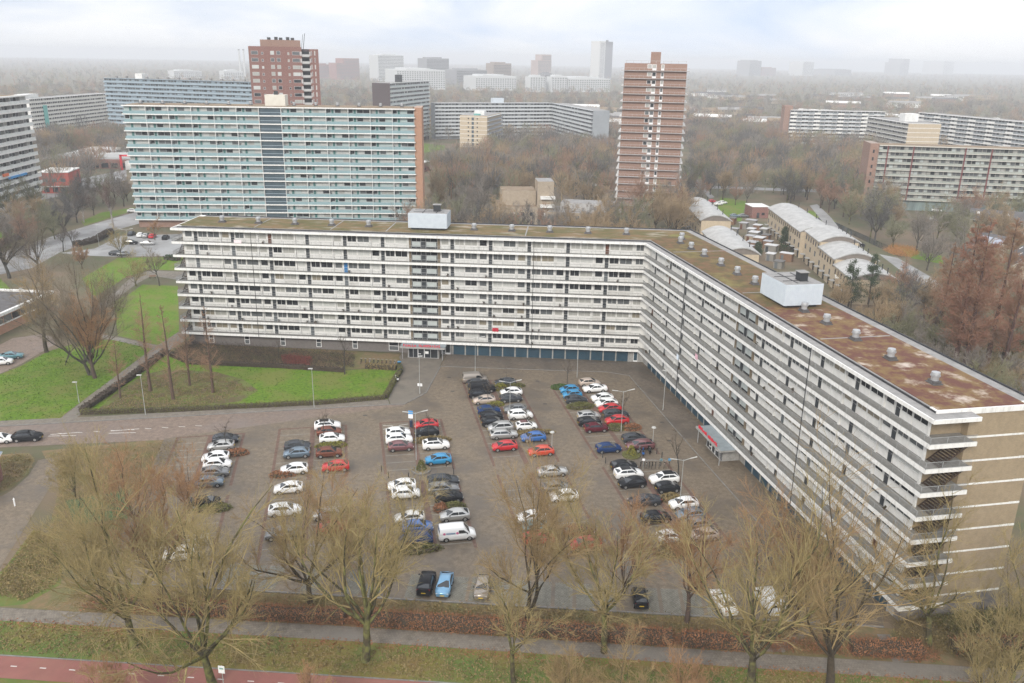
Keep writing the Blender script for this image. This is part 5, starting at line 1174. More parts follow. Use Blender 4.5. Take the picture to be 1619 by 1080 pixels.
# fourth island (of five, west to east), from the flats downwards
pcar('van', 'tan', -34.7, 4.9, 1, 'taupe panel van at the flats end of the fourth bay island')
pcar('suv', 'darkgrey', -34.4, 7.5, 1, 'dark grey estate wedged between the taupe van and a long black van')
pcar('van', 'black', -34.0, 10.0, 1, 'long black van with blue tinted windows parked beside the taupe van')
pcar('hatch', 'black', -35.0, 12.7, 1, 'black hatchback between the black van and the pale beige hatchback')
pcar('hatch', 'beige', -34.6, 15.7, 0, 'pale beige hatchback just above the clipped bush')
pcar('hatch', 'navy', -34.5, 20.4, 1, 'dark navy hatchback just below the clipped bush, first of three dark cars')
pcar('hatch', 'black', -34.5, 22.9, 1, 'black hatchback in the middle of three dark cars')
pcar('hatch', 'black', -34.6, 25.5, 1, 'black hatchback above the silver people carrier')
pcar('mpv', 'silver', -33.8, 28.0, 0, 'silver people carrier right above the long silver estate')
pcar('estate', 'silver', -33.7, 30.7, 1, 'long silver estate car above the bright red hatchback')
pcar('hatch', 'red', -34.4, 35.2, 0, 'bright red hatchback nose left, below the silver estate')
pcar('hatch', 'darkgrey', -29.2, 7.6, 0, 'dark grey hatchback behind the yellowish bush')
pcar('hatch', 'white', -29.0, 12.6, 0, 'white hatchback below the yellowish bush')
pcar('hatch', 'darkgrey', -29.6, 15.5, 1, 'charcoal hatchback below the white hatchback of the fourth island')
pcar('hatch', 'grey', -29.8, 20.6, 0, 'slate grey hatchback above the white crossover')
pcar('suv', 'white', -29.4, 23.3, 1, 'white crossover with dark windows beside a thin young tree')
pcar('small', 'white', -29.3, 28.0, 1, 'small white car with a red roof', 'plum')
pcar('hatch', 'blue', -29.1, 32.6, 0, 'bright blue hatchback beside the low hedge')
pcar('hatch', 'orange', -29.0, 37.9, 0, 'orange-red hatchback behind the tree tops, below the blue one')
pcar('sedan', 'silver', -28.8, 44.9, 1, 'silver saloon seen through the bare crown of a middle tree')
pcar('hatch', 'grey', -29.4, 49.9, 1, 'grey hatchback hidden behind twigs, above a white one')
pcar('hatch', 'white', -29.0, 52.6, 0, 'white hatchback behind the twigs near the lot centre')
pcar('hatch', 'white', -34.8, 57.6, 0, 'white hatchback behind the thick twin stemmed tree')
pcar('hatch', 'red', -34.9, 62.9, 1, 'red hatchback behind the thick twin stemmed tree')
pcar('hatch', 'teal', -34.6, 60.2, 1, 'greenish grey hatchback between a white and a red one behind the thick tree')
pcar('hatch', 'brown', -29.4, 62.2, 1, 'rust brown hatchback above the scarlet hatchback')
pcar('hatch', 'red', -29.3, 65.2, 0, 'scarlet hatchback low in the fourth island, behind the forked tree')
# fifth island, beside the second wing
pcar('small', 'cyan', -17.9, 13.0, 0, 'sky blue hatchback next to the flat green hedge')
pcar('small', 'cyan', -18.0, 15.5, 0, 'second sky blue hatchback, beside the dark grey one')
pcar('hatch', 'darkgrey', -17.9, 18.0, 1, 'dark grey hatchback above the square green hedge')
pcar('hatch', 'silver', -17.6, 25.4, 1, 'silver beige hatchback below the square green hedge')
pcar('hatch', 'black', -18.2, 28.0, 1, 'black hatchback between a silver and a maroon one')
pcar('hatch', 'maroon', -17.8, 30.6, 1, 'dark maroon hatchback at the end of three parked cars')
pcar('hatch', 'navy', -18.0, 38.5, 1, 'royal blue hatchback standing alone by two bollards')
pcar('hatch', 'beige', -13.1, 10.0, 1, 'champagne hatchback at the head of the fifth island')
pcar('sedan', 'white', -12.9, 13.1, 0, 'white saloon below the champagne hatchback')
pcar('hatch', 'white', -12.9, 17.9, 0, 'white hatchback with a gap above it, in the fifth island')
pcar('hatch', 'white', -12.9, 20.5, 0, 'white hatchback directly above the red one with a lamp arm over it')
pcar('hatch', 'red', -13.0, 22.9, 0, 'dark red hatchback squeezed between a white one and a grey estate')
pcar('estate', 'darkgrey', -12.7, 25.5, 1, 'dark grey estate between two red cars')
pcar('hatch', 'red', -13.3, 28.1, 0, 'bright red hatchback next to the brownish hedge')
pcar('hatch', 'darkgrey', -12.7, 35.6, 1, 'charcoal hatchback above the plum coloured car')
pcar('estate', 'plum', -12.6, 38.2, 0, 'plum coloured estate beside the parked scooters')
pcar('hatch', 'black', -17.5, 44.9, 1, 'black hatchback across from the bicycle racks')
pcar('suv', 'white', -17.6, 47.5, 1, 'white crossover with black roof glass between two black cars', 'black')
pcar('hatch', 'black', -18.0, 50.3, 0, 'black hatchback below the white crossover')
pcar('suv', 'white', -12.9, 49.9, 0, 'white car with a black roof below the bicycle racks', 'black')
pcar('small', 'black', -13.3, 52.5, 1, 'small black hatchback below the white car with black roof')
pcar('sedan', 'darkgrey', -18.0, 55.7, 0, 'dark bronze saloon in the lower fifth island')
pcar('hatch', 'black', -18.0, 60.4, 1, 'black hatchback above the small white one')
pcar('small', 'white', -17.8, 65.4, 1, 'small white hatchback above the dense low hedge')
pcar('hatch', 'white', -12.8, 57.4, 0, 'white hatchback beside the second row of hedge, nose left')
pcar('hatch', 'bluegrey', -13.0, 60.4, 0, 'blue grey car under overhanging twigs')
pcar('hatch', 'grey', -13.3, 63.0, 0, 'grey car partly hidden by twigs below the blue grey one')
pcar('hatch', 'beige', -13.4, 65.7, 0, 'beige car nearly hidden by twigs beside the second wing')
# third island
pcar('hatch', 'white', -50.9, 27.4, 1, 'white hatchback at the head of the third island')
pcar('suv', 'white', -50.9, 30.0, 1, 'white crossover above the dusty pink hatchback')
pcar('hatch', 'plum', -50.8, 32.7, 1, 'dusty pink-maroon hatchback below two white cars')
pcar('hatch', 'red', -46.0, 24.9, 0, 'red hatchback by the white cross marks on the ground')
pcar('hatch', 'black', -46.2, 27.8, 0, 'black hatchback below the red one by the cross marks')
pcar('suv', 'white', -45.2, 33.0, 1, 'white crossover with black roof below the low dark hedge', 'black')
pcar('hatch', 'cyan', -45.4, 38.3, 0, 'azure blue hatchback near the round planter')
pcar('hatch', 'white', -51.5, 45.7, 0, 'white hatchback under twigs, left of the round planter')
pcar('hatch', 'white', -51.1, 48.2, 1, 'white hatchback below another white one, left of the dark estate')
pcar('estate', 'darkgrey', -45.4, 45.2, 1, 'dark grey estate below the round planter')
pcar('estate', 'grey', -45.7, 47.6, 1, 'mid grey estate between the dark estate and a black hatchback')
pcar('hatch', 'black', -45.2, 50.2, 1, 'black hatchback above the hedge over the silver hatchback')
pcar('hatch', 'silver', -45.0, 55.4, 0, 'silver hatchback above the white van')
van_ = pcar('van', 'white', -45.3, 60.2, 1, 'white panel van with a small pink and blue side print')
pcar('hatch', 'offwhite', -51.1, 55.1, 0, 'off-white hatchback above two blue cars, behind branches')
pcar('hatch', 'blue', -50.2, 57.6, 1, 'mid blue hatchback above the dark blue one')
pcar('estate', 'navy', -50.8, 60.5, 0, 'dark blue estate above the long low hedge')
# print on the van: blurred lettering plate between two pink roundels
PINK = mat('print_pink', (0.60, 0.16, 0.30), None, rough=0.4); PRB = mat('print_blue', (0.28, 0.36, 0.48), None, rough=0.4)
for sgn in (-1, 1):
    y = sgn*0.925
    for (x, m) in ((2.05, PINK), (0.35, PINK)):
        b = MB(); b.tube((x-0.3, y-sgn*0.02, 1.25), (x-0.3, y, 1.25), 0.17, n=14); b.build('print_roundel', [m], van_)
    b = MB(); b.quadbox(0.32, 1.5, y-0.01, y+0.01, 1.13, 1.37); b.build('print_plate', [PRB], van_)
# second island
pcar('suv', 'white', -62.4, 22.8, 1, 'white crossover with black roof at the head of the second island', 'black')
pcar('hatch', 'brown', -62.1, 25.3, 1, 'brown-red hatchback between two white cars of the second island')
pcar('hatch', 'white', -61.6, 28.0, 1, 'white hatchback below the brown-red one')
pcar('hatch', 'brown', -62.0, 33.2, 1, 'dark brown car under twigs in the second island')
pcar('hatch', 'darkgrey', -67.0, 30.0, 1, 'dark grey hatchback seen through fine twigs, second island')
pcar('hatch', 'bluegrey', -67.0, 32.6, 0, 'grey-green hatchback below the dark grey one, second island')
pcar('hatch', 'white', -67.1, 38.1, 0, 'white hatchback standing alone on the left of the second island')
pcar('hatch', 'red', -61.0, 38.2, 0, 'red hatchback almost hidden by twigs in the second island')
pcar('hatch', 'white', -67.6, 44.0, 0, 'white hatchback behind branches below the road to the lot centre')
pcar('suv', 'white', -67.7, 50.4, 1, 'white crossover behind the spreading branches, second island')
pcar('hatch', 'silver', -62.0, 52.3, 0, 'silver hatchback behind the spreading tree')
pcar('hatch', 'red', -61.4, 56.0, 0, 'red hatchback behind the spreading tree')
pcar('hatch', 'grey', -67.8, 56.4, 0, 'grey hatchback low in the second island behind branches')
# first island
pcar('hatch', 'darkgrey', -78.5, 25.5, 1, 'dark grey hatchback at the head of the first island')
pcar('hatch', 'silver', -78.9, 28.1, 0, 'silver white hatchback below the dark grey one, first island')
pcar('hatch', 'white', -79.2, 32.1, 0, 'white hatchback, upper of two in the first island')
pcar('hatch', 'white', -78.6, 34.6, 1, 'white hatchback, lower of two in the first island')
pcar('hatch', 'grey', -78.6, 37.3, 1, 'grey hatchback below two white ones, first island')
pcar('hatch', 'bluegrey', -79.0, 40.3, 1, 'bluish grey hatchback under twigs, first island')
pcar('hatch', 'black', -78.7, 46.3, 1, 'black hatchback with red tail lamps, first island')
pcar('hatch', 'silver', -78.9, 55.8, 1, 'silver hatchback behind the multi-stemmed tree')
pcar('suv', 'offwhite', -79.6, 59.3, 0, 'off-white car behind the multi-stemmed tree, lowest of the first island')
# bottom row along the litter strip, on the road and elsewhere
HP = math.pi/2
car('suv', 'black', -30.1, -81.0, HP, 'black compact car with its tail to the hedge, bottom row')
car('hatch', 'paleblue', -27.9, -81.2, -HP, 'pale blue hatchback facing the hedge with a yellow plate, bottom row')
car('hatch', 'tan', -23.4, -81.2, -HP, 'taupe hatchback right of the pale blue one, bottom row')
car('small', 'black', -5.0, -81.4, HP+0.05, 'small black hatchback alone in the bottom row')
car('sedan', 'white', 4.6, -81.3, HP+0.25, 'white saloon parked askew behind the large tree, bottom row')
car('van', 'white', 9.8, -80.6, HP+0.25, 'white van parked askew at the east end of the bottom row')
car('suv', 'black', *(-100.8,-47.9), R(14.7), 'black car driving along the brick road past the lawn')
car('hatch', 'white', *(-104.6,-49.1), R(14.7), 'white car entering the brick road at the western edge')
car('sedan', 'teal', *(-127.6,-11.8), R(24), 'grey-teal saloon parked on the side road by the western lawn')
car('hatch', 'white', *(-127.3,-15.2), R(24), 'white hatchback next to the grey-teal saloon')
bk = [('hatch', 'white', (-187.3,153.1), R(20), 'white hatchback on the road beside the teal flats'), ('hatch', 'white', (-161.6,108.8), R(100), 'white hatchback in the rear car park, left of a pair'), ('hatch', 'silver', (-159.3,108.1), R(100), 'silver hatchback in the rear car park, right of a pair'),
 ('hatch', 'darkgrey', (-165.6,110.4), R(100), 'dark car left of the white pair in the rear car park'), ('sedan', 'silver', (-153.0,96.4), R(10), 'silver saloon alone in the rear car park'), ('hatch', 'red', (-156.7,107.4), R(100), 'red hatchback in the rear car park'), ('hatch', 'black', (-158.6,96.5), R(10), 'black hatchback behind a small tree in the rear car park'),
 ('estate', 'darkgrey', (-154.9,80.8), R(12), 'dark estate at the front kerb of the rear car park'), ('hatch', 'grey', (-152.4,80.2), R(12), 'grey hatchback at the front kerb of the rear car park'), ('hatch', 'black', (-151.4,106.0), R(100), 'black hatchback next to the white flats gable'),
 ('hatch', 'white', (49.5,212.3), R(30), 'white car beside the barrel roofed terrace, left of two'), ('hatch', 'white', (52.1,216.3), R(30), 'white car beside the barrel roofed terrace, right of two'), ('small', 'red', (47.8,219.0), R(30), 'small red car on the lawn edge near the terrace'),
 ('hatch', 'bluegrey', (51.5,182.1), R(5), 'blue grey car in front of the red brick garage, left one'), ('hatch', 'grey', (55.1,182.8), R(5), 'grey car in front of the red brick garage, right one'), ('hatch', 'black', (85.1,131.0), R(-35), 'black car on the path beside the barrel roofed terrace'),
 ('hatch', 'white', (142.9,211.8), R(-10), 'white car in front of the grey flats with maroon posts'), ('hatch', 'silver', (133.1,188.5), R(-10), 'silver car between the red-brown shrubs and the grey flats'), ('hatch', 'darkgrey', (126.5,104.5), R(60), 'dark car beside the gabled house')]
for (kd, cl, p, hd, lb) in bk: car(kd, cl, p[0], p[1], hd, lb, detail=False, z=0.03)
# ------------------------------------------------------------------ trees
def rng(s): return np.random.default_rng(s)
def nrm(v): return v/np.maximum(1e-9, np.linalg.norm(v, axis=-1, keepdims=True))
def grow(r, start, d, ln, k, curve=0.0, wob=0.12):
    """polylines from start points along directions: (M, k+1, 3)"""
    M = len(start); P = np.zeros((M, k+1, 3)); P[:, 0] = start; dd = d.copy()
    up = np.array([0, 0, 1.0])
    for i in range(k):
        dd = nrm(dd+up*curve+r.normal(0, wob, (M, 3)))
        P[:, i+1] = P[:, i]+dd*(ln/k)[:, None]
    return P
def sprout(r, P, count, t0, t1, amin, amax, lmin, lmax, k, curve, wob, plen):
    """children of polylines P: count each, at parameter t0..t1"""
    M, K, _ = P.shape; idx = np.repeat(np.arange(M), count)
    t = r.uniform(t0, t1, M*count)*(K-1); i = np.minimum(t.astype(int), K-2); f = (t-i)[:, None]
    a = P[idx, i]; b = P[idx, i+1]; st = a+(b-a)*f; dr = nrm(b-a)
    rnd = r.normal(0, 1, (M*count, 3)); side = nrm(rnd-dr*np.sum(rnd*dr, 1, keepdims=True))
    ang = r.uniform(amin, amax, M*count)[:, None]
    d = nrm(dr*np.cos(ang)+side*np.sin(ang))
    tt = t/(K-1)
    ln = plen[idx]*r.uniform(lmin, lmax, M*count)*(1.15-0.5*tt)
    return grow(r, st, d, ln, k, curve, wob), ln, idx, tt
def tubes(P, R0, R1, n):
    """tapered tubes for polylines P (M,K,3)"""
    M, K, _ = P.shape
    T_ = np.zeros_like(P); T_[:, :-1] = P[:, 1:]-P[:, :-1]; T_[:, -1] = T_[:, -2]; T_ = nrm(T_)
    ref = np.where(np.abs(T_[..., 2:3]) < 0.9, np.array([0, 0, 1.0]), np.array([1.0, 0, 0]))
    A = nrm(np.cross(T_, ref)); B = np.cross(T_, A)
    s = np.linspace(0, 1, K)[None, :]; rad = (R0[:, None]*(1-s)+R1[:, None]*s)
    ang = 2*np.pi*np.arange(n)/n
    V = P[:, :, None, :]+rad[:, :, None, None]*(A[:, :, None, :]*np.cos(ang)[None, None, :, None]+B[:, :, None, :]*np.sin(ang)[None, None, :, None])
    V = V.reshape(-1, 3)
    base = (np.arange(M)[:, None, None]*K*n+np.arange(K-1)[None, :, None]*n+np.arange(n)[None, None, :])
    nxt = (np.arange(M)[:, None, None]*K*n+np.arange(K-1)[None, :, None]*n+((np.arange(n)+1) % n)[None, None, :])
    F = np.stack([base, nxt, nxt+n, base+n], -1).reshape(-1, 4)
    return V, F
def merge(parts):
    Vs, Fs, off = [], [], 0
    for V, F in parts: Vs.append(V); Fs.append(F+off); off += len(V)
    return np.concatenate(Vs), np.concatenate(Fs)
def broad(seed, H, fork=0.25, nl=8, spread=1.0, nb=8, nt=8, nw=6, thick=1.0, fine=1.0, lean=(0, 0), stems=1, upr=0.85):
    """bare broad-leaved tree: returns (trunk mesh arrays, crown mesh arrays)"""
    r = rng(seed); tk = []; cr = []
    limbsP = []; limbl = []; limbr = []
    for s in range(stems):
        a0 = r.uniform(0, 6.28); th = H*fork*r.uniform(0.85, 1.15)
        d0 = nrm(np.array([[lean[0]+(0.25*math.cos(a0) if stems > 1 else 0), lean[1]+(0.25*math.sin(a0) if stems > 1 else 0), 1.0]]))
        T0 = grow(r, np.array([[0.35*math.cos(a0)*(stems > 1), 0.35*math.sin(a0)*(stems > 1), -0.1]]), d0, np.array([th]), 4, 0.02, 0.05)
        r0 = 0.0155*H*thick/(stems**0.4); tk.append(tubes(T0, np.array([r0*1.25]), np.array([r0*0.78]), 8))
        n = max(3, nl//stems); az = a0+np.arange(n)*2*np.pi/n+r.normal(0, 0.35, n)
        el = r.uniform(0.60, 1.22, n); el[0] = 1.45
        d = np.stack([np.cos(az)*np.cos(el), np.sin(az)*np.cos(el), np.sin(el)], 1); d[:, :2] *= spread; d = nrm(d)
        tt = r.uniform(0.72, 1.0, n); st = T0[0, 3]+(T0[0, 4]-T0[0, 3])*((tt-0.72)/0.28)[:, None]; st[0] = T0[0, 4]
        ln = (H-th)*r.uniform(0.62, 0.8, n)*(0.65+0.4*np.sin(el)); ln[0] = (H-th)*0.95
        LP = grow(r, st, d, ln, 6, 0.10*upr, 0.13); limbsP.append(LP); limbl.append(ln); limbr.append(np.full(n, r0*0.52)*r.uniform(0.75, 1.1, n))
    LP = np.concatenate(limbsP); ln = np.concatenate(limbl); lr = np.concatenate(limbr)
    tk.append(tubes(LP, lr, lr*0.16, 6))
    B, bl, bi, bt = sprout(r, LP, nb, 0.18, 0.98, 0.35, 0.85, 0.30, 0.52, 4, 0.10*upr, 0.14, ln)
    br = lr[bi]*(1-0.8*bt)*0.55+0.012; cr.append(tubes(B, br, br*0.3, 4))
    allp = np.concatenate([B]); 
    T1, tl, ti, tt = sprout(r, B, nt, 0.12, 1.0, 0.3, 0.85, 0.38, 0.62, 3, 0.10*upr, 0.16, bl)
    tr = br[ti]*(1-0.7*tt)*0.42+0.0095; cr.append(tubes(T1, tr*fine, tr*0.4*fine, 3))
    W1, wl, wi, wt_ = sprout(r, T1, nw, 0.1, 1.0, 0.25, 0.8, 0.45, 0.8, 2, 0.10*upr, 0.16, tl)
    wr_ = np.full(len(W1), 0.0115*fine)*r.uniform(0.7, 1.2, len(W1)); cr.append(tubes(W1, wr_, wr_*0.45, 3))
    # twigs straight off the limbs too
    X1, xl, xi, xt = sprout(r, LP, nb, 0.25, 1.0, 0.3, 0.8, 0.10, 0.2, 2, 0.1*upr, 0.15, ln); cr.append(tubes(X1, np.full(len(X1), 0.016*fine), np.full(len(X1), 0.006), 3))
    return merge(tk), merge(cr)
def redwood(seed, H, wdt=0.17, nb=60, nt=8, nw=4, t0=0.16, fine=1.0):
    r = rng(seed); T0 = grow(r, np.array([[0, 0, -0.1]]), np.array([[0, 0, 1.0]]), np.array([H]), 8, 0.05, 0.012)
    tk = tubes(T0, np.array([0.018*H]), np.array([0.02]), 7); cr = []
    t = np.sort(r.uniform(t0, 0.985, nb)); st = np.stack([np.interp(t*8, np.arange(9), T0[0, :, c]) for c in range(3)], 1)
    az = r.uniform(0, 6.28, nb); el = r.uniform(0.15, 0.7, nb)
    d = np.stack([np.cos(az)*np.cos(el), np.sin(az)*np.cos(el), np.sin(el)], 1)
    prof = np.minimum(1, (1-t)/0.62+0.06)*np.minimum(1, 0.55+(t-t0)*2.2)
    ln = H*wdt*prof*r.uniform(0.75, 1.15, nb)+0.3
    B = grow(r, st, d, ln, 4, 0.10, 0.07); br = 0.011+ln*0.009; cr.append(tubes(B, br, br*0.3, 4))
    T1, tl, ti, tt = sprout(r, B, nt, 0.15, 1, 0.4, 0.9, 0.28, 0.5, 2, 0.06, 0.14, ln); cr.append(tubes(T1, np.full(len(T1), 0.010*fine), np.full(len(T1), 0.005*fine), 3))
    W1, wl, wi, wt_ = sprout(r, T1, nw, 0.1, 1, 0.3, 0.9, 0.4, 0.8, 1, 0.05, 0.14, tl); cr.append(tubes(W1, np.full(len(W1), 0.008*fine), np.full(len(W1), 0.004*fine), 3))
    return tk, merge(cr)
def leafy(r, C, s, flat=0.6):
    """small four-cornered leaf sprays centred on C"""
    n = len(C); d = nrm(r.normal(0, 1, (n, 3))); e = nrm(np.cross(d, r.normal(0, 1, (n, 3)))); s = np.asarray(s)[:, None]
    V = np.stack([C-d*s-e*s*flat, C+d*s-e*s*flat*0.6, C+d*s*0.9+e*s*flat, C-d*s*0.8+e*s*flat*0.7], 1).reshape(-1, 3)
    F = np.arange(4*n).reshape(-1, 4); return V, F
BARKS = {
 'olive': (mat('bark_olive', (0.075, 0.062, 0.034), (0.042, 0.036, 0.024), 3, 0.95, c3=(0.15, 0.15, 0.05), s3=0.8), mat('twig_olive', (0.37, 0.29, 0.13), (0.24, 0.19, 0.09), 0.7, 0.9)),
 'ochre': (mat('bark_ochre', (0.075, 0.058, 0.038), (0.045, 0.037, 0.026), 3, 0.95), mat('twig_ochre', (0.38, 0.27, 0.13), (0.25, 0.18, 0.09), 0.7, 0.9)),
 'rust': (mat('bark_rust', (0.095, 0.065, 0.05), (0.07, 0.05, 0.04), 3, 0.95), mat('twig_rust', (0.385, 0.225, 0.115), (0.30, 0.18, 0.095), 0.7, 0.9)),
 'grey': (mat('bark_grey', (0.085, 0.075, 0.06), (0.06, 0.055, 0.045), 3, 0.95), mat('twig_grey', (0.22, 0.18, 0.125), (0.17, 0.14, 0.10), 0.7, 0.9)),
 'dark': (mat('bark_dark', (0.055, 0.05, 0.042), None, rough=0.95), mat('twig_dark', (0.13, 0.10, 0.075), (0.08, 0.065, 0.055), 0.7, 0.9)),
 'red': (mat('bark_redwood', (0.13, 0.085, 0.062), (0.09, 0.06, 0.045), 2, 0.95), mat('twig_redwood', (0.34, 0.205, 0.125), (0.26, 0.165, 0.105), 0.6, 0.9)),
 'crimson': (mat('bark_crimson', (0.085, 0.05, 0.042), None, rough=0.95), mat('twig_crimson', (0.31, 0.15, 0.10), (0.26, 0.16, 0.10), 0.5, 0.9)),
 'birch': (mat('bark_birch', (0.45, 0.42, 0.38), (0.12, 0.10, 0.09), 2.5, 0.9, stretch=(1, 1, 3)), mat('twig_birch', (0.17, 0.12, 0.10), None, rough=0.9)),
 'green': (mat('bark_evergreen', (0.06, 0.05, 0.04), None, rough=0.95), mat('needles', (0.040, 0.062, 0.032), (0.06, 0.08, 0.04), 0.8, 0.9)),
}
def arrays_to_tree(name, x, y, tk, cr, bark, label, cat='tree', group=None, rz=0.0, sc=1.0):
    t = empty(name, (x, y, 0), rz, label, cat, group); t.scale = (sc, sc, sc)
    m1, m2 = BARKS[bark]
    o = bpy.data.objects.new('trunk', tk if isinstance(tk, bpy.types.Mesh) else npmesh('trunk', *tk, m1, smooth=True)); link(o, t)
    o = bpy.data.objects.new('crown', cr if isinstance(cr, bpy.types.Mesh) else npmesh('crown', *cr, m2)); link(o, t)
    return t
def bigtree(x, y, h, bark, label, seed, k=0.92, **kw):
    tk, cr = broad(seed, h*k, **kw); return arrays_to_tree('bare_tree', x, y, tk, cr, bark, label)
# the row of large bare trees in front
bigtree(*(-59.0,-94.5,25.6), 'olive', 'large bare spreading tree with a leaning trunk at the western end of the front row', 1, fork=0.16, nl=10, spread=1.1, nb=10, nt=9, nw=7, lean=(-0.14, 0.1), fine=1.0)
bigtree(*(-48.3,-99.5,26.6), 'olive', 'large bare tree dividing low into several stems beside the cycle path', 2, fork=0.2, nl=9, spread=0.85, nb=10, nt=9, nw=7, lean=(-0.12, 0.0), fine=1.0)
bigtree(*(-42.6,-86.1,21.3), 'ochre', 'bare tree with a short straight trunk at the edge of the bottom row', 3, fork=0.2, nl=9, spread=1.15, nb=9, nt=9, nw=7, fine=1.0)
bigtree(*(-34.2,-94.4,24.6), 'olive', 'large bare tree with a thick straight trunk on the verge grass', 4, fork=0.24, nl=9, spread=1.05, nb=10, nt=9, nw=8, thick=1.1, fine=1.0)
bigtree(*(-18.0,-85.7,22.3), 'ochre', 'large twin stemmed bare tree behind the bottom row of cars', 5, fork=0.2, nl=10, spread=0.85, nb=10, nt=9, nw=8, stems=2, fine=1.0)
bigtree(*(-18.6,-96.2,15.5), 'olive', 'young slender bare tree on the verge in front of the twin stemmed one', 6, fork=0.3, nl=7, spread=1.0, nb=7, nt=7, nw=6)
bigtree(*(-9.4,-90.7,20.8), 'olive', 'forked bare tree with dark limbs on the footpath edge', 7, fork=0.3, nl=8, spread=1.2, nb=9, nt=9, nw=7, fine=1.0)
bigtree(*(5.3,-94.4,27.3), 'olive', 'very large dense bare tree in front of the askew white cars', 8, fork=0.14, nl=10, spread=0.95, nb=9, nt=8, nw=5, fine=1.0)
bigtree(*(13.3,-93.7,26.3), 'ochre', 'large bare tree with upright limbs before the near end of the second wing', 9, fork=0.2, nl=9, spread=0.8, nb=9, nt=8, nw=5, fine=1.0)
bigtree(*(25.9,-86.1,21.0), 'olive', 'bare tree with dark crooked limbs against the brick gable', 10, fork=0.26, nl=8, spread=1.3, nb=8, nt=8, nw=6, lean=(-0.1, 0.05))
bigtree(*(32.3,-90.9,18.1), 'olive', 'low bare tree at the eastern edge below the brick gable', 12, fork=0.15, nl=9, spread=1.2, nb=9, nt=9, nw=8)
bigtree(*(-59.6,-87.2,17.6), 'rust', 'slender bare tree with reddish twigs behind the leaning tree', 13, fork=0.25, nl=8, spread=0.8, nb=9, nt=9, nw=8)
bigtree(*(-0.0,-84.8,17.4), 'rust', 'reddish twigged bare tree at the kerb of the bottom row', 16, fork=0.25, nl=8, spread=0.8, nb=9, nt=9, nw=8)
bigtree(*(11.7,-85.4,20.2), 'rust', 'slim bare tree with reddish twigs behind the largest one', 17, fork=0.25, nl=8, spread=0.8, nb=9, nt=9, nw=8)
for i, (p, bark, lab) in enumerate((((-70.5,-71.8,14.6), 'rust', 'reddish twigged tree in the middle of the western shrub bed'), ((-82.5,-65.4,9.7), 'olive', 'olive twigged tree at the road end of the western shrub bed'), ((-64.9,-68.0,10.9), 'rust', 'reddish twigged tree growing between the bays of the first island'), ((-40.9,-79.0,14.5), 'rust', 'reddish twigged tree at the lower end of the second island'), ((-6.9,-80.2,14.2), 'rust', 'reddish twigged tree low between the fourth and fifth islands'))):
    bigtree(*p, bark, lab, 40+i, k=0.95, fork=0.12, nl=9, spread=0.75, nb=8, nt=7, nw=7, fine=1.0, thick=0.7)
# tops of shrubs rising from below the picture edge
for i, (p, bark, lab) in enumerate((((-7.9,-101.2,9.3), 'ochre', 'pale twiggy bush on the lower verge below the forked tree'), ((-2.1,-99.8,7.6), 'rust', 'reddish twiggy bush on the lower verge'), ((-56.1,-104.1,6.5), 'rust', 'reddish twiggy bush beside the cycle path'), ((-38.0,-103.2,6.5), 'rust', 'low reddish bush beside the cycle path sign'), ((-13.0,-101.7,8.6), 'ochre', 'ochre twiggy bush right of the young slender tree'), ((27.9,-95.4,11.7), 'olive', 'olive twiggy bush at the eastern corner'))):
    tk, cr = broad(60+i, p[2], fork=0.06, nl=12, spread=0.9, nb=8, nt=7, nw=7); arrays_to_tree('bush', p[0], p[1], tk, cr, bark, lab, 'bush')
# dawn redwoods on the lawn
for i, (p, lab) in enumerate((((-91.5,-25.5,19.0), 'slender russet conifer without needles beside the path, tallest of five'), ((-85.6,-28.8,18.1), 'slender russet bare conifer nearest the road on the soil patch'), ((-85.6,-21.9,13.7), 'slender russet bare conifer in the middle of the soil patch'), ((-79.8,-24.9,16.7), 'slender russet bare conifer at the lawn side of the soil patch'), ((-95.3,-29.2,11.0), 'small russet bare conifer beside the path lamp'))):
    tk, cr = redwood(100+i, p[2], wdt=0.16, nb=64, nt=9, nw=5, fine=1.1); arrays_to_tree('redwood_tree', p[0], p[1], tk, cr, 'red', lab)
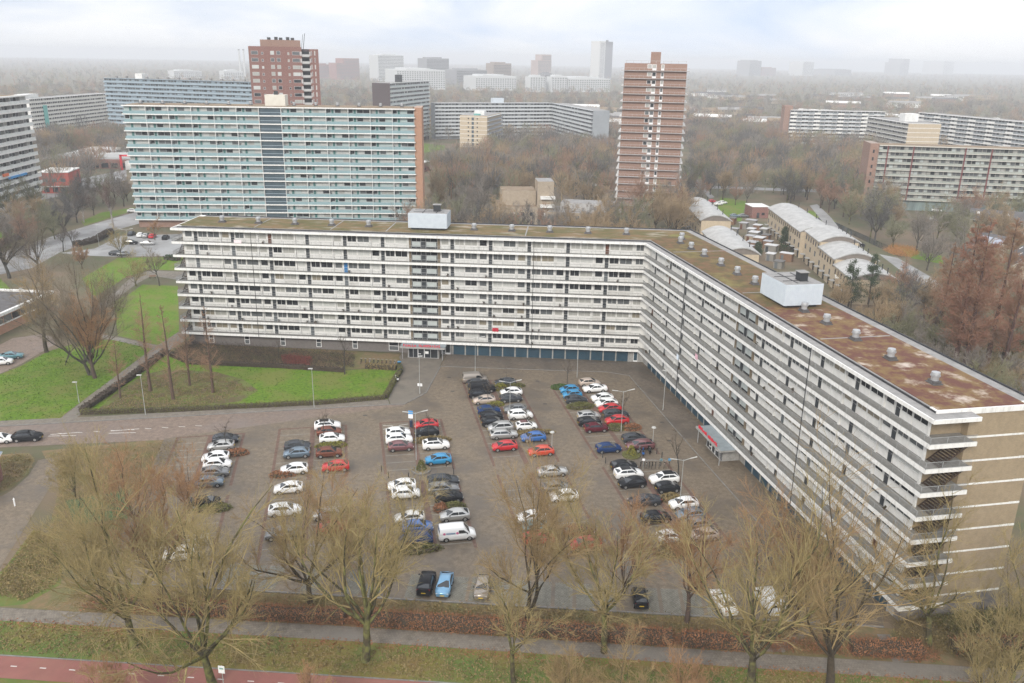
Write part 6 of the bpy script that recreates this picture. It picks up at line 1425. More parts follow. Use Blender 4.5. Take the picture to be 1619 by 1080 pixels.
# trees west of the first wing
for i, (p, bark, lab, kw) in enumerate((
 ((-106.8,-18.5,26.8), 'grey', 'big dark multi-stemmed bare tree on the western lawn', dict(fork=0.12, nl=12, stems=2, spread=1.3, nb=10, nt=9, nw=8)),
 ((-105.1,-20.3,21.6), 'rust', 'upright russet tree growing beside the dark multi-stemmed one', dict(fork=0.2, nl=8, spread=0.6, nb=9, nt=9, nw=7)),
 ((-122.9,-7.3,19.8), 'ochre', 'bare tree with a pale thick trunk beside the side road', dict(fork=0.35, nl=9, spread=0.9, nb=9, nt=9, nw=7, thick=1.2)),
 ((-114.9,-14.0,10.2), 'grey', 'small crooked bare tree beside the dark multi-stemmed one', dict(fork=0.35, nl=5, spread=1.4, nb=6, nt=6, nw=7, lean=(0.3, 0))),
 ((-168.9,49.5,19.3), 'dark', 'dark leaning tree with thick trunk above the low school', dict(fork=0.22, nl=9, spread=1.2, nb=9, nt=9, nw=7, lean=(-0.25, 0), thick=1.4)),
 ((-165.7,57.3,18.0), 'grey', 'grey bare tree beside the dark leaning one', dict(fork=0.2, nl=9, spread=1.0, nb=9, nt=8, nw=6)),
 ((-155.7,62.6,7.4), 'rust', 'reddish tree crown in front of the rear car park', dict(fork=0.2, nl=9, spread=0.9, nb=9, nt=9, nw=8)),
 ((-193.9,129.9,14.3), 'birch', 'pale barked birch beside the rear road, left one', dict(fork=0.3, nl=7, spread=0.6, nb=8, nt=8, nw=7)),
 ((-177.3,120.2,19.4), 'birch', 'pale barked birch beside the rear road, right one', dict(fork=0.3, nl=7, spread=0.6, nb=8, nt=8, nw=7)),
 ((-151.5,77.3,10.3), 'olive', 'small olive tree at the kerb of the rear car park', dict(fork=0.25, nl=8, spread=1.2, nb=8, nt=8, nw=6)),
 ((-130.9,46.5,9.9), 'olive', 'multi-stemmed small tree where the paths meet', dict(fork=0.1, nl=9, stems=2, spread=1.0, nb=8, nt=7, nw=7)),
 ((-125.1,47.3,11.1), 'grey', 'small bare tree beside the bench near the gable', dict(fork=0.4, nl=7, spread=1.0, nb=8, nt=7, nw=7)),
 ((-173.6,83.0,10.6), 'dark', 'thin dark tree on the rear traffic island, left of two', dict(fork=0.4, nl=6, spread=1.0, nb=7, nt=6, nw=4)),
 ((-168.3,80.1,10.3), 'dark', 'thin dark tree on the rear traffic island, right of two', dict(fork=0.4, nl=6, spread=1.0, nb=7, nt=6, nw=4)),
 ((-154.1,103.7,8.5), 'rust', 'small reddish tree in the rear car park', dict(fork=0.3, nl=7, spread=1.0, nb=8, nt=8, nw=6)),
 )):
    bigtree(*p, bark, lab, 200+i, k=0.95, **kw)
# young street trees standing in the lot
for i, (p, lab) in enumerate((((-28.5,-24.8,4.9), 'thin dark young tree in the fourth island by the beige hatchback'), ((-20.6,-35.0,4.4), 'thin dark young tree beside the small white car with red roof'), ((-26.2,-12.0,3.0), 'thin young tree behind the dark grey hatchback'), ((-14.3,-12.7,5.1), 'thin young tree beside the flat green hedge'), ((-36.8,-39.8,5.0), 'thin young tree in the third island behind the black hatchback'), ((-53.5,-43.2,6.1), 'thin young tree beside the white cars of the second island'), ((-67.7,-48.0,5.7), 'thin young tree at the head of the first island'), ((2.7,-51.1,9.0), 'leaning young tree below the canopy of the second wing'), ((1.0,-69.0,4.6), 'thin young tree beside the small white hatchback above the dense hedge'), ((-4.4,-27.8,5.4), 'thin young tree behind the dark grey estate between two red cars'), ((-31.6,-61.9,4.2), 'thin young tree beside the black hatchback of the third island'), ((-58.2,-12.7,9.4), 'small bare tree in front of the brick ground floor near the entrance'), ((-74.3,-4.9,5.0), 'small bare shrub tree under the ground floor windows'))):
    tk, cr = broad(300+i, p[2], fork=0.55, nl=5, spread=0.9, nb=4, nt=4, nw=2, thick=0.75); arrays_to_tree('young_tree', p[0], p[1], tk, cr, 'dark', lab)
# shared meshes for the many trees behind
FARTW = {'ochre': mat('far_twig_ochre', (0.37, 0.27, 0.16), (0.27, 0.205, 0.13), 0.15, 0.95), 'grey': mat('far_twig_grey', (0.27, 0.235, 0.20), (0.20, 0.18, 0.155), 0.15, 0.95), 'olive': mat('far_twig_olive', (0.25, 0.24, 0.14), (0.18, 0.18, 0.115), 0.15, 0.95), 'rust': mat('far_twig_rust', (0.36, 0.22, 0.15), (0.26, 0.17, 0.12), 0.15, 0.95), 'dark': mat('far_twig_dark', (0.15, 0.14, 0.13), (0.11, 0.105, 0.10), 0.15, 0.95)}
def shared(seed, H, bark, **kw):
    tk, cr = broad(seed, H, **kw); m1, m2 = BARKS[bark][0], FARTW[bark]
    return npmesh('trunk', *tk, m1, smooth=True), npmesh('crown', *cr, m2)
VAR = []
for i, bk_ in enumerate(('ochre', 'grey', 'olive', 'rust', 'grey', 'ochre', 'dark', 'olive')):
    VAR.append((bk_,)+shared(400+i, 16, bk_, fork=0.2, nl=9, spread=0.85+0.1*(i % 3), nb=8, nt=7, nw=7, fine=2.0))
RW_ = []
for i in range(3):
    tk, cr = redwood(500+i, 22, wdt=0.19, nb=90, nt=11, nw=7, fine=2.6); RW_.append((npmesh('trunk', *tk, BARKS['crimson'][0]), npmesh('crown', *cr, BARKS['crimson'][1]), npmesh('crown', *cr, BARKS['red'][1])))
def free(x, y):
    for (ox, oy, rz, x0, x1, y0, y1) in FOOT:
        c, s = math.cos(rz), math.sin(rz); dx_, dy_ = x-ox, y-oy; u = dx_*c+dy_*s; v = -dx_*s+dy_*c
        if x0 < u < x1 and y0 < v < y1: return False
    return True
def inside(p, poly):
    r_ = False; n = len(poly); j = n-1
    for i in range(n):
        if ((poly[i][1] > p[1]) != (poly[j][1] > p[1])) and (p[0] < (poly[j][0]-poly[i][0])*(p[1]-poly[i][1])/(poly[j][1]-poly[i][1])+poly[i][0]): r_ = not r_
        j = i
    return r_
def scatter(poly, n, gap, seed):
    r = random.Random(seed); xs = [p[0] for p in poly]; ys = [p[1] for p in poly]; P = []; tries = 0
    while len(P) < n and tries < n*60:
        tries += 1; x, y = r.uniform(min(xs), max(xs)), r.uniform(min(ys), max(ys))
        if not inside((x, y), poly) or not free(x, y): continue
        if any((x-a)**2+(y-b_)**2 < gap*gap for a, b_ in P): continue
        P.append((x, y))
    return P
# crimson-brown bare conifers east of the second wing
for i, (p, lab) in enumerate((((64.5,2.6,31.1), 'tall crimson-brown bare conifer, first of the group east of the mossy roof'), ((65.7,0.6,32.4), 'tall crimson-brown bare conifer, second of the group east of the mossy roof'), ((74.4,9.6,31.1), 'tall brown bare conifer with a dark leaning stem, beside the solar panel house'), ((75.5,4.7,26.3), 'crimson bare conifer nearest the eastern edge'), ((65.6,14.6,24.6), 'olive-brown tall tree left of the crimson conifers'))):
    tk, c1, c2 = RW_[i % 3]; arrays_to_tree('redwood_tree', p[0], p[1], tk, c1 if i in (0, 1, 3) else c2, 'crimson', lab, rz=i*1.3, sc=p[2]/22)
# pines behind the second wing
def pine(seed, H):
    r = rng(seed); T0 = grow(r, np.array([[0, 0, -0.1]]), np.array([[0, 0, 1.0]]), np.array([H]), 5, 0.05, 0.02); tk = tubes(T0, np.array([0.02*H]), np.array([0.03]), 7)
    n = 46; t = r.uniform(0.2, 0.98, n); az = r.uniform(0, 6.28, n); ln = H*0.26*(1.05-t)+0.4; el = r.uniform(0.0, 0.45, n)
    st = np.stack([np.zeros(n), np.zeros(n), t*H], 1); d = np.stack([np.cos(az)*np.cos(el), np.sin(az)*np.cos(el), np.sin(el)], 1)
    B = grow(r, st, d, ln, 3, 0.05, 0.1); parts_ = [tubes(B, 0.02+ln*0.01, np.full(n, 0.01), 4)]
    m = 5200; bi = r.integers(0, n, m); f = r.uniform(0.25, 1.05, m)*3; i = np.minimum(f.astype(int), 2); C = B[bi, i]+(B[bi, i+1]-B[bi, i])*(f-i)[:, None]+r.normal(0, 0.28, (m, 3))
    parts_.append(leafy(r, C, r.uniform(0.07, 0.2, m), 0.3)); return tk, merge(parts_)
for i, (p, lab) in enumerate((((56.5,46.8,13.9), 'dark green pine in front of the stepped terrace, left of two'), ((60.7,45.1,15.4), 'dark green pine in front of the stepped terrace, right of two'), ((45.1,104.5,5.4), 'small dark conifer among the garden sheds'), ((57.7,123.8,7.0), 'rounded evergreen in the terrace gardens'), ((-58.8,272.9,12.2), 'dark evergreen in the wood left of the stepped beige building'), ((221.9,484.2,18.0), 'dark evergreen in the wood beside the fawn flats'))):
    tk, cr = pine(700+i, p[2]); arrays_to_tree('pine_tree', p[0], p[1], tk, cr, 'green', lab)
# woods: individually built trees near, one mass far
ZONES = [
 ('bare tree in the wood between the teal flats and the brown tower', 'trees between the teal flats and the brown tower', [(-64.4,119.9), (8.2,116.3), (20.3,354.0), (-96.1,304.9)], 62, 5.4, 1),
 ('bare tree in the park between the brown tower and the barrel roofed terraces', 'trees in the park east of the brown tower', [(34.3,200.4), (73.1,220.8), (103.2,244.9), (119.8,207.1), (196.7,436.1), (59.6,397.3)], 56, 6.0, 2),
 ('bare tree behind the second wing of the white flats', 'trees close behind the second wing', [(53.3,65.0), (75.1,64.0), (81.1,45.5), (81.5,8.5), (79.7,-18.3), (65.6,-44.0), (60.5,-31.1), (55.8,1.6), (50.4,31.0)], 42, 4.8, 3),
 ('bare tree along the western road below the tall white block', 'trees along the western road', [(-178.1,48.2), (-172.9,65.7), (-191.4,120.3), (-196.5,168.1), (-208.7,191.5), (-231.4,183.7), (-237.4,131.8)], 26, 6.5, 4),
 ('bare tree around the houses and canal at the eastern edge', 'trees at the eastern edge', [(96.7,152.1), (93.9,86.5), (109.9,67.4), (174.3,200.8), (114.3,190.8)], 22, 6, 5),
]
ZONES += [
 ('bare tree directly behind the long wing, before the stepped beige building', 'trees directly behind the long wing', [(-66, 70), (6, 74), (6, 112), (-66, 112)], 30, 4.6, 6),
 ('bare tree at the foot of the brown tower', 'trees at the foot of the brown tower', [(-4, 120), (30, 120), (32, 172), (-4, 172)], 12, 5.0, 7),
 ('tall bare tree between the stepped terrace and the flats with maroon posts', 'tall trees beside the stepped terrace', [(76.0,221.3), (91.3,210.3), (88.5,163.1), (92.6,126.1), (122.6,207.6), (88.1,256.2)], 22, 5.0, 8),
]
nv = 0
for (lab, grp, poly, n, gap, sd_) in ZONES:
    r = random.Random(sd_*7)
    for (x, y) in scatter(poly, n, gap, sd_):
        bk_, m1, m2 = VAR[r.randrange(len(VAR))]; s = r.uniform(0.5, 0.8) if sd_ == 3 else r.uniform(0.85, 1.2) if sd_ == 8 else r.uniform(0.95, 1.3) if sd_ in (6, 7) else r.uniform(0.62, 1.05)
        arrays_to_tree('bare_tree', x, y, m1, m2, bk_, {'ochre': 'ochre', 'grey': 'grey-brown', 'olive': 'olive', 'rust': 'reddish', 'dark': 'dark'}[bk_]+' '+lab, 'tree', grp, r.uniform(0, 6.28), s)
# low-poly tree of thick twigs, repeated as one woodland mass
def mass_tree(r, H, nt_, rad, thick):
    C = nrm(r.normal(0, 1, (nt_, 3)))*(r.uniform(0.25, 1.0, nt_)**0.5)[:, None]*np.array([rad, rad, H*0.36]); C[:, 2] += H*0.62
    d = nrm(C-np.array([0, 0, H*0.25])+r.normal(0, H*0.05, C.shape)); ln = r.uniform(0.10, 0.24, nt_)*H
    P = np.stack([C-d*ln[:, None]*0.5, C+d*ln[:, None]*0.5], 1); a = tubes(P, np.full(nt_, thick), np.full(nt_, thick*0.4), 3)
    T0 = np.array([[[0, 0, -0.2], [0, 0, H*0.5]]]); return merge([a, tubes(T0, np.array([thick*2.2]), np.array([thick*1.2]), 4)])
def woodland(name, label, pts, hs, nt_, thick, mats_, seed, nvar=5):
    r = rng(seed); VS = [mass_tree(r, 1.0, nt_, 0.36, thick/15) for _ in range(nvar)]
    Vs, Fs, Ms, off = [], [], [], 0
    for (x, y), h in zip(pts, hs):
        V, F = VS[r.integers(0, nvar)]; a = r.uniform(0, 6.28); c, s = math.cos(a), math.sin(a)
        q = np.stack([V[:, 0]*c-V[:, 1]*s, V[:, 0]*s+V[:, 1]*c, V[:, 2]], 1)*h+np.array([x, y, 0]); Vs.append(q); Fs.append(F+off); off += len(V)
        Ms.append(np.full(len(F), r.integers(0, len(mats_))))
    o = bpy.data.objects.new(name, npmesh(name, np.concatenate(Vs), np.concatenate(Fs), mats_, np.concatenate(Ms))); link(o)
    return tag(o, label, 'woodland', kind='stuff')
TW = [FARTW[k] for k in ('grey', 'ochre', 'dark', 'olive', 'rust', 'grey', 'dark')]
r = random.Random(4)
pts = []
for poly, n in (([(-72.6,189.9), (11.4,204.7), (10.0,505.3), (-18.9,462.6), (-104.2,386.2)], 330), ([(38.3,233.0), (132.3,244.3), (253.6,630.1), (149.1,525.0), (91.4,655.5)], 370), ([(-255.6,149.9), (-227.4,154.9), (-263.2,292.5), (-346.1,274.6)], 60), ([(-324.2,279.3), (-255.0,294.3), (-325.4,433.3), (-374.1,401.1)], 200)):
    pts += scatter(poly, n, 3.6, r.randrange(999))
woodland('woodland', 'mass of bare trees filling the middle distance behind the named ones', pts, [r.uniform(10, 16) for _ in pts], 170, 0.10, TW, 5)
pts = []
def band(y0, y1, x0, x1, n):
    for _ in range(n*3):
        if n <= 0: break
        yy = y0+(y1-y0)*r.random()**1.0; x = x0+(x1-x0)*r.random()*1.0
        if free(x, yy) and abs(x+14) < (yy+166)*0.68+30: pts.append((x, yy)); n -= 1
band(470, 800, -420, 560, 1900); band(800, 1400, -950, 1000, 2400)
woodland('woodland', 'grey belt of bare woods between the distant flats', pts, [r.uniform(9, 15) for _ in pts], 70, 0.19, TW, 6)
pts = []
band(1400, 2600, -1700, 1700, 2300); band(2600, 6500, -4200, 4200, 2600)
woodland('woodland', 'faint woods running along the horizon', pts, [r.uniform(10, 17)*(1.0 if p[1] < 2600 else 1.25) for p in pts], 16, 0.42, TW, 7)
# ------------------------------------------------------------------ hedges, bushes, undergrowth
def leafmat(n, a, b_): return mat(n, a, b_, 1.6, 0.9)
HEDG = leafmat('hedge_green', (0.14, 0.14, 0.045), (0.10, 0.10, 0.035)); HEDY = leafmat('hedge_yellow', (0.22, 0.20, 0.035), (0.15, 0.15, 0.03))
HEDB = leafmat('hedge_beech', (0.32, 0.15, 0.075), (0.20, 0.095, 0.05)); HEDD = leafmat('hedge_dark', (0.075, 0.055, 0.04), (0.055, 0.045, 0.035)); HEDR = leafmat('hedge_red', (0.24, 0.06, 0.045), (0.16, 0.05, 0.04))
HEDO = leafmat('hedge_olive_brown', (0.26, 0.195, 0.085), (0.18, 0.14, 0.065)); CORE_ = mat('hedge_core_twigs', (0.07, 0.055, 0.038), None, rough=1.0)
def hedge(name, label, pts, wdt, h, m, dens=26, ls=(0.06, 0.16), seed=0, cat='hedge', bumpy=0.12, group=None, twigs=0):
    """a clipped hedge along a line: rough core and leaf sprays all over it"""
    r = rng(seed+900); P = [Vector((p[0], p[1])) for p in pts]; t = empty(name, (P[0].x, P[0].y, 0), 0, label, cat, group)
    b = MB(); Cs = []
    for i in range(len(P)-1):
        a, c = P[i]-P[0], P[i+1]-P[0]; d = (c-a).normalized(); n = Vector((-d.y, d.x)); ln = (c-a).length
        q = [a-n*wdt*.42, c-n*wdt*.42, c+n*wdt*.42, a+n*wdt*.42]; b.prism([(v.x, v.y) for v in q], 0, h*0.86)
        k = int(ln*(wdt+2*h)*dens); u = r.uniform(0, ln, k); s = r.uniform(0, wdt+2*h, k); nz_ = r.normal(0, bumpy*0.5, k)
        v = np.where(s < h, -wdt/2+nz_, np.where(s > h+wdt, wdt/2+nz_, s-h-wdt/2)); z = np.where(s < h, s, np.where(s > h+wdt, s-h-wdt, h+nz_*1.4+0.06*np.sin(u*1.3)))
        Cs.append(np.stack([a.x+d.x*u+n.x*v, a.y+d.y*u+n.y*v, np.maximum(0.03, z)], 1))
    b.build('core', [CORE_], t); C = np.concatenate(Cs); V, F = leafy(r, C, r.uniform(ls[0], ls[1], len(C)))
    o = bpy.data.objects.new('foliage', npmesh('foliage', V, F, m)); link(o, t)
    return t
def bush(name, label, x, y, rx, ry, h, m, dens=150, ls=(0.06, 0.16), seed=0, rz=0.0, cat='bush', group=None):
    r = rng(seed+1500); t = empty(name, (x, y, 0), rz, label, cat, group); n = int(dens*rx*ry*2.2)+60
    C = nrm(r.normal(0, 1, (n, 3))); C[:, 2] = np.abs(C[:, 2]); C = C*(r.uniform(0.72, 1.06, n))[:, None]*np.array([rx, ry, h])
    V, F = leafy(r, C, r.uniform(ls[0], ls[1], n)); o = bpy.data.objects.new('foliage', npmesh('foliage', V, F, m)); link(o, t)
    b = MB(); k = 10
    for zz_, s_ in ((0, 0.86),): 
        ring = [(rx*s_*math.cos(2*math.pi*i/k), ry*s_*math.sin(2*math.pi*i/k)) for i in range(k)]; b.prism(ring, 0, h*0.55)
    b.build('core', [CORE_], t); return t
hedge('hedge', 'long clipped green hedge between the lawn and the brick road', [(-98.2,-37.0), (-80.5,-33.4), (-59.3,-28.3), (-47.6,-24.3)], 0.9, 0.8, HEDG, 44, (0.05, 0.12), seed=1)
hedge('hedge', 'clipped green hedge beside the entrance court', [(-47.6,-24.0), (-47.7,-16.3), (-47.6,-10.0), (-48.6,-7.2)], 0.9, 0.8, HEDG, 44, (0.05, 0.12), seed=2)
hedge('hedge', 'dark leafless hedge along the slanting path', [(-98.5,-36.2), (-98.3,-25.5), (-98.3,-11.3), (-98.5,-4.7)], 1.2, 0.9, HEDD, 26, seed=3)
hedge('hedge', 'dark low hedge at the back of the lawn before the brick ground floor', [(-97.9,-5.4), (-90.8,-10.4), (-72.4,-10.4), (-58.6,-11.3)], 0.9, 0.8, HEDD, 26, seed=4)
hedge('hedge', 'brown hedge in front of the bicycle racks', [(-55.0,-8.7), (-48.7,-9.0)], 1.0, 1.0, HEDO, 28, seed=5)
hedge('hedge', 'russet beech hedge along the footpath, western stretch', [(-66, -88.2), (-50, -88.3), (-38.0, -88.2)], 1.5, 1.2, HEDB, 60, (0.04, 0.11), seed=6, bumpy=0.3)
hedge('hedge', 'russet beech hedge along the footpath, middle stretch', [(-36.5, -88.2), (-20, -88.3), (-2, -88.4)], 1.6, 1.3, HEDB, 60, (0.04, 0.11), seed=7, bumpy=0.3)
hedge('hedge', 'russet beech hedge along the footpath, eastern stretch', [(-1, -88.4), (6.5, -88.4)], 1.6, 1.2, HEDB, 60, (0.04, 0.11), seed=8, bumpy=0.3)
hedge('hedge', 'russet beech hedge before the gable of the second wing', [(17, -87.9), (24.5, -87.8)], 1.8, 1.2, HEDB, 60, (0.04, 0.11), seed=9, bumpy=0.35)
hedge('hedge', 'russet beech hedge below the brick gable at the eastern edge', [(28, -86.8), (42, -84.8)], 1.8, 1.1, HEDB, 30, seed=10, bumpy=0.35)
hedge('hedge', 'dark purple-brown hedge on the rear traffic island', [(-174.3,90.5), (-171.7,97.9), (-174.7,113.6)], 2.2, 1.5, HEDD, 14, (0.1, 0.25), seed=11)
hedge('hedge', 'dark hedge along the rear road at the western edge', [(-198.3,88.8), (-198.7,101.0)], 2.0, 1.4, HEDD, 14, (0.1, 0.25), seed=12)
hedge('hedge', 'dark green hedge between the two barrel roofed terraces', [(55.4,119.4), (62.6,114.6)], 1.4, 2.0, leafmat('hedge_deep_green', (0.03, 0.055, 0.025), (0.04, 0.07, 0.03)), 14, (0.1, 0.25), seed=13)
hedge('hedge', 'dark green strip of hedge behind the evergreen hall near the white flats gable', [(-137.9,77.6), (-133.0,76.6)], 2.0, 1.2, leafmat('hedge_deep_green', (0, 0, 0), (0, 0, 0)), 14, (0.1, 0.25), seed=14)
for i, (p, rx, ry, h, m, lab) in enumerate((
 ((-27.2,-25.0), 1.7, 1.0, 0.8, HEDY, 'clipped yellow-green bush below the beige hatchback'), ((-26.9,-17.2), 1.3, 1.1, 1.3, HEDY, 'bright yellow-green bush beside the black van'), ((-24.4,-15.5), 2.2, 0.9, 0.8, HEDG, 'low green bush above the white hatchback'),
 ((-19.8,-36.5), 4.0, 0.9, 0.8, HEDO, 'low olive hedge above the bright blue hatchback'), ((-15.5,-14.8), 2.0, 1.6, 0.5, leafmat('hedge_fresh_green', (0.07, 0.12, 0.03), (0.05, 0.09, 0.025)), 'flat green hedge at the head of the fifth island'), ((-11.8,-24.1), 2.6, 1.4, 0.9, HEDG, 'square green hedge between dark and silver hatchbacks'),
 ((-5.7,-32.8), 1.7, 1.3, 0.9, HEDG, 'green half of the hedge below the bright red hatchback'), ((-3.0,-32.5), 1.7, 1.2, 0.9, HEDB, 'brown half of the hedge below the bright red hatchback'), ((-36.2,-41.2), 3.4, 0.9, 0.9, HEDO, 'low dark hedge above the white crossover of the third island'),
 ((-31.2,-62.9), 1.1, 1.2, 0.9, HEDB, 'rusty half of the hedge above the silver hatchback'), ((-29.5,-62.2), 1.8, 1.1, 0.8, HEDG, 'green half of the hedge above the silver hatchback'), ((-32.7,-73.5), 3.4, 1.0, 0.9, HEDG, 'long low hedge below the dark blue estate'),
 ((1.2,-56.7), 1.7, 1.3, 0.9, HEDO, 'olive bush below the small black hatchback'), ((-0.0,-70.6), 2.6, 1.5, 1.1, HEDO, 'dense low hedge below the small white hatchback'), ((-65.8,-49.2), 2.0, 1.1, 0.9, HEDB, 'brownish bush in the first island'), ((-62.4,-66.2), 2.6, 1.2, 0.9, HEDG, 'dark green bush below the black car with red tail lamps'),
 ((-51.8,-44.9), 2.6, 0.9, 0.8, HEDY, 'yellow-brown hedge below the white hatchback of the second island'), ((-56.2,-55.4), 2.0, 1.1, 0.9, HEDB, 'rusty bush in the second island'))):
    bush('hedge_bush', lab, p[0], p[1], rx, ry, h, m, 170, seed=i, rz=PROT)
# round planters with a clipped shrub
for i, (p, lab) in enumerate((((-36.0,-51.6), 'round kerbed planter with a dark conical shrub'), ((-3.7,-42.9), 'round green planter with a yellowish conical shrub'))):
    b = MB(); ring = [(1.5*math.cos(2*math.pi*k/20), 1.5*math.sin(2*math.pi*k/20)) for k in range(20)]; b.prism(ring, 0, 0.22)
    t = empty('planter', p+(0.03,), 0, lab, 'planter'); b.build('kerb_ring', [KERB if i == 0 else HEDG], t)
    r = rng(50+i); n = 420; a = r.uniform(0, 6.28, n); z = r.uniform(0, 1, n); rad = 0.75*(1-z*0.7); C = np.stack([rad*np.cos(a), rad*np.sin(a), 0.2+z*1.5], 1); V, F = leafy(r, C, r.uniform(0.06, 0.15, n)); o = bpy.data.objects.new('shrub', npmesh('shrub', V, F, HEDG if i == 0 else HEDY)); link(o, t)
    n = 300; a = r.uniform(0, 6.28, n); rr_ = 1.4*np.sqrt(r.uniform(0, 1, n)); C = np.stack([rr_*np.cos(a), rr_*np.sin(a), np.full(n, 0.26)], 1); V, F = leafy(r, C, r.uniform(0.05, 0.12, n)); o = bpy.data.objects.new('ground_cover', npmesh('ground_cover', V, F, HEDO if i == 0 else HEDG)); link(o, t)
# undergrowth: uncountable low twigs and brambles on the litter beds
def undergrowth(label, poly, n, h, m, seed, leaf=0.5):
    r = rng(seed); xs = [p[0] for p in poly]; ys = [p[1] for p in poly]; P = []
    while len(P) < n:
        q = np.stack([r.uniform(min(xs), max(xs), n), r.uniform(min(ys), max(ys), n)], 1)
        P += [tuple(v) for v in q if inside(v, poly)]
    P = np.array(P[:n]); C = np.concatenate([P, np.zeros((n, 1))], 1); az = r.uniform(0, 6.28, n); el = r.uniform(0.5, 1.5, n)
    d = np.stack([np.cos(az)*np.cos(el), np.sin(az)*np.cos(el), np.sin(el)], 1); ln = h*r.uniform(0.4, 1.2, n)
    G_ = grow(r, C, d, ln, 2, -0.1, 0.25); a = tubes(G_, np.full(n, 0.012), np.full(n, 0.005), 3)
    k = int(n*leaf); Cl = C[r.integers(0, n, k)]+np.stack([r.normal(0, .3, k), r.normal(0, .3, k), np.abs(r.normal(0, h*0.4, k))+0.03], 1)
    o = bpy.data.objects.new('undergrowth', npmesh('undergrowth', *merge([a, leafy(r, Cl, r.uniform(0.05, 0.13, k))]), m)); link(o)
    return tag(o, label, 'undergrowth', kind='stuff')
undergrowth('low olive-brown brambles on the strip between the bottom row and the beech hedge', [(-58, -84.3), (14, -83.9), (14, -87.4), (-58, -87.5)], 9000, 0.55, HEDO, 21, 0.8)
undergrowth('tangle of brown shrubs west of the lot', [(-94.3,-52.3), (-76.2,-45.2), (-69.6,-65.9), (-64.7,-80.7), (-73.8,-81.7), (-77.6,-80.7), (-86.0,-63.0)], 7000, 1.0, HEDO, 22, 0.4)
undergrowth('brown brambles in the bed beside the pavilion', [(-102.1,-54.4), (-98.0,-52.7), (-95.7,-54.6), (-94.1,-58.6), (-93.8,-62.9), (-94.9,-64.9)], 1200, 0.45, HEDO, 23, 1.2)
undergrowth('dark brown shrubs under the brick ground floor', [(-96.8,1.8), (-76.2,0.5), (-72.8,-9.3), (-91.3,-9.3), (-97.2,-5.3)], 5200, 1.5, HEDD, 24, 0.4)
undergrowth('brown and red shrubs under the ground floor beside the bicycle racks', [(-76.1,0.1), (-59.4,-0.7), (-57.3,-8.9), (-72.8,-9.3)], 2600, 1.2, HEDD, 25, 0.8)
undergrowth('glowing red low shrubs in the middle of the bed', [(-73.9,-3.7), (-67.6,-4.1), (-66.3,-9.3), (-71.7,-8.8)], 1500, 0.8, HEDR, 26, 1.5)
undergrowth('dense olive scrub below the brick gable', [(24, -82), (48, -80), (60, -86), (60, -89), (30, -88.8), (22, -86)], 9000, 1.6, HEDO, 27, 0.6)
undergrowth('dark green ivy scrub at the foot of the brick gable', [(27, -81.5), (38, -79), (41, -82), (30, -84.6)], 3000, 0.9, HEDG, 28, 2.5)
undergrowth('bare scrub behind the second wing', [(68.0,43.8), (85.2,64.1), (85.6,17.0), (80.7,-12.3), (63.6,-44.2), (63.8,-28.2), (64.8,-0.9)], 9000, 3.5, BARKS['ochre'][1], 29, 0.0)
undergrowth('pale dry scrub on the lower verge', [(-30, -101), (20, -100.5), (40, -96), (60, -97), (60, -106), (-30, -106)], 6500, 1.0, HEDO, 30, 0.5)
undergrowth('fallen leaves and tufts on the verge', [(-90, -96.6), (45, -96.3), (45, -92.4), (-90, -92.6)], 11000, 0.16, HEDO, 31, 1.6)
undergrowth('ragged rusty shoots and leaves around the beech hedge', [(-68, -89.1), (26, -89.0), (26, -87.1), (-68, -87.1)], 7000, 1.5, HEDB, 38, 0.7)
undergrowth('brown leaves lying along the footpath', [(-90, -92.7), (45, -92.5), (45, -91.4), (-90, -91.5)], 2500, 0.05, HEDB, 39, 1.8)
undergrowth('rough grass and leaves beside the western path', [(-80.6,-86.8), (-81.4,-82.0), (-83.0,-74.2), (-80.5,-74.9), (-76.2,-79.4), (-73.5,-84.5), (-75.2,-88.1)], 5000, 0.2, HEDO, 34, 1.2)
TUFT = leafmat('grass_tuft', (0.10, 0.155, 0.02), (0.07, 0.12, 0.015))
undergrowth('tufts of grass on the western lawn', lawnB[2:-1], 9000, 0.13, TUFT, 35, 0.6)
undergrowth('tufts of grass on the lawn before the long wing', lawnA, 8000, 0.13, TUFT, 36, 0.6)
undergrowth('dead leaves and twigs on the bare soil under the slender conifers', [(-95.5,-35.3), (-96.5,-17.9), (-83.6,-15.0), (-72.9,-23.2), (-78.2,-30.5)], 5000, 0.12, HEDO, 37, 1.4)
undergrowth('orange reeds beside the canal east of the terrace', [(91.3,124.9), (97.9,134.2), (104.0,130.9), (101.8,120.5), (96.6,114.0), (91.9,118.0)], 2600, 1.4, leafmat('reeds_orange', (0.50, 0.25, 0.08), (0.40, 0.19, 0.07)), 33, 0.6)
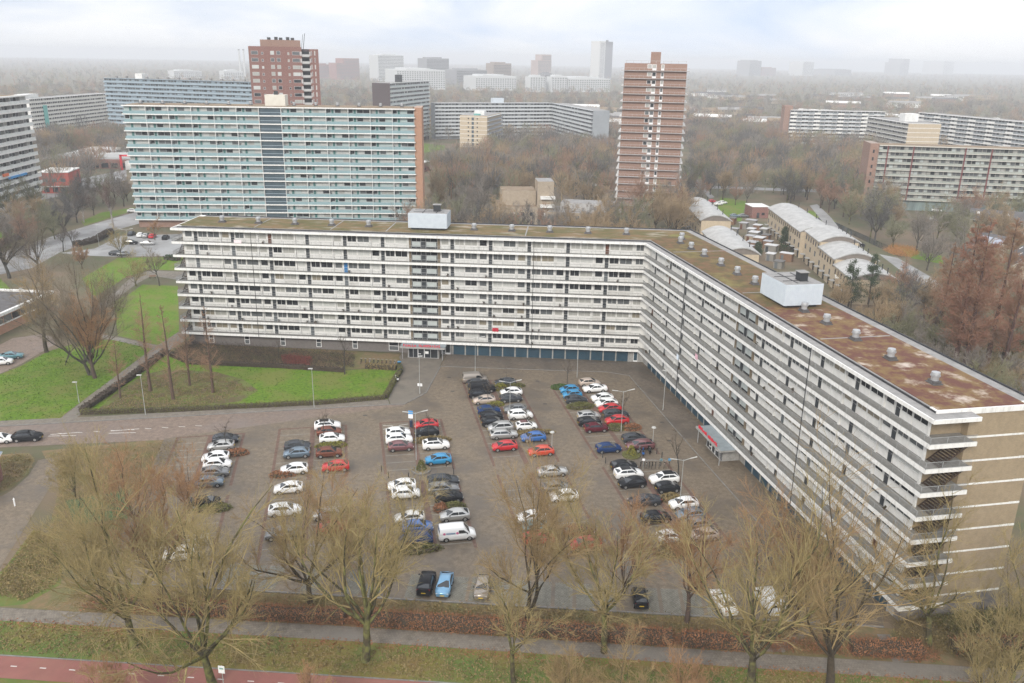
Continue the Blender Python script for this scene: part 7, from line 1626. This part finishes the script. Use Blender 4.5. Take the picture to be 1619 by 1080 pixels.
# ------------------------------------------------------------------ lamps, signs, bollards
POLEM = mat('lamp_pole_grey', (0.42, 0.43, 0.42), None, rough=0.5, metal=0.3); HEADM = mat('lamp_head_pale', (0.45, 0.45, 0.43), None, rough=0.5)
def lamp(label, p, h, kind, rz=0.0):
    t = empty('street_lamp', (p[0], p[1], 0.02), rz, label, 'street lamp')
    b = MB(); b.tube((0, 0, 0), (0, 0, 1.2), 0.08, 0.08, 8); b.tube((0, 0, 1.2), (0, 0, h), 0.055, 0.04, 8); b.build('pole', [POLEM], t)
    if kind == 'double':
        for s in (-1, 1):
            b = MB(); b.tube((0, 0, h-0.15), (s*1.0, 0, h+0.12), 0.04); b.build('arm', [POLEM], t)
            b = MB(); b.tube((s*0.95, 0, h+0.1), (s*1.95, 0, h+0.28), 0.07, 0.09, 8); b.build('lamp_head', [HEADM], t)
    elif kind == 'disc':
        b = MB(); b.tube((0, 0, h-0.05), (0, 0, h+0.1), 0.38, 0.3, 14); b.build('lamp_head', [HEADM], t)
    else:
        b = MB(); b.quadbox(-0.16, 0.62, -0.14, 0.14, h, h+0.14); b.build('lamp_head', [HEADM], t)
    return t
lamp('single lamp post in the hedge between lawn and road', (-59.2,-29.8), 7.4, 'single', 3.3); lamp('lamp post at the road end of the soil patch', (-87.0,-36.3), 7.4, 'single', 3.3); lamp('short lamp post beside the slanting path', (-101.3,-32.3), 3.9, 'single', 3.3)
lamp('double-armed lamp in the middle of the fourth island', (-24.0,-32.2), 7.5, 'double', PROT); lamp('lamp post in front of the first garage doors', (-32.8,-8.2), 7.2, 'double', 0.1); lamp('lamp post in front of the middle garage doors', (-12.4,-9.0), 7.4, 'double', 0.1)
lamp('double-armed lamp above the brownish hedge of the fifth island', (-4.9,-34.0), 7.4, 'double', PROT); lamp('disc lamp beside the scooters', (-0.1,-39.7), 3.6, 'disc'); lamp('double-armed lamp in the third island', (-37.4,-48.1), 8.0, 'double', PROT)
lamp('lamp post on the pavement before the second wing garages', (3.1,-23.8), 7.5, 'single', 2.5); lamp('slim lamp in the entrance court', (-41.7,-21.1), 7.4, 'single', 0.3); lamp('double-armed lamp below the bicycle racks', (2.1,-58.9), 7.5, 'double', PROT)
lamp('disc lamp beside the orange-red hatchback', (-16.4,-43.3), 3.6, 'disc'); lamp('lamp post beside the low school', (-141.4,14.0), 7.4, 'single', 0.4); lamp('lamp post by the rear birch trees', (-165.7,89.8), 7.4, 'single', 0.4); lamp('lamp post at the rear car park kerb', (-152.9,84.2), 7.4, 'double', 0.4); lamp('disc lamp low in the fourth island', (-6.1,-75.6), 4.2, 'disc')
# signs
def sign(label, p, h, faces, rz=0.0, w_=0.6, extra=None):
    t = empty('road_sign', (p[0], p[1], 0.02), rz, label, 'sign'); b = MB(); b.tube((0, 0, 0), (0, 0, h), 0.04); b.build('post', [POLEM], t); z = h
    for (hh, m) in faces: b = MB(); b.quadbox(-w_/2, w_/2, -0.09, -0.05, z-hh, z); b.build('plate', [m], t); z -= hh+0.02
    return t
s_ = sign('blue and white parking sign on a pole with a dark bin', (-40.5,-36.2), 3.1, ((0.62, SIGNB), (0.75, SIGNW)), R(-4), 0.8)
b = MB(); b.tube((0.05, 0, 0.15), (0.05, 0, 1.25), 0.26, 0.28, 10); b.build('bin', [mat('bin_navy', (0.02, 0.035, 0.07), None, rough=0.5)], s_)
sign('white notice board on a post in the entrance court', (-41.7,-20.8), 2.0, ((0.55, SIGNW),), R(-4), 0.9); c_ = sign('white cycle path sign on a pale pole beside the red path', (-47.0,-100.0), 3.0, ((0.85, SIGNW),), R(-4), 0.65)
b = MB(); b.quadbox(-0.2, 0.2, -0.10, -0.091, 2.62, 2.8); b.build('sign_symbol', [mat('sign_symbol_grey', (0.22, 0.36, 0.33), None, rough=0.5)], c_)
sign('small white plate on a post beside the bicycle racks', (-2.2,-47.7), 1.9, ((0.35, SIGNW),), R(-4), 0.4)
BOLM = mat('bollard_black', (0.03, 0.03, 0.032), None, rough=0.5)
for p in ((-8.3,-44.3), (-7.9,-46.2), (0.4,-41.9), (1.1,-43.2), (-31.3,-50.4), (-30.9,-52.3), (-40.4,-54.5), (-32.4,-49.9), (-37.4,-54.4), (-41.9,-52.6)):
    b = MB(); b.tube((0, 0, 0), (0, 0, 0.95), 0.07, 0.06, 8); b.tube((0, 0, 0.95), (0, 0, 1.05), 0.085, 0.03, 8); o = b.build('bollard', [BOLM]); o.location = (p[0], p[1], 0.03)
    tag(o, 'black post bollard closing the crossing lane of the car park', 'bollard', 'bollards across the lot lane')
b = MB(); b.tube((0, 0, 0), (0, 0, 1.0), 0.10, 0.09, 8); b.tube((0, 0, 1.0), (0, 0, 1.25), 0.13, 0.05, 8); o = b.build('white_figure', [SIGNW]); o.location = (-89.7,-68.0)+(0.02,); tag(o, 'small white figure on the path beside the brick pavilion, modelled as a plain post', 'post')  # post shape standing in for a white person or dog
# benches near the paths
for p, rz_, lab in (((-130.8,54.9), 0.1, 'dark park bench beside the path near the gable'), ((-136.6,53.3), 0.6, 'grey park bench at the path fork')):
    t = empty('park_bench', (p[0], p[1], 0.03), rz_, lab, 'bench')
    for i in range(3): part('slat', t, -0.9, 0.9, -0.25+0.17*i, -0.12+0.17*i, 0.42, 0.46, SHEDW[0])
    for i in range(2): part('back_slat', t, -0.9, 0.9, 0.26, 0.30, 0.55+0.17*i, 0.68+0.17*i, SHEDW[0])
    for x in (-0.75, 0.7): part('leg', t, x, x+0.06, -0.25, 0.3, 0, 0.42, DARKM)
# bicycles
def bicycle(label, p, rz, c, group, basket=None):
    t = empty('bicycle', (p[0], p[1], 0.04), rz, label, 'bicycle', group)
    for x in (-0.52, 0.52):
        b = MB(); n = 14
        for i in range(n):
            a0, a1 = 2*math.pi*i/n, 2*math.pi*(i+1)/n; b.tube((x+0.33*math.cos(a0), 0, 0.34+0.33*math.sin(a0)), (x+0.33*math.cos(a1), 0, 0.34+0.33*math.sin(a1)), 0.022, n=4, cap=False)
        b.build('wheel', [TYRE], t)
    b = MB()
    for q, s in (((-0.52, 0, 0.34), (-0.1, 0, 0.30)), ((-0.1, 0, 0.30), (-0.2, 0, 0.85)), ((-0.1, 0, 0.30), (0.36, 0, 0.78)), ((-0.2, 0, 0.80), (0.36, 0, 0.84)), ((0.36, 0, 0.92), (0.52, 0, 0.34)), ((-0.52, 0, 0.34), (-0.2, 0, 0.80))): b.tube(q, s, 0.022, n=5)
    b.build('frame', [c], t); b = MB(); b.quadbox(-0.34, -0.08, -0.08, 0.08, 0.88, 0.95); b.build('saddle', [TYRE], t)
    b = MB(); b.tube((0.33, -0.3, 1.04), (0.33, 0.3, 1.04), 0.018); b.tube((0.36, 0, 0.9), (0.33, 0, 1.04), 0.02); b.build('handlebar', [STEEL], t)
    if basket: part('crate', t, 0.36, 0.78, -0.2, 0.2, 0.86, 1.12, basket)
    return t
BK = [CP['black'], CP['grey'], CP['silver'], CP['darkgrey'], CP['black'], CP['plum']]
random.seed(5)
for i in range(5):
    p = tuple(lerp(a, c, i/4) for a, c in zip((-2.5,-46.9), (-0.7,-46.7))); bicycle('dark bicycle in the left rack below the scooters', p, TH+random.uniform(-.1, .1), BK[i % 6], 'bicycles in the left rack')
for i, (lb, bs) in enumerate((('dark bicycle at the left end of the right rack', None), ('bicycle with a teal crate in the right rack', CP['teal']), ('bicycle with a pale pink frame in the right rack', None), ('bicycle with a bright blue crate at the right end of the racks', CP['cyan']))):
    p = tuple(lerp(a, c, i/3) for a, c in zip((-0.2,-46.7), (1.9,-46.4))); bicycle(lb, p, TH+random.uniform(-.1, .1), BK[i] if i != 2 else CP['beige'], 'bicycles in the right rack', bs)
for i in range(9):
    p = tuple(lerp(a, c, i/8) for a, c in zip((-56.5,-6.2), (-49.5,-6.5))); bicycle('bicycle in the rack before the brick ground floor', p, HP+random.uniform(-.15, .15), BK[i % 6], 'bicycles before the ground floor')
b = MB(); b.quadbox(-0.3, 0.3, -0.3, 0.3, 0, 0.9, 0); b.quadbox(-0.33, 0.33, -0.33, 0.33, 0.9, 1.0, 1); o = b.build('litter_bin', [DARKM, CP['cyan']]); o.location = (-48.5,-6.8)+(0.03,); tag(o, 'bin with a turquoise lid at the end of the bicycle racks', 'bin')
for i, (p, c, lb) in enumerate((((-2.4,-41.8), 'silver', 'silver scooter left of the blue covered one'), ((-1.8,-42.4), 'blue', 'scooter under a blue and white cover'), ((-0.8,-41.6), 'black', 'black scooter beside the disc lamp'), ((-47.4,-10.3), 'black', 'black scooter parked along the entrance hedge'), ((-47.4,-14.9), 'white', 'white scooter parked along the entrance hedge'))):
    t = empty('scooter', p+(0.04,), TH+0.2*i, lb, 'scooter')
    for x in (-0.6, 0.6): b = MB(); b.tube((x, -0.06, 0.25), (x, 0.06, 0.25), 0.25, n=14); b.build('wheel', [TYRE], t)
    b = MB(); b.prism([(-0.85, -0.17), (-0.1, -0.2), (0.1, -0.14), (0.1, 0.14), (-0.1, 0.2), (-0.85, 0.17)], 0.42, 0.72); b.quadbox(-0.1, 0.5, -0.14, 0.14, 0.24, 0.34); b.tube((0.62, 0, 0.26), (0.42, 0, 1.0), 0.1, 0.09, 8); b.build('body', [CP[c]], t)
    b = MB(); b.quadbox(-0.75, -0.05, -0.15, 0.15, 0.725, 0.82); b.build('seat', [TYRE], t); b = MB(); b.tube((0.42, -0.34, 1.03), (0.42, 0.34, 1.03), 0.025); b.build('handlebar', [DARKM], t)
# ------------------------------------------------------------------ haze
b = MB(); b.quadbox(-9400, 9400, -8800, 10100, -1.0, 101.0)
hz = b.build('haze', [bpy.data.materials.new('haze_air')]); tag(hz, 'pale winter haze over the whole town', 'haze', kind='stuff')
hm = hz.data.materials[0]; hm.use_nodes = True; ht_ = hm.node_tree
for n in list(ht_.nodes):
    if n.type != 'OUTPUT_MATERIAL': ht_.nodes.remove(n)
pv = ht_.nodes.new('ShaderNodeVolumePrincipled'); pv.inputs['Color'].default_value = (0.92, 0.94, 0.97, 1); pv.inputs['Density'].default_value = 0.00029; pv.inputs['Anisotropy'].default_value = 0.0
ht_.links.new(pv.outputs[0], [n for n in ht_.nodes if n.type == 'OUTPUT_MATERIAL'][0].inputs['Volume'])
